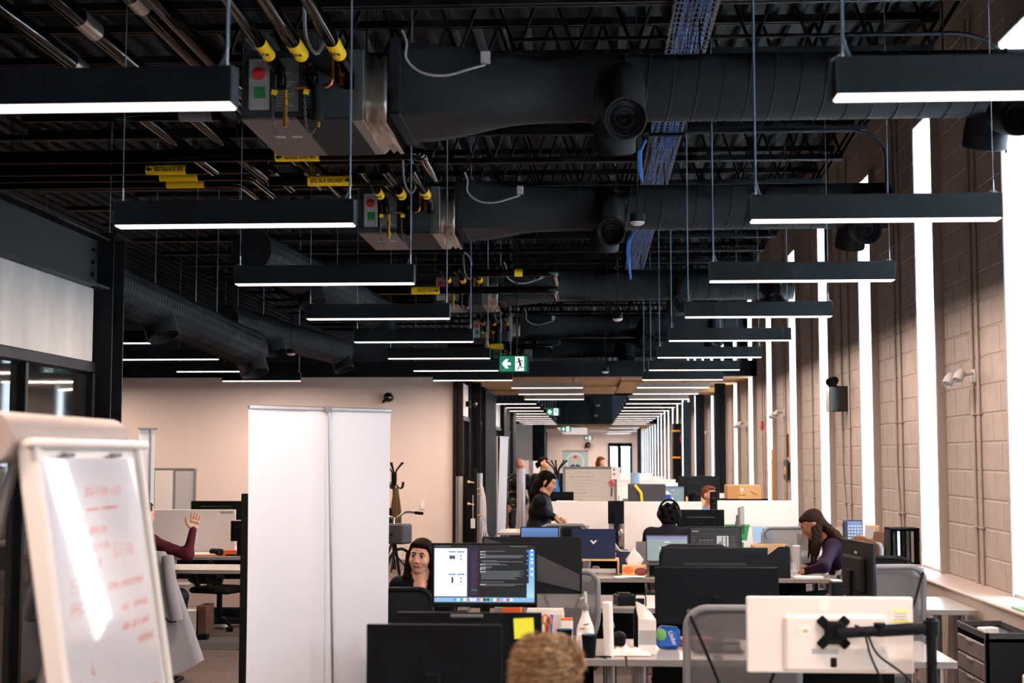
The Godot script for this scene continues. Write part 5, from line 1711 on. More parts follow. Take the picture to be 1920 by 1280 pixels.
func row_dividers() -> void:
	# desk row with white divider boards, beyond the man with headphones
	desk("white desk of the man with headphones", -0.5, 1.3, 14.45, 15.25)
	desk("white desk behind the woman in purple", 1.32, 2.45, 14.45, 15.25)
	divider_panel("white divider board beside the standing woman", 1018, 1141, 940, 15.4)
	divider_panel("wide white divider board behind the man with headphones", 1170, 1316, 940, 15.4)
	divider_panel("white divider board nearest the windows", 1345, 1493, 938, 15.4)
	var c := (mid(1270, 957, 14.8) + mid(1357, 1005, 14.8)) * 0.5
	monitor("black monitor in front of the man with headphones", c, mid(1357, 980, 14.8).x - mid(1268, 980, 14.8).x, 0.28, 180)
	c = mid(1155, 960, 15.0)
	monitor("black monitor in the gap between two divider boards", c, 0.165, 0.235, 180, "black_plastic", "", DESK, true, 0.0, false)
	c = mid(1391, 977, 14.7)
	var o := monitor("slim grey monitor seen edge on by the green basket", c, 0.42, 0.29, 78, "mid_grey")
	# green basket and open grey laptop
	o = thing("green_basket", "green plastic basket on the desk behind the woman", "basket", V(mid(1389, 1000, 14.6).x, DESK, -14.95))
	var b := MB.new()
	b.rings([[V(-0.09, 0.12, -0.07), V(0.09, 0.12, -0.07), V(0.09, 0.12, 0.07), V(-0.09, 0.12, 0.07)], [V(-0.115, 0.27, -0.09), V(0.115, 0.27, -0.09), V(0.115, 0.27, 0.09), V(-0.115, 0.27, 0.09)]], true, true, false)
	part(o, "tub", b, "green")
	b = MB.new(); b.slab(V(-0.06, 0, -0.05), V(0.06, 0.1, 0.05), 0.003); part(o, "stand", b, "green")
	b = MB.new(); b.tube([V(-0.12, 0.27, -0.095), V(0.12, 0.27, -0.095), V(0.12, 0.27, 0.095), V(-0.12, 0.27, 0.095), V(-0.12, 0.27, -0.095)], 0.008, 6, false); part(o, "rim", b, "green")
	o = laptop("open pale grey laptop near the white divider", V(mid(1437, 1012, 14.3).x, DESK + 0.1, -14.55), 0.2, 0.17, 14, "light_grey", "")
	o.get_node("lid/screen").material_override = M["sky_blue"]
	b = MB.new(); b.slab(V(-0.15, 0, -0.1), V(0.15, 0.1, 0.14), 0.003)
	o = solo("wooden_tray", b, "wood_light", "light wooden tray under the pale grey laptop", "tray"); o.position = V(mid(1439, 1012, 14.5).x, DESK, -14.55)
	chair("chair of the man with headphones", V(mid(1255, 980, 13.5).x, 0, -13.35), 0, 0.92, true)
	chair("grey chair behind the woman in purple", V(mid(1490, 990, 13.6).x, 0, -13.55), 10, mid(1490, 990, 13.8).y)
	# cables and binders heap between
	b = MB.new()
	for e in 5: b.tube(curve([V(-0.12, 0.01, 0.05 * e), V(-0.04, 0.05 + 0.02 * e, 0.02), V(0.06, 0.02, 0.03 * e), V(0.14, 0.012, 0.0)], 5), 0.008, 5)
	o = solo("cable_heap", b, "light_grey", "heap of grey cables on the desk in the divider gap", "cables"); o.position = V(mid(1153, 990, 14.6).x, DESK, -14.75)

func far_things() -> void:
	# desk cluster with man in blue, bin, cartons
	var d := 19.5
	desk("white desk with the cardboard carton", 0.4, 2.4, 18.6, 19.6)
	desk("white desk with the dark storage bin", -1.2, 0.38, 18.6, 19.6)
	var o := crate("storage_bin", "dark grey storage bin with a yellow strap", "bin", 1180, 1251, 908, 942, 18.3, "dark_grey", 0.4)
	o.position.y = DESK
	(o.get_node("body") as Node3D).scale.y = (mid(1200, 908, 18.3).y - DESK) / (mid(1200, 908, 18.3).y - mid(1200, 942, 18.3).y)
	o.position.z = -18.85
	var b := MB.new(); b.tube([V(-0.16, mid(1197, 910, 18.3).y - DESK, 0.21), V(-0.08, mid(1206, 925, 18.3).y - DESK, 0.215), V(-0.07, mid(1206, 941, 18.3).y - DESK, 0.215)], 0.02, 8)
	part(o, "yellow_strap", b, "yellow")
	o = crate("cardboard_carton", "brown cardboard carton on a desk by the windows", "carton", 1367, 1433, 906, 932, 18.5, "cardboard", 0.45)
	o.position = V(o.position.x, DESK + 0.43, -18.95)
	b = MB.new(); var hh := 0.18
	b.slab(V(-0.07, 0.0, 0.226), V(0.21, hh - 0.005, 0.231)); part(o, "pale_face", b, "cardboard_pale")
	b = MB.new(); b.slab(V(-0.05, 0.1, 0.231), V(-0.02, 0.14, 0.233)); part(o, "label", b, "paper")
	b = MB.new()
	for k in 2:
		var wl := []
		for e in 18: wl.append(V(-0.07 + 0.14 * k + 0.005 * e, 0.05 + 0.05 * k - 0.003 * e * k + 0.007 * sin(e * 2.0), 0.234))
		b.tube(wl, 0.0022, 4)
	part(o, "handwriting", b, "ink")
	b = MB.new(); b.slab(V(-0.3, 0, -0.2), V(0.3, 0.43, 0.2), 0.004)
	var t: Node3D = solo("black_drawer_unit", b, "black_plastic", "black desk unit under the cardboard carton", "drawer unit"); t.position = V(o.position.x, DESK, -18.95)
	crate("white_tray", "white tray stack beside the storage bin", "tray", 1252, 1280, 912, 938, 18.62, "light_grey", 0.14).position.y = DESK
	o = monitor("grey monitor behind the dark haired head", mid(1262, 927, 19.2), 0.3, 0.22, 0, "charcoal", "screen_pale")
	monitor("dark monitor behind the man in blue", mid(1310, 916, 19.4), 0.55, 0.34, 180, "charcoal")
	monitor("slim black monitor in front of the man in blue", mid(1338, 943, 17.6), 0.09, 0.28, 180)
	desk("narrow white desk of the man in blue", 0.6, 2.4, 17.35, 17.95)
	b = MB.new(); b.slab(V(-0.13, 0, 0), V(0.13, 0.2, 0.006)); t = solo("cork_card", b, "cardboard_pale", "tan card leaning above the dark haired head", "card"); t.position = V(mid(1305, 920, 18.75).x, DESK + 0.26, -18.75)
	t.rotation.x = -0.2
	b = MB.new(); b.slab(V(-0.18, 0, -0.18), V(0.25, 0.255, 0.18), 0.004); t = solo("desk_organiser", b, "charcoal", "dark desk organiser carrying the tan card", "organiser"); t.position = V(mid(1305, 920, 18.75).x, DESK, -18.85)
	# whiteboard on wheels with notes
	var a := mid(1057, 876, 17.0)
	var c := mid(1155, 876, 17.0)
	o = thing("mobile_whiteboard", "grey framed whiteboard covered in green and brown notes", "whiteboard", V((a.x + c.x) / 2, 0, -17.0))
	var w := c.x - a.x
	var y1 := a.y
	b = MB.new(); b.slab(V(-w / 2, 0.9, -0.01), V(w / 2, y1, 0.0)); part(o, "board", b, "mid_grey")
	b = MB.new(); b.quad(V(-w / 2 + 0.02, 0.92, 0.002), V(w / 2 - 0.02, 0.92, 0.002), V(w / 2 - 0.02, y1 - 0.02, 0.002), V(-w / 2 + 0.02, y1 - 0.02, 0.002), V(0, 0, 1)); part(o, "writing_surface", b, "whiteboard_notes", "handwritten notes in brown and green")
	b = MB.new()
	for s in [-1, 1]:
		b.slab(V(s * w / 2 - 0.012, 0.03, -0.02), V(s * w / 2 + 0.012, y1 + 0.01, 0.012), 0.003); b.slab(V(s * w / 2 - 0.02, 0, -0.25), V(s * w / 2 + 0.02, 0.04, 0.25), 0.004)
	b.slab(V(-w / 2, y1 - 0.01, -0.015), V(w / 2, y1 + 0.01, 0.01)); b.slab(V(-w / 2, 0.89, -0.015), V(w / 2, 0.91, 0.03))
	part(o, "frame", b, "mid_grey")
	var sheet := mid(1154, 887, 16.97)
	b = MB.new(); b.slab(V(-0.05, -0.07, 0), V(0.055, 0.07, 0.002)); t = solo("pinned_sheet", b, "paper", "white sheet under two blue magnets at the whiteboard corner", "paper"); t.position = V(sheet.x, sheet.y, -16.985)
	for k in 2:
		b = MB.new(); b.cyl(V(0, 0, 0), V(0, 0, 0.01), 0.011, -1, 12); t = solo("magnet", b, "cobalt", ["upper round blue magnet on the pinned sheet", "lower round blue magnet on the pinned sheet"][k], "magnet", "blue magnets"); t.position = V(sheet.x - 0.015, sheet.y + 0.045 - 0.055 * k, -16.983)
	var er := mid(1147, 906, 16.97)
	b = MB.new(); b.box(V(0, 0, 0.012), V(0.045, 0.07, 0.022), RZ(25), 0.004); t = solo("board_eraser", b, "red_plastic", "red eraser stuck slanted on the whiteboard", "eraser"); t.position = V(er.x, er.y, -16.99)
	b = MB.new(); b.box(V(0, 0, 0.008), V(0.014, 0.1, 0.014), RZ(-3), 0.003); t = solo("board_marker", b, "ink", "black marker stuck under the red eraser", "marker"); t.position = V(mid(1147, 922, 16.97).x, mid(1147, 922, 16.97).y, -16.99)
	# monitor before the whiteboard and name card
	monitor("black monitor just past the standing woman", mid(1048, 930, 16.2), 0.33, 0.1, 180, "black_plastic", "", DESK)
	desk("white desk before the notes whiteboard", -0.72, 0.1, 15.9, 16.6)
	b = MB.new(); b.slab(V(-0.11, 0, 0), V(0.11, 0.1, 0.004)); t = solo("name_card", b, "paper", "white card standing on top of the divider by the whiteboard", "card"); t.position = V(mid(1061, 945, 15.6).x, DESK, -15.95); t.scale.y = 4.9
	# banner with a portrait drawing
	o = thing("portrait_banner", "pale blue banner with a drawn person in a circle", "banner", V((mid(1054, 845, 30).x + mid(1103, 845, 30).x) / 2, 0, -30.0))
	w = mid(1103, 845, 30).x - mid(1054, 845, 30).x
	y1 = mid(1080, 846, 30).y
	b = MB.new(); b.slab(V(-w / 2, 0.05, 0), V(w / 2, y1, 0.004)); part(o, "banner_sheet", b, "poster")
	b = MB.new(); b.slab(V(-w / 2 - 0.01, 0, -0.08), V(w / 2 + 0.01, 0.07, 0.08), 0.01); b.slab(V(-w / 2, y1, -0.01), V(w / 2, y1 + 0.02, 0.015)); b.cyl(V(0, 0, -0.03), V(0, y1, -0.015), 0.012, -1, 8); part(o, "stand", b, "mid_grey")
	b = MB.new(); b.lathe([Vector2(0.165, 0), Vector2(0.165, 0.002), Vector2(0.185, 0.002), Vector2(0.185, 0)], T(RX(90), V(0, y1 - 0.22, 0.004)), 36); part(o, "drawn_ring", b, "paper")
	b = MB.new(); b.ball(V(0, y1 - 0.17, 0.005), V(0.036, 0.05, 0.002), 16); b.slab(V(-0.016, y1 - 0.26, 0.004), V(0.016, y1 - 0.2, 0.006)); part(o, "drawn_face", b, mat("peach", "#eab79c", 0.7))
	b = MB.new(); b.ball(V(0, y1 - 0.115, 0.006), V(0.042, 0.03, 0.002), 14); part(o, "drawn_hair", b, "red_plastic")
	b = MB.new(); b.prism([Vector2(-0.12, -0.1), Vector2(-0.1, 0.0), Vector2(-0.03, 0.03), Vector2(0, -0.02), Vector2(0.03, 0.03), Vector2(0.1, 0.0), Vector2(0.12, -0.1)], 0.002, T(Basis(), V(0, y1 - 0.29, 0.005))); part(o, "drawn_jacket", b, "navy")
	# white desks and clutter running on towards the end wall
	var rng := RandomNumberGenerator.new(); rng.seed = 21
	var k := 0
	for dd in [23.0, 27.0, 32.0, 37.0, 43.0, 50.0]:
		desk("white desk number %s down the window side past the cork ceiling" % ordinal(k), 0.5, 2.3, dd, dd + 0.9)
		o = divider_panel("white divider board on the %s desk past the carton" % ordinal(k), 1106 + 0.55 * F / dd, 1106 + 2.2 * F / dd, 856 + (CH - 1.12) * F / dd, dd + 0.95)
		o.position.y = 0
		for e in 3:
			var bb := MB.new()
			bb.box(V(0, 0.06 + 0.03 * e, 0), V(0.2 + 0.05 * e, 0.12 + 0.06 * e, 0.16), RY(rng.randf_range(-25, 25)), 0.008)
			t = solo("desk_carton", bb, ["paper", "charcoal", "sky_blue", "maroon_binding", "light_grey", "navy"][(k + e * 2) % 6], "%s clutter box on the %s far desk" % [["small", "middle sized", "tall"][e], ordinal(k)], "box", "clutter on the far desks")
			t.position = V(0.75 + 0.55 * e, DESK, -dd - 0.3)
		k += 1
	b = MB.new(); b.cyl(V(0, 0, 0), V(0, 0.34, 0), 0.06, -1, 16)
	t = solo("paper_tube", b, "sky_blue", "pale blue roll standing behind the dark storage bin", "roll"); t.position = V(mid(1190, 890, 19.2).x, DESK + 0.42, -19.1)
	b = MB.new(); b.slab(V(-0.25, 0, -0.15), V(0.2, 0.418, 0.15), 0.004); t = solo("shelf_box", b, "light_grey", "pale shelf box behind the storage bin", "box"); t.position = V(mid(1203, 900, 19.2).x, DESK, -19.35)
	b = MB.new()
	for e in 5: b.ball(V(-0.14 + 0.08 * e, 0.05 + 0.02 * (e % 2), 0.02 * e), V(0.09, 0.06, 0.08), 10)
	t = solo("tissue_heap", b, "paper", "crumpled white packing paper above the storage bin", "paper"); t.position = V(mid(1220, 885, 19.2).x, DESK + 0.42, -19.3)
	b = MB.new(); b.slab(V(-0.12, 0, -0.1), V(0.12, 0.06, 0.1), 0.004); t = solo("blue_tray", b, "cobalt", "blue tray on the shelf box", "tray"); t.position = V(mid(1238, 900, 19.1).x, DESK + 0.12, -18.92); t.position.y = DESK + 0.42
	# far end: door with lit panes, camera, boards on wheels
	o = Node3D.new(); o.name = "door_1"; add_child(o); o.set_meta("kind", "structure")
	var dx0 := mid(1142, 830, 77.8).x
	var dx1 := mid(1183, 830, 77.8).x
	var dt := mid(1142, 830, 77.8).y
	b = MB.new()
	for x in [dx0, lerpf(dx0, dx1, 0.42), lerpf(dx0, dx1, 0.5), dx1]: b.slab(V(x - 0.06, 0, -77.95), V(x + 0.06, dt, -77.8))
	b.slab(V(dx0, dt - 0.22, -77.95), V(dx1, dt, -77.8))
	part(o, "door_frame", b, "black_steel")
	for q in [[0.05, 0.36], [0.54, 0.96]]:
		b = MB.new(); b.slab(V(lerpf(dx0, dx1, q[0]), 0.1, -77.92), V(lerpf(dx0, dx1, q[1]), dt - 0.24, -77.88)); part(o, "pane", b, "frosted")
	# standing boards and posts by the corridor wall
	for q in [[855, 868, 893, 20.5, "aluminium", "silver framed board on wheels seen edge on beside the peach wall"], [895, 905, 887, 20.0, "aluminium", "white edged board hung with lanyards seen edge on"], [969, 985, 879, 21.5, "aluminium", "silver framed whiteboard edge behind the standing woman"]]:
		a = mid(q[0], q[2], q[3]); c = mid(q[1], q[2], q[3])
		o = thing("edge_board", q[5], "whiteboard", V((a.x + c.x) / 2, 0, -q[3]), 4, "boards on wheels seen edge on")
		b = MB.new(); b.cyl(V(0, 0.08, 0), V(0, a.y, 0), (c.x - a.x) / 2, -1, 16); part(o, "frame_post", b, q[4])
		b = MB.new(); b.slab(V(-0.012, 0.5, -1.1), V(0.012, a.y - 0.03, -0.02)); part(o, "board", b, "board_white")
		b = MB.new(); b.slab(V(-0.03, 0, -1.1), V(0.03, 0.05, 0.03), 0.004); b.slab(V(-0.25, 0, -0.03), V(0.25, 0.05, 0.03), 0.004); part(o, "base", b, "black_plastic")
	o = thing("coat_rail", "black pegged coat rail post with round wooden pegs", "coat rail", V(mid(892, 900, 19.8).x, 0, -19.8))
	y1 = mid(892, 879, 19.8).y
	b = MB.new(); b.slab(V(-0.02, 0, -0.02), V(0.02, y1, 0.02), 0.004); b.slab(V(-0.2, 0, -0.2), V(0.2, 0.03, 0.2), 0.004); part(o, "post", b, "charcoal")
	for q in [[905, -1], [946, -1], [917, 1], [927, 1], [966, 1]]:
		var y := mid(892, q[0], 19.8).y
		b = MB.new(); b.cyl(V(0, y, 0), V(0.09 * q[1], y + 0.012, 0.02), 0.009, -1, 8); b.ball(V(0.095 * q[1], y + 0.013, 0.02), V(0.02, 0.02, 0.02), 10); part(o, "peg", b, "wood_light")
	b = MB.new()
	for e in 6: b.tube(curve([V(0.0, 0, 0), V(0.02 + 0.008 * e, -0.2, 0.02), V(0.03 + 0.02 * (e % 3), -0.5, 0.02), V(0.02 + 0.03 * (e % 4), -0.75, 0.01)], 5), 0.007, 5)
	t = solo("lanyard_bundle", b, "wire_white", "bundle of white lanyards hanging from the pegs", "lanyards"); t.position = V(mid(902, 910, 19.75).x, mid(902, 905, 19.7).y, -19.72)
	b = MB.new(); b.slab(V(-0.03, -0.13, 0), V(0.03, 0.0, 0.01), 0.003); b.cyl(V(0, 0, 0.005), V(0, 0.32, 0.005), 0.004, -1, 5)
	t = solo("hanging_tag", b, "wire_white", "white tag hanging on a cord from a peg", "tag"); t.position = V(mid(887, 970, 19.7).x, mid(887, 972, 19.7).y, -19.68)
	b = MB.new()
	var rows := []
	for r in 8:
		var row := []
		var s := r / 7.0
		for e in 14: row.append(V(cos(TAU * e / 14.0) * lerpf(0.05, 0.13, sqrt(s)), -s * 0.95, sin(TAU * e / 14.0) * lerpf(0.04, 0.1, s) + 0.015 * sin(e * 2.4 + r)))
		rows.append(row)
	b.rings(rows, true, true, true)
	t = solo("hanging_coat", b, "coat_black", "black coat hanging on the pegged rail", "coat"); t.position = V(mid(873, 905, 20.2).x, mid(873, 897, 20.2).y, -20.85)
	# white roll-up banner seen nearly edge on
	o = thing("rollup_banner", "narrow white roll-up banner leaning by the corridor wall", "banner", V(mid(938, 1000, 21.0).x, 0, -21.0), 83)
	b = MB.new(); b.slab(V(-0.32, 0.06, -0.002), V(0.32, 1.98, 0.002)); var sh := part(o, "banner_sheet", b, "banner_white"); sh.rotation.x = 0.03
	b = MB.new(); b.slab(V(-0.33, 0, -0.08), V(0.33, 0.06, 0.08), 0.01); b.cyl(V(0, 0.05, -0.04), V(0, 2.0, -0.05), 0.012, -1, 8); b.slab(V(-0.32, 1.97, 0.045), V(0.32, 1.995, 0.07)); part(o, "stand", b, "aluminium")
	# plant
	o = thing("potted_plant", "leafy dark green plant beside the bald man", "plant", V(mid(950, 880, 23.2).x, 0, -23.2))
	b = MB.new(); b.lathe([Vector2(0, 0), Vector2(0.13, 0), Vector2(0.17, 0.35), Vector2(0.15, 0.35), Vector2(0, 0.33)], Transform3D(), 18); part(o, "pot", b, "charcoal")
	b = MB.new(); b.cyl(V(0, 0.3, 0), V(0.02, 1.3, 0), 0.02, 0.012, 8); part(o, "stem", b, "brown_wood")
	for e in 40:
		b = MB.new()
		var an := rng.randf() * TAU
		var p0 := V(0.01, rng.randf_range(0.8, 1.45), 0)
		var dir := V(cos(an), rng.randf_range(0.1, 0.8), sin(an)).normalized()
		var L := rng.randf_range(0.15, 0.28)
		var sd := dir.cross(Vector3.UP).normalized() * 0.035
		b.quad(p0, p0 + dir * L * 0.5 + sd, p0 + dir * L - V(0, 0.05, 0), p0 + dir * L * 0.5 - sd, Vector3.UP)
		part(o, "leaf", b, "leaf")
	# coat stand with a blue coat beyond the standing woman
	coat_stand("black coat stand with a blue coat beside the notes whiteboard", V(mid(1044, 880, 20.5).x, 0, -20.5), mid(1044, 864, 20.5).y)
	b = MB.new(); rows = []
	for r in 8:
		var row := []
		var s := r / 7.0
		for e in 14: row.append(V(cos(TAU * e / 14.0) * lerpf(0.04, 0.15, sqrt(s)), -s * 0.75, sin(TAU * e / 14.0) * lerpf(0.04, 0.1, s) + 0.012 * sin(e * 2.1 + r)))
		rows.append(row)
	b.rings(rows, true, true, true)
	t = solo("blue_coat", b, "coat_blue", "blue coat hanging on the far coat stand", "coat"); t.position = V(mid(1036, 890, 20.3).x, mid(1036, 888, 20.3).y, -20.33)
	t = solo("black_coat", b.mesh(), "coat_black", "black coat hanging on the far coat stand", "coat"); t.position = V(mid(1049, 890, 20.4).x, mid(1049, 887, 20.4).y, -20.62)
	# whiteboards far back
	for q in [[976, 993, 863, 45.0, "white board on wheels against the far pale wall"], [999, 1014, 864, 44.0, "second white board on wheels next to the far pale wall"]]:
		a = mid(q[0], q[2], q[3]); c = mid(q[1], q[2], q[3])
		o = thing("far_whiteboard", q[4], "whiteboard", V((a.x + c.x) / 2, 0, -q[3]), 0, "far whiteboards")
		b = MB.new(); b.slab(V(a.x - o.position.x, 0.5, 0), V(c.x - o.position.x, a.y, 0.02)); part(o, "board", b, "board_white")
		b = MB.new()
		for s in [a.x, c.x]: b.slab(V(s - o.position.x - 0.02, 0, -0.02), V(s - o.position.x + 0.02, a.y + 0.02, 0.03))
		part(o, "frame", b, "mid_grey")

func coat_stand(label: String, at: Vector3, h: float) -> Node3D:
	var o := thing("coat_stand", label, "coat stand", at, 0, "black coat stands")
	var b := MB.new(); b.cyl(V(0, 0.03, 0), V(0, h - 0.15, 0), 0.022, -1, 12); b.lathe([Vector2(0.03, h - 0.32), Vector2(0.042, h - 0.28), Vector2(0.042, h - 0.16), Vector2(0.03, h - 0.13), Vector2(0, h - 0.13)], Transform3D(), 14)
	part(o, "pole", b, "black_plastic")
	for k in 5:
		var an := TAU * k / 5.0 + 0.4
		var e := V(cos(an), 0, sin(an))
		b = MB.new(); b.tube(curve([V(0, h - 0.18, 0) + e * 0.02, V(0, h - 0.1, 0) + e * 0.05, V(0, h, 0) + e * 0.15], 5), 0.011, 7); b.ball(V(0, h, 0) + e * 0.15, V(0.016, 0.016, 0.016), 8)
		part(o, "upper_hook", b, "black_plastic")
		b = MB.new(); b.tube(curve([V(0, h - 0.3, 0) + e * 0.02, V(0, h - 0.37, 0) + e * 0.09, V(0, h - 0.36, 0) + e * 0.15, V(0, h - 0.28, 0) + e * 0.17], 5), 0.011, 7)
		part(o, "lower_hook", b, "black_plastic")
	for k in 4:
		var an := TAU * k / 4.0
		b = MB.new(); b.tube(curve([V(0, 0.3, 0), V(cos(an) * 0.12, 0.14, sin(an) * 0.12), V(cos(an) * 0.25, 0.015, sin(an) * 0.25)], 5), 0.014, 7)
		part(o, "foot", b, "black_plastic")
	return o

func far_desks() -> void:
	# the desk area by the peach wall, partly behind the flipchart and banner
	var d := 12.6
	desk("white table behind the grey coat", -4.3, -2.6, 12.35, 13.0, false)
	desk("white desk with the cream lettered divider board", -4.4, -2.55, 14.0, 14.7, false)
	var a := mid(270, 955, 14.45)
	var c := mid(440, 955, 14.45)
	var o := thing("desk_divider", "cream divider board printed with small black lettering", "divider", V((a.x + c.x) / 2, 0, -14.5), 0, "white desk divider boards")
	var w := c.x - a.x
	var b := MB.new(); b.slab(V(-w / 2, DESK + 0.001, -0.01), V(w / 2, a.y, 0.01), 0.004); part(o, "board", b, "divider")
	b = MB.new()
	for s in [-1, 1]: b.slab(V(s * w * 0.4 - 0.02, DESK + 0.0, -0.05), V(s * w * 0.4 + 0.02, DESK + 0.03, 0.05), 0.003)
	part(o, "foot_bracket", b, "aluminium")
	words(o, "VELOCITY", 0.03, V(w / 2 - 0.09, a.y - 0.03, 0.011), Basis(), "ink", "lettering", true, 0.002, 0.13)
	monitor("wide black monitor behind the cream divider board", (mid(358, 938, 15.2) + mid(455, 975, 15.2)) * 0.5, 0.55, 0.2, 180)
	desk("white desk behind the cream divider board", -4.6, -2.8, 14.8, 15.5)
	monitor("black monitor at the banner edge on the lettered divider desk", mid(452, 995, 14.2), 0.2, 0.2, 180)
	b = MB.new(); b.slab(V(-0.16, 0, -0.1), V(0.16, 0.012, 0.1), 0.002); b.slab(V(-0.13, 0.012, -0.09), V(0.17, 0.02, 0.09)); var t: Node3D = solo("paper_folder", b, "paper", "white papers on an orange folder on the lettered divider desk", "folder"); t.position = V(mid(382, 1030, 14.2).x, DESK, -14.2)
	b = MB.new(); b.slab(V(-0.15, 0, -0.11), V(0.17, 0.01, 0.11)); part(t, "orange_folder", b, "orange")
	b = MB.new(); b.cyl(V(-0.05, 0.035, -0.03), V(0.06, 0.035, 0.05), 0.034, -1, 16); t = solo("can_roll", b, "charcoal", "dark cylinder lying on the lettered divider desk", "can"); t.position = V(mid(408, 1030, 14.2).x, DESK, -14.15)
	b = MB.new(); b.slab(V(-0.1, 0, -0.06), V(0.1, 0.03, 0.06), 0.004); b.slab(V(-0.08, 0.03, -0.05), V(0.08, 0.05, 0.05), 0.004); t = solo("orange_books", b, "orange", "orange and pink pads at the end of the lettered divider desk", "pads"); t.position = V(mid(430, 1030, 14.2).x, DESK, -14.2)
	chair("black swivel chair under the lettered divider desk", V(mid(412, 1100, 14.3).x, 0, -14.3), 160, 0.66, true, 0.42).scale.y = 0.84
	o = crate("cream_box", "cream storage box under the table by the flipchart", "box", 315, 372, 1112, 1160, 13.7, "paper", 0.3); o.position.y = 0.0
	b = MB.new(); b.slab(V(0.13, 0, -0.15), V(0.22, 0.28, 0.15)); part(o, "brown_end", b, "brown_wood")
	b = MB.new(); b.slab(V(-0.6, 0, -0.05), V(0.5, 0.16, 0.05), 0.01); t = solo("black_duffel", b, "coat_black", "long black case lying under the lettered divider desk", "case"); t.position = V(mid(390, 1150, 14.6).x, 0, -14.75)
	b = MB.new(); b.box(V(0, 0.02, 0), V(0.22, 0.03, 0.06), RY(-15), 0.004); t = solo("floor_power_strip", b, "light_grey", "pale power strip lying on the carpet", "power strip"); t.position = V(mid(358, 1155, 13.4).x, 0.004, -14.35)
	b = MB.new(); b.box(V(0, 0.025, 0), V(0.1, 0.05, 0.1), Basis(), 0.006); b.tube([V(-0.05, 0.012, 0), V(-0.3, 0.012, 0.02)], 0.008, 6); t = solo("floor_box", b, "black_plastic", "black floor plug on the grey carpet band", "plug"); t.position = V(mid(367, 1190, 13.2).x, 0.004, -13.45)
	# boards and small banner in front of the peach wall
	a = mid(290, 880, 19); c = mid(366, 880, 19)
	o = thing("folding_board", "grey framed folding board in front of the peach wall", "board", V((a.x + c.x) / 2, 0, -19.0))
	w = c.x - a.x
	b = MB.new(); b.slab(V(-w / 2, 0.5, -0.01), V(w / 2, a.y, 0.01)); part(o, "board", b, "light_grey")
	b = MB.new(); b.slab(V(-w / 2, 0.5, 0.011), V(0, a.y - 0.01, 0.03)); part(o, "white_leaf", b, "board_white")
	b = MB.new()
	for x in [-w / 2, 0.0, w / 2]: b.slab(V(x - 0.015, 0.02, -0.02), V(x + 0.015, a.y + 0.01, 0.035), 0.003)
	b.slab(V(-w / 2, a.y, -0.02), V(w / 2, a.y + 0.02, 0.03)); b.slab(V(-w / 2, 0, -0.2), V(w / 2, 0.03, 0.2))
	part(o, "frame", b, "mid_grey")
	a = mid(263, 805, 15.6); c = mid(289, 805, 15.6)
	o = thing("slim_banner", "narrow white banner standing just behind the flipchart", "banner", V((a.x + c.x) / 2, 0, -15.6), 50)
	b = MB.new(); b.slab(V(-0.1, 0.05, -0.002), V(0.1, a.y, 0.002)); part(o, "banner_sheet", b, "banner_white")
	b = MB.new(); b.slab(V(-0.12, 0, -0.08), V(0.12, 0.06, 0.08), 0.01); b.cyl(V(0.03, 0, 0.03), V(0.03, a.y, 0.02), 0.01, -1, 8); b.slab(V(-0.11, a.y, -0.02), V(0.11, a.y + 0.02, 0.03)); part(o, "stand", b, "mid_grey")
	# coat stand, scarf and bicycle by the peach wall
	coat_stand("black coat stand with the checked scarf by the peach wall", V(mid(739, 880, 21.5).x, 0, -21.5), mid(739, 868, 21.5).y)
	b = MB.new()
	var rows := []
	for r in 12:
		var row := []
		var s := r / 11.0
		for e in 12: row.append(V(cos(TAU * e / 12.0) * lerpf(0.035, 0.085, minf(1.0, s * 2.0)), -s * 0.72, sin(TAU * e / 12.0) * 0.035 + 0.01 * sin(e * 3.0 + r * 0.6)))
		rows.append(row)
	b.rings(rows, true, true, true)
	t = solo("checked_scarf", b, "scarf", "brown checked scarf hanging on the coat stand", "scarf"); t.position = V(mid(742, 914, 21.35).x, mid(742, 914, 21.35).y, -21.38)
	for e in 9:
		b = MB.new(); b.cyl(V(-0.07 + 0.017 * e, -0.72, 0.0), V(-0.07 + 0.018 * e, -0.79 - 0.01 * (e % 3), 0.01), 0.005, -1, 5); part(t, "fringe", b, "scarf")
	b = MB.new(); b.slab(V(-0.12, 0, -0.12), V(0.12, 0.32, 0.12), 0.03); t = solo("black_backpack", b, "coat_black", "black backpack hanging below the scarf", "backpack"); t.position = V(mid(718, 990, 21.3).x, 0.62, -21.4)
	bicycle()
	# navy chair behind the banner, white chair edge
	chair("dark charcoal chair back beside the smiling woman", V(mid(738, 1110, 8.95).x + 0.05, 0, -9.06), 8, mid(735, 1108, 9.2).y, true, 0.36)
	# dark partition seen edge on beside the banner
	a = mid(453, 925, 9.3)
	o = thing("partition_screen", "dark partition screen seen edge on behind the white banner", "partition", V(a.x + 0.02, 0, -9.3), 0)
	b = MB.new(); b.slab(V(-0.018, 0.1, -0.02), V(0.42, a.y, 0.02), 0.004); part(o, "panel", b, "charcoal")
	b = MB.new(); b.slab(V(0.02, 0, -0.2), V(0.06, 0.1, 0.2), 0.004); b.slab(V(0.34, 0, -0.2), V(0.38, 0.1, 0.2), 0.004); part(o, "foot", b, "black_plastic")
	# grey coat draped over a chair
	o = thing("grey_coat", "long grey coat draped over a chair behind the flipchart", "coat", V(mid(318, 1150, 10.9).x, 0, -10.9))
	b = MB.new(); rows = []
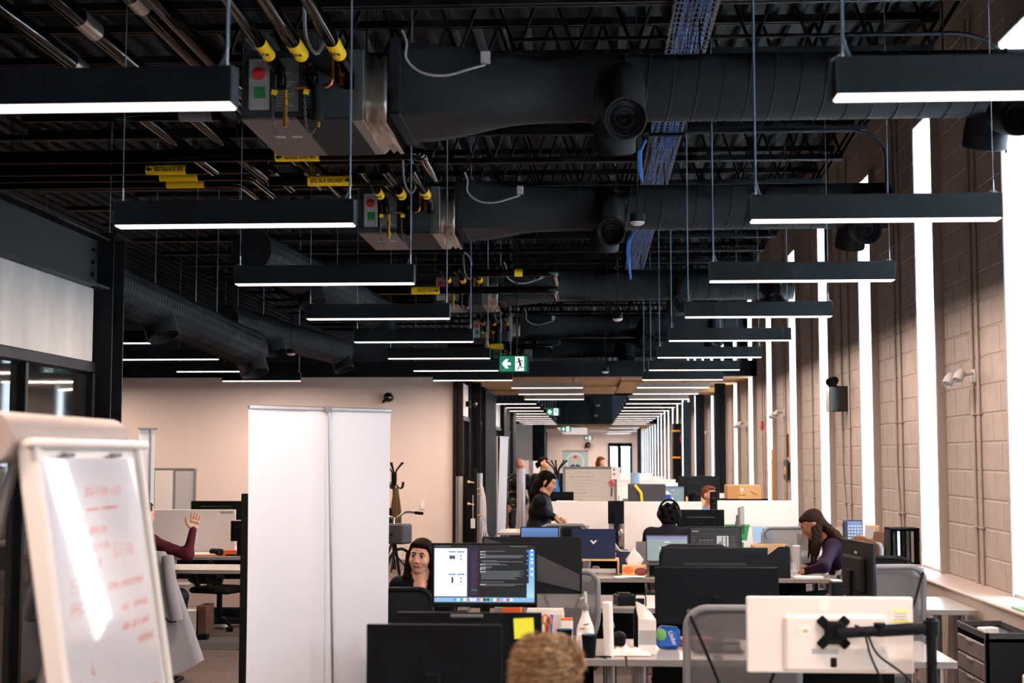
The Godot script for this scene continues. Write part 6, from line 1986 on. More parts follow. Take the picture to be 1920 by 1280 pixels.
	for r in 12:
		var row := []
		var s := r / 11.0
		for e in 20:
			var an := TAU * e / 20.0
			row.append(V(-0.14 + cos(an) * lerpf(0.1, 0.27, pow(s, 0.9)) + s * 0.14, 0.98 - s * 0.86 + (0.05 * cos(an * 2.0) * s), sin(an) * lerpf(0.06, 0.14, s) + 0.02 * s * sin(an * 5.0)))
		rows.append(row)
	b.rings(rows, true, true, true)
	part(o, "coat_body", b, "coat_grey")
	b = MB.new(); b.cyl(V(-0.08, 0, 0), V(-0.12, 0.95, 0), 0.02, -1, 10); b.slab(V(-0.25, 0, -0.15), V(0.08, 0.03, 0.15), 0.006); part(o, "valet_stand", b, "black_plastic")
	b = MB.new(); b.tube(curve([V(0.0, 0.95, 0.08), V(0.05, 0.7, 0.14), V(0.1, 0.48, 0.15)], 5), 0.045, 10); part(o, "sleeve", b, "coat_grey")
	b = MB.new(); b.tube(curve([V(0.0, 0.5, 0.13), V(0.05, 0.47, 0.155), V(0.1, 0.475, 0.16)], 4), 0.006, 5); part(o, "pocket", b, "coat_black")
func bicycle() -> void:
	var p := mid(716, 1060, 15.6)
	var o := thing("bicycle", "bicycle with bright handlebar parked by the peach wall", "bicycle", V(p.x - 0.05, 0, -15.6), 68)
	var b := MB.new()
	for x in [-0.5, 0.5]:
		b = MB.new()
		var rg := []
		for e in 33: rg.append(V(x + cos(TAU * e / 32.0) * 0.33, 0.35 + sin(TAU * e / 32.0) * 0.33, 0))
		b.tube(rg, 0.018, 8, false)
		var wh := part(o, "wheel", b, "black_plastic")
		b = MB.new()
		for e in 14: b.cyl(V(x, 0.35, 0), V(x + cos(TAU * e / 14.0) * 0.32, 0.35 + sin(TAU * e / 14.0) * 0.32, 0), 0.002, -1, 4, false)
		part(wh, "spokes", b, "chrome").set_meta("kind", "stuff")
	b = MB.new()
	for q in [[V(-0.5, 0.35, 0), V(-0.05, 0.32, 0)], [V(-0.5, 0.35, 0), V(-0.15, 0.8, 0)], [V(-0.05, 0.32, 0), V(-0.18, 0.9, 0)], [V(-0.05, 0.32, 0), V(0.36, 0.8, 0)], [V(-0.15, 0.78, 0), V(0.34, 0.86, 0)], [V(0.33, 0.92, 0), V(0.5, 0.35, 0)]]: b.cyl(q[0], q[1], 0.017, -1, 8)
	part(o, "frame", b, "charcoal")
	b = MB.new(); b.tube(curve([V(0.3, 1.09, -0.3), V(0.34, 1.09, -0.15), V(0.36, 1.02, 0), V(0.34, 1.09, 0.15), V(0.3, 1.09, 0.3)], 5), 0.012, 8); b.cyl(V(0.33, 0.9, 0), V(0.36, 1.03, 0), 0.014, -1, 8)
	var hb := part(o, "handlebar", b, "chrome")
	b = MB.new()
	for s in [-1, 1]: b.cyl(V(0.3, 1.09, s * 0.3), V(0.28, 1.085, s * 0.4), 0.018, -1, 10)
	part(hb, "grip", b, "black_plastic")
	b = MB.new(); b.box(V(-0.19, 0.94, 0), V(0.26, 0.05, 0.15), Basis(), 0.022); b.cyl(V(-0.18, 0.88, 0), V(-0.19, 0.93, 0), 0.014, -1, 8); part(o, "saddle", b, "black_plastic")
	b = MB.new(); b.box(V(0.42, 0.85, 0.0), V(0.22, 0.22, 0.28), Basis(), 0.02); part(o, "basket", b, "dark_grey")

func boards() -> void:
	# flipchart with red handwriting, close to the camera
	var A := mid(60, 828, 3.32)
	var B := mid(254, 820, 4.08)
	A.y = 1.73; B.y = 1.73
	var u := (B - A)
	var w := u.length()
	u = u.normalized()
	var n := Vector3.UP.cross(u) * -1.0
	if n.x < 0.0: n = -n
	n = n.normalized()
	var o := thing("flipchart", "flipchart whiteboard with red handwriting in front of the glass room", "flipchart", V(A.x, 0, A.z))
	var t := deg_to_rad(9.0)
	var dn := Vector3.DOWN * cos(t) + n * sin(t)
	var nn := u.cross(dn).normalized()
	if nn.dot(n) < 0.0: nn = -nn
	var bs := Basis(u, -dn, nn)
	if bs.determinant() < 0.0: bs = Basis(u, -dn, -nn)
	var top := V(0, 1.73, 0)
	var ctr := top + u * w * 0.5 + dn * 0.5
	var b := MB.new(); b.box(ctr - nn * 0.016, V(w, 1.0, 0.024), bs, 0.006); part(o, "board", b, "white_plastic")
	b = MB.new()
	var q0 := top + dn * 0.99 + u * 0.03 + nn * 0.003
	b.quad(q0, q0 + u * (w - 0.06), q0 + u * (w - 0.06) - dn * 0.955, q0 - dn * 0.955, nn)
	part(o, "sheet", b, "flipchart_sheet", "white sheet with red handwriting")
	b = MB.new()
	b.box(top + u * w * 0.5 + nn * 0.012, V(w + 0.1, 0.022, 0.03), bs, 0.006)
	for k in [0.25, 0.72]: b.box(top + u * w * k + dn * 0.03 + nn * 0.008, V(0.07, 0.008, 0.012), bs, 0.002)
	part(o, "clamp_bar", b, "white_plastic")
	b = MB.new()
	for k in [0.25, 0.72]: b.box(top + u * w * k + dn * 0.028 + nn * 0.012, V(0.075, 0.01, 0.014), bs, 0.003)
	part(o, "paper_hooks", b, "mid_grey")
	b = MB.new(); b.cyl(top - u * 0.06 - n * 0.085 + V(0, 0.015, 0), top + u * (w + 0.02) - n * 0.085 + V(0, 0.015, 0), 0.062, -1, 28)
	part(o, "roller_housing", b, mat("taupe", "#a3958e", 0.5))
	for k in [0.0, 1.0]:
		b = MB.new(); b.box(top + u * w * k + dn * 0.5 - nn * 0.01, V(0.03, 1.02, 0.05), bs, 0.006)
		part(o, "side_rail", b, "white_plastic")
	for k in [0.1, 0.9]:
		b = MB.new(); b.cyl(top + u * w * k + dn * 0.98 - nn * 0.03, u * w * k + n * 0.27, 0.014, -1, 8)
		part(o, "leg", b, "aluminium")
		b = MB.new(); b.cyl(top + u * w * k - n * 0.06, u * w * k - n * 0.5, 0.014, -1, 8)
		part(o, "leg", b, "aluminium")
	# wide roll-up banner seen from behind
	A = mid(466, 755, 8.0); B = mid(733, 766, 8.75)
	A.y = 1.98; B.y = 1.98
	u = B - A
	w = Vector2(u.x, u.z).length()
	o = thing("wide_banner", "wide plain white roll-up banner back with a central pole", "banner", V((A.x + B.x) / 2, 0, (A.z + B.z) / 2), rad_to_deg(atan2(-u.z, u.x)))
	var rows := []
	for r in 17:
		var row := []
		var y := lerpf(0.08, 1.97, r / 16.0)
		for k in 33:
			var s := k / 32.0 - 0.5
			row.append(V(s * w * (1.0 - 0.012 * sin(PI * r / 16.0)), y, 0.012 * sin(s * 9.0) * (1.0 - y / 2.2) + 0.02 * exp(-pow((s + 0.07) * 16.0, 2.0)) * (1.0 - y / 2.4)))
		rows.append(row)
	b = MB.new(); b.rings(rows, false); part(o, "banner_sheet", b, "banner_white")
	b = MB.new(); b.box(V(0, 1.98, 0.0), V(w, 0.024, 0.02), Basis(), 0.004); part(o, "top_rail", b, "aluminium")
	b = MB.new(); b.cyl(V(0.055, 0.05, 0.06), V(0.03, 1.985, 0.02), 0.008, -1, 10); part(o, "pole", b, "aluminium")
	b = MB.new(); b.box(V(0.03, 1.98, 0.018), V(0.04, 0.045, 0.02), Basis(), 0.004); part(o, "pole_clip", b, "mid_grey")
	b = MB.new(); b.box(V(0, 0.045, 0.01), V(w + 0.02, 0.09, 0.14), Basis(), 0.02); part(o, "base_case", b, "aluminium")

func ledge_things() -> void:
	var ly := 0.802
	var mk := func(d: float, back := 0.12) -> Vector3: return V(XW - back, ly, -d)
	# record crate, frames, blue basket, cup
	var o := thing("record_case", "black open case of upright records on the window ledge", "case", mk.call(12.45), 90)
	var b := MB.new()
	b.slab(V(-0.1, 0, -0.14), V(0.1, 0.012, 0.14)); b.slab(V(-0.1, 0, 0.128), V(0.1, 0.3, 0.14)); b.slab(V(-0.1, 0, -0.14), V(0.1, 0.3, -0.128)); b.slab(V(0.09, 0, -0.14), V(0.1, 0.3, 0.14)); b.slab(V(-0.1, 0.29, -0.14), V(0.1, 0.3, 0.14))
	part(o, "case_shell", b, "black_plastic")
	for k in 6:
		b = MB.new(); b.slab(V(-0.09, 0.013, -0.11 + 0.038 * k), V(0.085, 0.275, -0.085 + 0.038 * k), 0.002)
		part(o, "record_sleeve", b, ["charcoal", "aluminium", "black_plastic", "dark_grey", "aluminium", "black_plastic"][k])
	o = thing("picture_frame", "pale framed photograph leaning on the ledge wall", "picture", mk.call(13.75, 0.14), -60)
	b = MB.new(); b.box(V(0, 0.13, 0), V(0.19, 0.26, 0.018), RX(-8), 0.003); part(o, "frame", b, "wood_light")
	b = MB.new(); b.box(V(0, 0.17, 0.011), V(0.15, 0.14, 0.003), RX(-8)); part(o, "photo_sky", b, "light_grey")
	b = MB.new(); b.box(V(0, 0.065, 0.0245), V(0.15, 0.075, 0.003), RX(-8)); part(o, "photo_field", b, "wipes_green")
	o = thing("picture_frame", "dark wooden frame leaning next to the pale framed photograph", "picture", mk.call(13.5, 0.12), -70)
	b = MB.new(); b.box(V(0, 0.105, 0), V(0.2, 0.21, 0.03), RX(-12), 0.004); part(o, "frame", b, "brown_wood")
	o = thing("blue_basket", "dark blue slotted basket standing on the ledge", "basket", mk.call(14.7))
	for k in 4:
		b = MB.new()
		var bs := RY(90 * k)
		b.box(bs * V(0, 0.13, 0.09), (V(0.2, 0.26, 0.01)), bs, 0.002)
		part(o, "basket_side", b, "navy")
	b = MB.new()
	for r in 5:
		for c in 6: b.box(V(-0.075 + 0.03 * c, 0.09 + 0.03 * r, 0.0965), V(0.016, 0.012, 0.002))
	part(o, "slots", b, "light_grey").set_meta("kind", "stuff")
	b = MB.new(); b.box(V(0, 0.012, 0), V(0.18, 0.02, 0.18)); part(o, "bottom", b, "navy")
	o = cup("glass_mug", "clear glass jug on the ledge above the tan jacket", "jug", mk.call(15.6), 0.05, 0.062, 0.15, "clear_glass", "clear_glass")
	b = MB.new(); b.box(V(0, 0.11, 0), V(0.09, 0.22, 0.02), RX(-10) * RY(-30), 0.004)
	var t: Node3D = solo("calculator_stand", b, "dark_grey", "dark grey phone stand beside the blue basket", "stand"); t.position = mk.call(15.15)
	# orange spirit level leaning on the wall
	var p0 := mid(1453, 938, 20.4)
	b = MB.new(); b.box(V(0, 0.5, 0), V(0.025, 1.0, 0.06), RX(5) , 0.004)
	t = solo("spirit_level", b, "level_orange", "long orange spirit level leaning against the window wall", "spirit level"); t.position = V(XW - 0.12, ly, -21.2)
	var vb := MB.new(); vb.box(V(-0.002, 0.82, 0.028), V(0.03, 0.05, 0.05), RX(5)); part(t, "vial", vb, "black_plastic")
	b = MB.new(); b.slab(V(-0.1, 0, -0.12), V(0.1, 0.16, 0.12), 0.005); t = solo("orange_case", b, "level_orange", "short orange tool case on the ledge by the spirit level", "case"); t.position = V(XW - 0.14, ly, -22.1)
	# black brackets and boards far along the wall
	o = thing("wall_shelf_unit", "black wall shelf with yellow boards far down the window wall", "shelf", V(XW - 0.16, ly, -44.0))
	b = MB.new(); b.slab(V(-0.1, 0, -0.3), V(0.12, 1.9, 0.3), 0.004); part(o, "case", b, "black_plastic")
	for y in [0.85, 1.65]:
		b = MB.new(); b.slab(V(-0.13, y, -0.34), V(0.12, y + 0.05, 0.34)); part(o, "yellow_shelf", b, "level_orange")

func conduit(label: String, d: float, y0: float, y1: float, kink := 0.0) -> void:
	var b := MB.new()
	var x := XW - 0.02
	if kink != 0.0: b.tube(curve([V(x, y0, -d), V(x, y0 + 0.3, -d - kink * 0.3), V(x, y0 + 0.75, -d - kink), V(x, y0 + 1.2, -d - kink), V(x, y1, -d - kink)], 6), 0.013, 8)
	else: b.tube([V(x, y0, -d), V(x, y1, -d)], 0.013, 8)
	var c: Node3D = solo("wall_conduit", b, "block", label, "conduit", "painted conduits on the block wall")
	var y := y0 + 0.4
	while y < y1 and d < 24.0:
		var q := MB.new()
		q.box(V(x - 0.002, y, -d - kink * (1.0 if y > y0 + 0.7 else 0.4)), V(0.03, 0.014, 0.06), Basis(), 0.003)
		part(c, "pipe_clip", q, "block")
		y += 0.8
func spot_pair(label: String, d: float, y: float, m := "light_grey") -> void:
	var o := thing("wall_spotlight", label, "spotlight", V(XW - 0.02, y, -d), 0, "twin spot heads on the window wall")
	var b := MB.new(); b.box(V(0, 0, 0), V(0.05, 0.1, 0.09), Basis(), 0.008); part(o, "wall_box", b, m)
	for k in 2:
		var base := V(-0.03, 0.02, 0.03 - 0.05 * k)
		var head := V(-0.13 - 0.04 * k, 0.0 - 0.02 * k, 0.06 - 0.13 * k)
		b = MB.new(); b.tube([base, base.lerp(head, 0.6)], 0.011, 7); part(o, "swivel_arm", b, m)
		b = MB.new()
		var z := V(-0.45, -0.75, 0.4).normalized()
		var x := z.cross(Vector3.UP).normalized()
		b.lathe([Vector2(0, -0.05), Vector2(0.026, -0.045), Vector2(0.036, -0.01), Vector2(0.038, 0.045), Vector2(0.034, 0.047), Vector2(0.03, 0.035), Vector2(0, 0.035)], T(Basis(x, z, x.cross(z)), head), 16)
		part(o, "lamp_head", b, m)
func wall_fittings() -> void:
	# conduits: pairs on some piers
	var seen_piers := {}
	for q in [[10.35, 0.0], [10.5, 0.0], [12.9, 0.0], [13.0, 0.12], [15.45, 0.0], [15.7, 0.2], [18.0, 0.0], [20.45, 0.0], [20.6, 0.0], [22.9, 0.0], [23.1, 0.1], [25.5, 0.0], [28.1, 0.0], [30.6, 0.0], [33.1, 0.0], [35.7, 0.0], [38.2, 0.0]]:
		var pier := int((q[0] - 9.543) / 2.543)
		seen_piers[pier] = seen_piers.get(pier, 0) + 1
		conduit("%s painted conduit on the %s block pier from the camera" % [ordinal(seen_piers[pier] - 1), ordinal(pier)], q[0], 0.803, 4.9, q[1])
	spot_pair("grey twin spot heads on the block pier closest to the camera", 10.42, mid(1812, 705, 10.42).y)
	spot_pair("grey twin spot heads above the orange spirit level", 20.5, mid(1470, 775, 20.5).y)
	spot_pair("grey twin spot heads on the pier past the red alarm box", 25.5, mid(1395, 795, 25.5).y)
	spot_pair("small grey twin spot heads on a far pier", 33.0, mid(1330, 812, 33.0).y)
	var p := mid(1584, 748, 15.6)
	var o := thing("emergency_light", "black emergency light box with two lamp heads on the block wall", "emergency light", V(XW - 0.118, p.y, -15.6))
	var b := MB.new(); b.box(V(0, 0, 0), V(0.21, 0.27, 0.24), Basis(), 0.008); part(o, "battery_box", b, "black_gloss")
	for k in 2:
		b = MB.new()
		var h := V(-0.05, 0.19, 0.09 - 0.18 * k)
		b.cyl(V(-0.02, 0.13, 0.08 - 0.16 * k), h, 0.012, -1, 8)
		var z := V(-0.6, -0.35, 0.5).normalized()
		var x := z.cross(Vector3.UP).normalized()
		b.lathe([Vector2(0, -0.05), Vector2(0.035, -0.04), Vector2(0.05, 0.0), Vector2(0.05, 0.03), Vector2(0.04, 0.03), Vector2(0.03, 0.015), Vector2(0, 0.012)], T(Basis(x, z, x.cross(z)), h), 16)
		part(o, "lamp_head", b, "black_plastic")
	p = mid(1430, 798, 23.0)
	b = MB.new(); b.box(V(0, 0, 0), V(0.06, 0.14, 0.12), Basis(), 0.006); b.box(V(-0.032, -0.02, 0), V(0.01, 0.03, 0.08), Basis(), 0.003)
	var t: Node3D = solo("fire_alarm_box", b, "red_plastic", "dark red fire alarm box on the block wall", "fire alarm"); t.position = V(XW - 0.035, p.y, -23.0)
	b = MB.new(); b.box(V(0, 0, 0), V(0.07, 0.18, 0.16), Basis(), 0.006)
	t = solo("fire_alarm_box", b, "red_plastic", "smaller far red alarm box under the cork ceiling windows", "fire alarm"); t.position = V(XW - 0.045, mid(1277, 823, 43).y, -43.2)
	# dark bracket and grey board above the level
	p = mid(1466, 835, 20.3)
	b = MB.new(); b.box(V(0, 0, 0), V(0.03, 0.32, 0.06), Basis(), 0.004); t = solo("wall_bracket", b, "brown_wood", "dark narrow bracket on the block wall above the grey board", "bracket"); t.position = V(XW - 0.022, p.y, -20.3)
	p = mid(1467, 880, 20.3)
	o = thing("hung_board", "blue-grey board with a tan patch hung on the block wall", "board", V(XW - 0.045, p.y, -20.3))
	b = MB.new(); b.box(V(0, 0, 0), V(0.025, 0.27, 0.34), Basis(), 0.004); part(o, "board", b, "dark_grey")
	b = MB.new(); b.ball(V(-0.014, -0.01, 0), V(0.004, 0.07, 0.12), 10); part(o, "tan_patch", b, "cardboard")
	# dome cameras
	for q in [[729, 745, 23.9, "black dome camera on the peach wall"], [1102, 834, 77.9, "black dome camera on the far end wall"]]:
		p = mid(q[0], q[1], q[2])
		var s: float = 1.0 if q[2] < 30 else 2.0
		o = thing("dome_camera", q[3], "camera", V(p.x, p.y, -q[2]), 0, "dome security cameras")
		b = MB.new(); b.ball(V(0, 0.0, 0.06) * s, V(0.085, 0.085, 0.08) * s, 16); part(o, "dome", b, "black_gloss")
		b = MB.new(); b.cyl(V(0, 0, -0.1), V(0, 0, 0.05 * s), 0.07 * s, -1, 16); b.cyl(V(-0.05, -0.05, 0.09) * s, V(-0.08, -0.08, 0.12) * s, 0.025 * s, -1, 8); part(o, "wall_mount", b, "black_plastic")
	p = mid(881, 757, 25.0)
	o = thing("dome_camera", "black bracket camera over the corridor glass front", "camera", V(-2.13, p.y, -25.0), 0, "dome security cameras")
	b = MB.new(); b.ball(V(0.1, 0, 0.02), V(0.08, 0.07, 0.09), 14); part(o, "dome", b, "black_gloss")
	b = MB.new(); b.cyl(V(-0.03, 0.0, 0), V(0.06, 0, 0), 0.05, -1, 12); part(o, "wall_mount", b, "black_plastic")
	# light switch
	p = mid(792, 946, 23.98)
	o = thing("light_switch", "white light switch plate on the peach wall", "switch", V(p.x, p.y, -23.99))
	b = MB.new(); b.box(V(0, 0, 0), V(0.085, 0.145, 0.014), Basis(), 0.003); part(o, "plate", b, "white_plastic")
	b = MB.new(); b.box(V(0, 0, 0.008), V(0.036, 0.075, 0.008), Basis(), 0.002); part(o, "rocker", b, "paper")

func signs() -> void:
	var m := mat("sign_green", "#0e6e52", 0.5)
	m.emission_enabled = true; m.emission = Color("#0e6e52"); m.emission_energy_multiplier = 0.55
	m = mat("sign_white", "#f4fbfa", 0.5)
	m.emission_enabled = true; m.emission = Color("#e8fbf8"); m.emission_energy_multiplier = 0.9
	for q in [[963, 682, 17.0, 52, "green exit sign with arrow and running figure hanging before the cork ceiling", 3.4], [1037, 772, 34.0, 24, "second green exit sign hanging past the cork ceiling", 0], [1061, 804, 52.0, 17, "third small green exit sign down the hall", 0], [1103, 821, 70.5, 14, "farthest green exit sign near the end wall", 0]]:
		var d: float = q[2]
		var p := mid(q[0], q[1], d)
		var w: float = q[3] * K(d)
		var o := thing("exit_sign", q[4], "exit sign", p, 0, "hanging exit signs")
		var h := w * 0.56
		var b := MB.new(); b.box(Vector3.ZERO, V(w * 1.1, h * 1.12, 0.05), Basis(), 0.006); part(o, "housing", b, "black_plastic")
		b = MB.new(); b.box(V(0, 0, 0.026), V(w, h, 0.004)); part(o, "green_face", b, "sign_green")
		b = MB.new(); b.box(V(w * 0.22, 0, 0.029), V(w * 0.32, h * 0.92, 0.003)); part(o, "white_door", b, "sign_white")
		b = MB.new()
		b.prism([Vector2(-0.19, 0), Vector2(-0.05, 0.165), Vector2(0.06, 0.165), Vector2(-0.03, 0.05), Vector2(0.13, 0.05), Vector2(0.13, -0.05), Vector2(-0.03, -0.05), Vector2(0.06, -0.165), Vector2(-0.05, -0.165)].map(func(e): return (e + Vector2(-0.23, 0)) * w), 0.003, T(Basis(), V(0, 0, 0.028)))
		part(o, "arrow", b, "sign_white")
		b = MB.new()
		var z := 0.032
		b.cyl(V(0.19 * w, 0.17 * w, z - 0.001), V(0.19 * w, 0.17 * w, z + 0.001), 0.042 * w, -1, 14)
		for e in [[0.21, 0.10, 0.25, -0.02, 0.075], [0.24, -0.01, 0.16, -0.21, 0.04], [0.255, -0.01, 0.275, -0.13, 0.04], [0.275, -0.13, 0.36, -0.135, 0.034], [0.2, 0.12, 0.14, 0.04, 0.03], [0.14, 0.04, 0.075, 0.035, 0.026], [0.22, 0.125, 0.3, 0.11, 0.032], [0.3, 0.11, 0.345, 0.03, 0.028]]:
			var a := V(e[0] * w, e[1] * w, z)
			var c := V(e[2] * w, e[3] * w, z)
			b.box((a + c) / 2, V(e[4] * w, a.distance_to(c) + e[4] * w * 0.6, 0.002), RZ(rad_to_deg(atan2(c.y - a.y, c.x - a.x)) - 90), 0.0)
		part(o, "running_figure", b, mat("sign_ink", "#06281f", 0.6))
		b = MB.new()
		var ty := 5.27 if d < 59 else 3.1
		if d > 24 and d < 31: ty = 3.05
		b.cyl(V(w * 0.12, h * 0.55, 0), V(w * 0.12, ty - p.y, 0), 0.008, -1, 8); part(o, "stem", b, "black_steel")

# ---------------------------------------------------------------- people: smooth fields of tapered bones, meshed as surface nets
var head_src: MB
var hand_src := {}
func field(prims: Array, cell: float, soft: float, pal: Array, mb: MB, ruffle := 0.0) -> void:
	# prims: [a, b, ra, rb, colour index] tapered capsules, or [centre, radii, colour index] ellipsoids
	var lo := V(1e9, 1e9, 1e9)
	var hi := -lo
	var pad := soft + cell * 3.0
	var boxes := []
	for p in prims:
		var l: Vector3
		var h: Vector3
		if p.size() == 3:
			l = p[0] - p[1]; h = p[0] + p[1]
		else:
			var r := maxf(p[2], p[3])
			l = p[0].min(p[1]) - V(r, r, r); h = p[0].max(p[1]) + V(r, r, r)
		l -= V(pad, pad, pad); h += V(pad, pad, pad)
		boxes.append([l, h])
		lo = lo.min(l); hi = hi.max(h)
	var nx := int((hi.x - lo.x) / cell) + 2
	var ny := int((hi.y - lo.y) / cell) + 2
	var nz := int((hi.z - lo.z) / cell) + 2
	var D := PackedFloat32Array(); D.resize(nx * ny * nz); D.fill(1.0)
	var N := PackedFloat32Array(); N.resize(nx * ny * nz); N.fill(1.0)
	var Cx := PackedByteArray(); Cx.resize(nx * ny * nz)
	for q in prims.size():
		var p: Array = prims[q]
		var i0 := ((boxes[q][0] - lo) / cell).floor() as Vector3
		var i1 := ((boxes[q][1] - lo) / cell).ceil() as Vector3
		var x0 := int(i0.x); var y0 := int(i0.y); var z0 := int(i0.z)
		var x1 := mini(int(i1.x), nx - 1); var y1 := mini(int(i1.y), ny - 1); var z1 := mini(int(i1.z), nz - 1)
		var ell: bool = p.size() == 3
		var a: Vector3 = p[0]
		var rr: Vector3 = p[1]
		var ab := rr - a
		var L2 := maxf(ab.length_squared(), 1e-9)
		var ra: float = 0.0 if ell else p[2]
		var rb: float = 0.0 if ell else p[3]
		var ci: int = p[2] if ell else p[4]
		var rmin := minf(rr.x, minf(rr.y, rr.z))
		for z in range(z0, z1 + 1):
			for y in range(y0, y1 + 1):
				var idx := (z * ny + y) * nx + x0
				for x in range(x0, x1 + 1):
					var pt := lo + V(x, y, z) * cell
					var d: float
					if ell:
						var e := (pt - a) / rr
						var k0 := e.length()
						d = (k0 - 1.0) * k0 / maxf((e / rr).length(), 1e-4)
						if k0 < 0.2: d = -rmin
					else:
						var t := clampf((pt - a).dot(ab) / L2, 0.0, 1.0)
						d = pt.distance_to(a + ab * t) - lerpf(ra, rb, t)
					if d < N[idx]:
						N[idx] = d; Cx[idx] = ci
					var o := D[idx]
					var h := maxf(soft - absf(o - d), 0.0) / soft
					D[idx] = minf(o, d) - h * h * soft * 0.25
					idx += 1
	if ruffle > 0.0:
		var idx := 0
		for z in nz:
			for y in ny:
				for x in nx:
					if absf(D[idx]) < 0.05:
						var pt := lo + V(x, y, z) * cell
						D[idx] += ruffle * sin(pt.x * 190.0 + sin(pt.y * 40.0) * 2.0) * sin(pt.z * 170.0 + pt.y * 25.0)
					idx += 1
	var at := PackedInt32Array(); at.resize(nx * ny * nz); at.fill(-1)
	var off := [0, 1, nx, nx + 1, nx * ny, nx * ny + 1, nx * ny + nx, nx * ny + nx + 1]
	for z in range(1, nz - 2):
		for y in range(1, ny - 2):
			var idx := (z * ny + y) * nx + 1
			for x in range(1, nx - 2):
				var d0 := D[idx]
				if d0 > cell * 2.0 or d0 < -cell * 2.0:
					idx += 1
					continue
				var m := 0
				for c in 8:
					if D[idx + off[c]] < 0.0: m |= 1 << c
				if m != 0 and m != 255:
					var s := Vector3.ZERO
					var cnt := 0
					for c in 8:
						for ax in 3:
							var c2: int = c | (1 << ax)
							if c2 == c: continue
							var da := D[idx + off[c]]
							var db := D[idx + off[c2]]
							if (da < 0.0) != (db < 0.0):
								var t := da / (da - db)
								var pa := V(c & 1, (c >> 1) & 1, (c >> 2) & 1)
								pa[ax] += t
								s += pa; cnt += 1
					s /= cnt
					var g := V(D[idx + 1] - D[idx - 1], D[idx + nx] - D[idx - nx], D[idx + nx * ny] - D[idx - nx * ny]) + V(D[idx + off[7]] - D[idx + off[6]], D[idx + off[7]] - D[idx + off[5]], D[idx + off[7]] - D[idx + off[3]])
					mb.col = pal[Cx[idx]]
					at[idx] = mb.vert(lo + (V(x, y, z) + s) * cell, g.normalized())
				idx += 1
	for z in range(1, nz - 2):
		for y in range(1, ny - 2):
			var idx := (z * ny + y) * nx + 1
			for x in range(1, nx - 2):
				if at[idx] >= 0:
					var n0 := D[idx] < 0.0
					for ax in 3:
						var st: int = [1, nx, nx * ny][ax]
						if (D[idx + st] < 0.0) != n0:
							var s1: int = [nx, nx * ny, 1][ax]
							var s2: int = [nx * ny, 1, nx][ax]
							var a := at[idx]
							var b := at[idx - s1]
							var c := at[idx - s1 - s2]
							var d := at[idx - s2]
							if a >= 0 and b >= 0 and c >= 0 and d >= 0:
								mb.face(a, b, c); mb.face(a, c, d)
				idx += 1
	mb.col = Color(1, 1, 1)
func lin(hex: String) -> Color: return Color(hex).srgb_to_linear()
func join(mb: MB, src: MB, xf: Transform3D, pal: Array) -> void:   # adds a head or hand; its colours are palette numbers
	var first := mb.v.size()
	for k in src.v.size():
		mb.col = pal[int(round(src.c[k].r * 20.0))]
		mb.vert(xf * src.v[k], (xf.basis * src.n[k]).normalized())
	if xf.basis.determinant() > 0.0:
		for k in src.i: mb.i.append(first + k)
	else:
		for k in src.i.size() / 3:
			for e in [0, 2, 1]: mb.i.append(first + src.i[k * 3 + e])
	mb.col = Color(1, 1, 1)
func ids() -> Array:
	var a := []
	for k in 10: a.append(Color(k / 20.0, 0, 0))
	return a
func make_head() -> void:
	# looks towards +Z, centre between the ears; 0 skin, 1 lips, 2 white, 3 iris, 4 brow
	head_src = MB.new()
	field([
		[V(0, 0.03, -0.012), V(0.074, 0.085, 0.093), 0], [V(0, -0.015, 0.018), V(0.067, 0.078, 0.071), 0], [V(0, -0.062, 0.03), V(0.05, 0.045, 0.048), 0], [V(0, -0.09, 0.05), V(0.026, 0.018, 0.022), 0],
		[V(0.037, -0.025, 0.045), V(0.028, 0.03, 0.03), 0], [V(-0.037, -0.025, 0.045), V(0.028, 0.03, 0.03), 0],
		[V(0, 0.015, 0.084), V(0, -0.022, 0.099), 0.0065, 0.0095, 0], [V(0.008, -0.025, 0.092), V(0.008, -0.025, 0.088), 0.007, 0.007, 0], [V(-0.008, -0.025, 0.092), V(-0.008, -0.025, 0.088), 0.007, 0.007, 0],
		[V(-0.042, 0.03, 0.068), V(0.042, 0.03, 0.068), 0.011, 0.011, 0],
		[V(0.074, -0.005, -0.012), V(0.011, 0.03, 0.018), 0], [V(-0.074, -0.005, -0.012), V(0.011, 0.03, 0.018), 0],
		[V(-0.023, -0.052, 0.072), V(0, -0.0575, 0.0795), 0.0032, 0.0048, 1], [V(0.023, -0.052, 0.072), V(0, -0.0575, 0.0795), 0.0032, 0.0048, 1], [V(-0.016, -0.0505, 0.0775), V(0.016, -0.0505, 0.0775), 0.0036, 0.0036, 1],
		[V(0.031, 0.012, 0.0765), V(0.0115, 0.0058, 0.0085), 2], [V(-0.031, 0.012, 0.0765), V(0.0115, 0.0058, 0.0085), 2],
		[V(0.031, 0.0122, 0.0822), V(0.0048, 0.0055, 0.0045), 3], [V(-0.031, 0.0122, 0.0822), V(0.0048, 0.0055, 0.0045), 3],
		[V(0.017, 0.0345, 0.0805), V(0.034, 0.037, 0.0785), 0.0036, 0.0036, 4], [V(0.034, 0.037, 0.0785), V(0.05, 0.033, 0.0695), 0.0036, 0.0026, 4], [V(-0.017, 0.0345, 0.0805), V(-0.034, 0.037, 0.0785), 0.0036, 0.0036, 4], [V(-0.034, 0.037, 0.0785), V(-0.05, 0.033, 0.0695), 0.0036, 0.0026, 4],
		[V(0.02, 0.0185, 0.0815), V(0.043, 0.017, 0.0735), 0.0018, 0.0018, 3], [V(-0.02, 0.0185, 0.0815), V(-0.043, 0.017, 0.0735), 0.0018, 0.0018, 3],
	], 0.0032, 0.011, ids(), head_src)
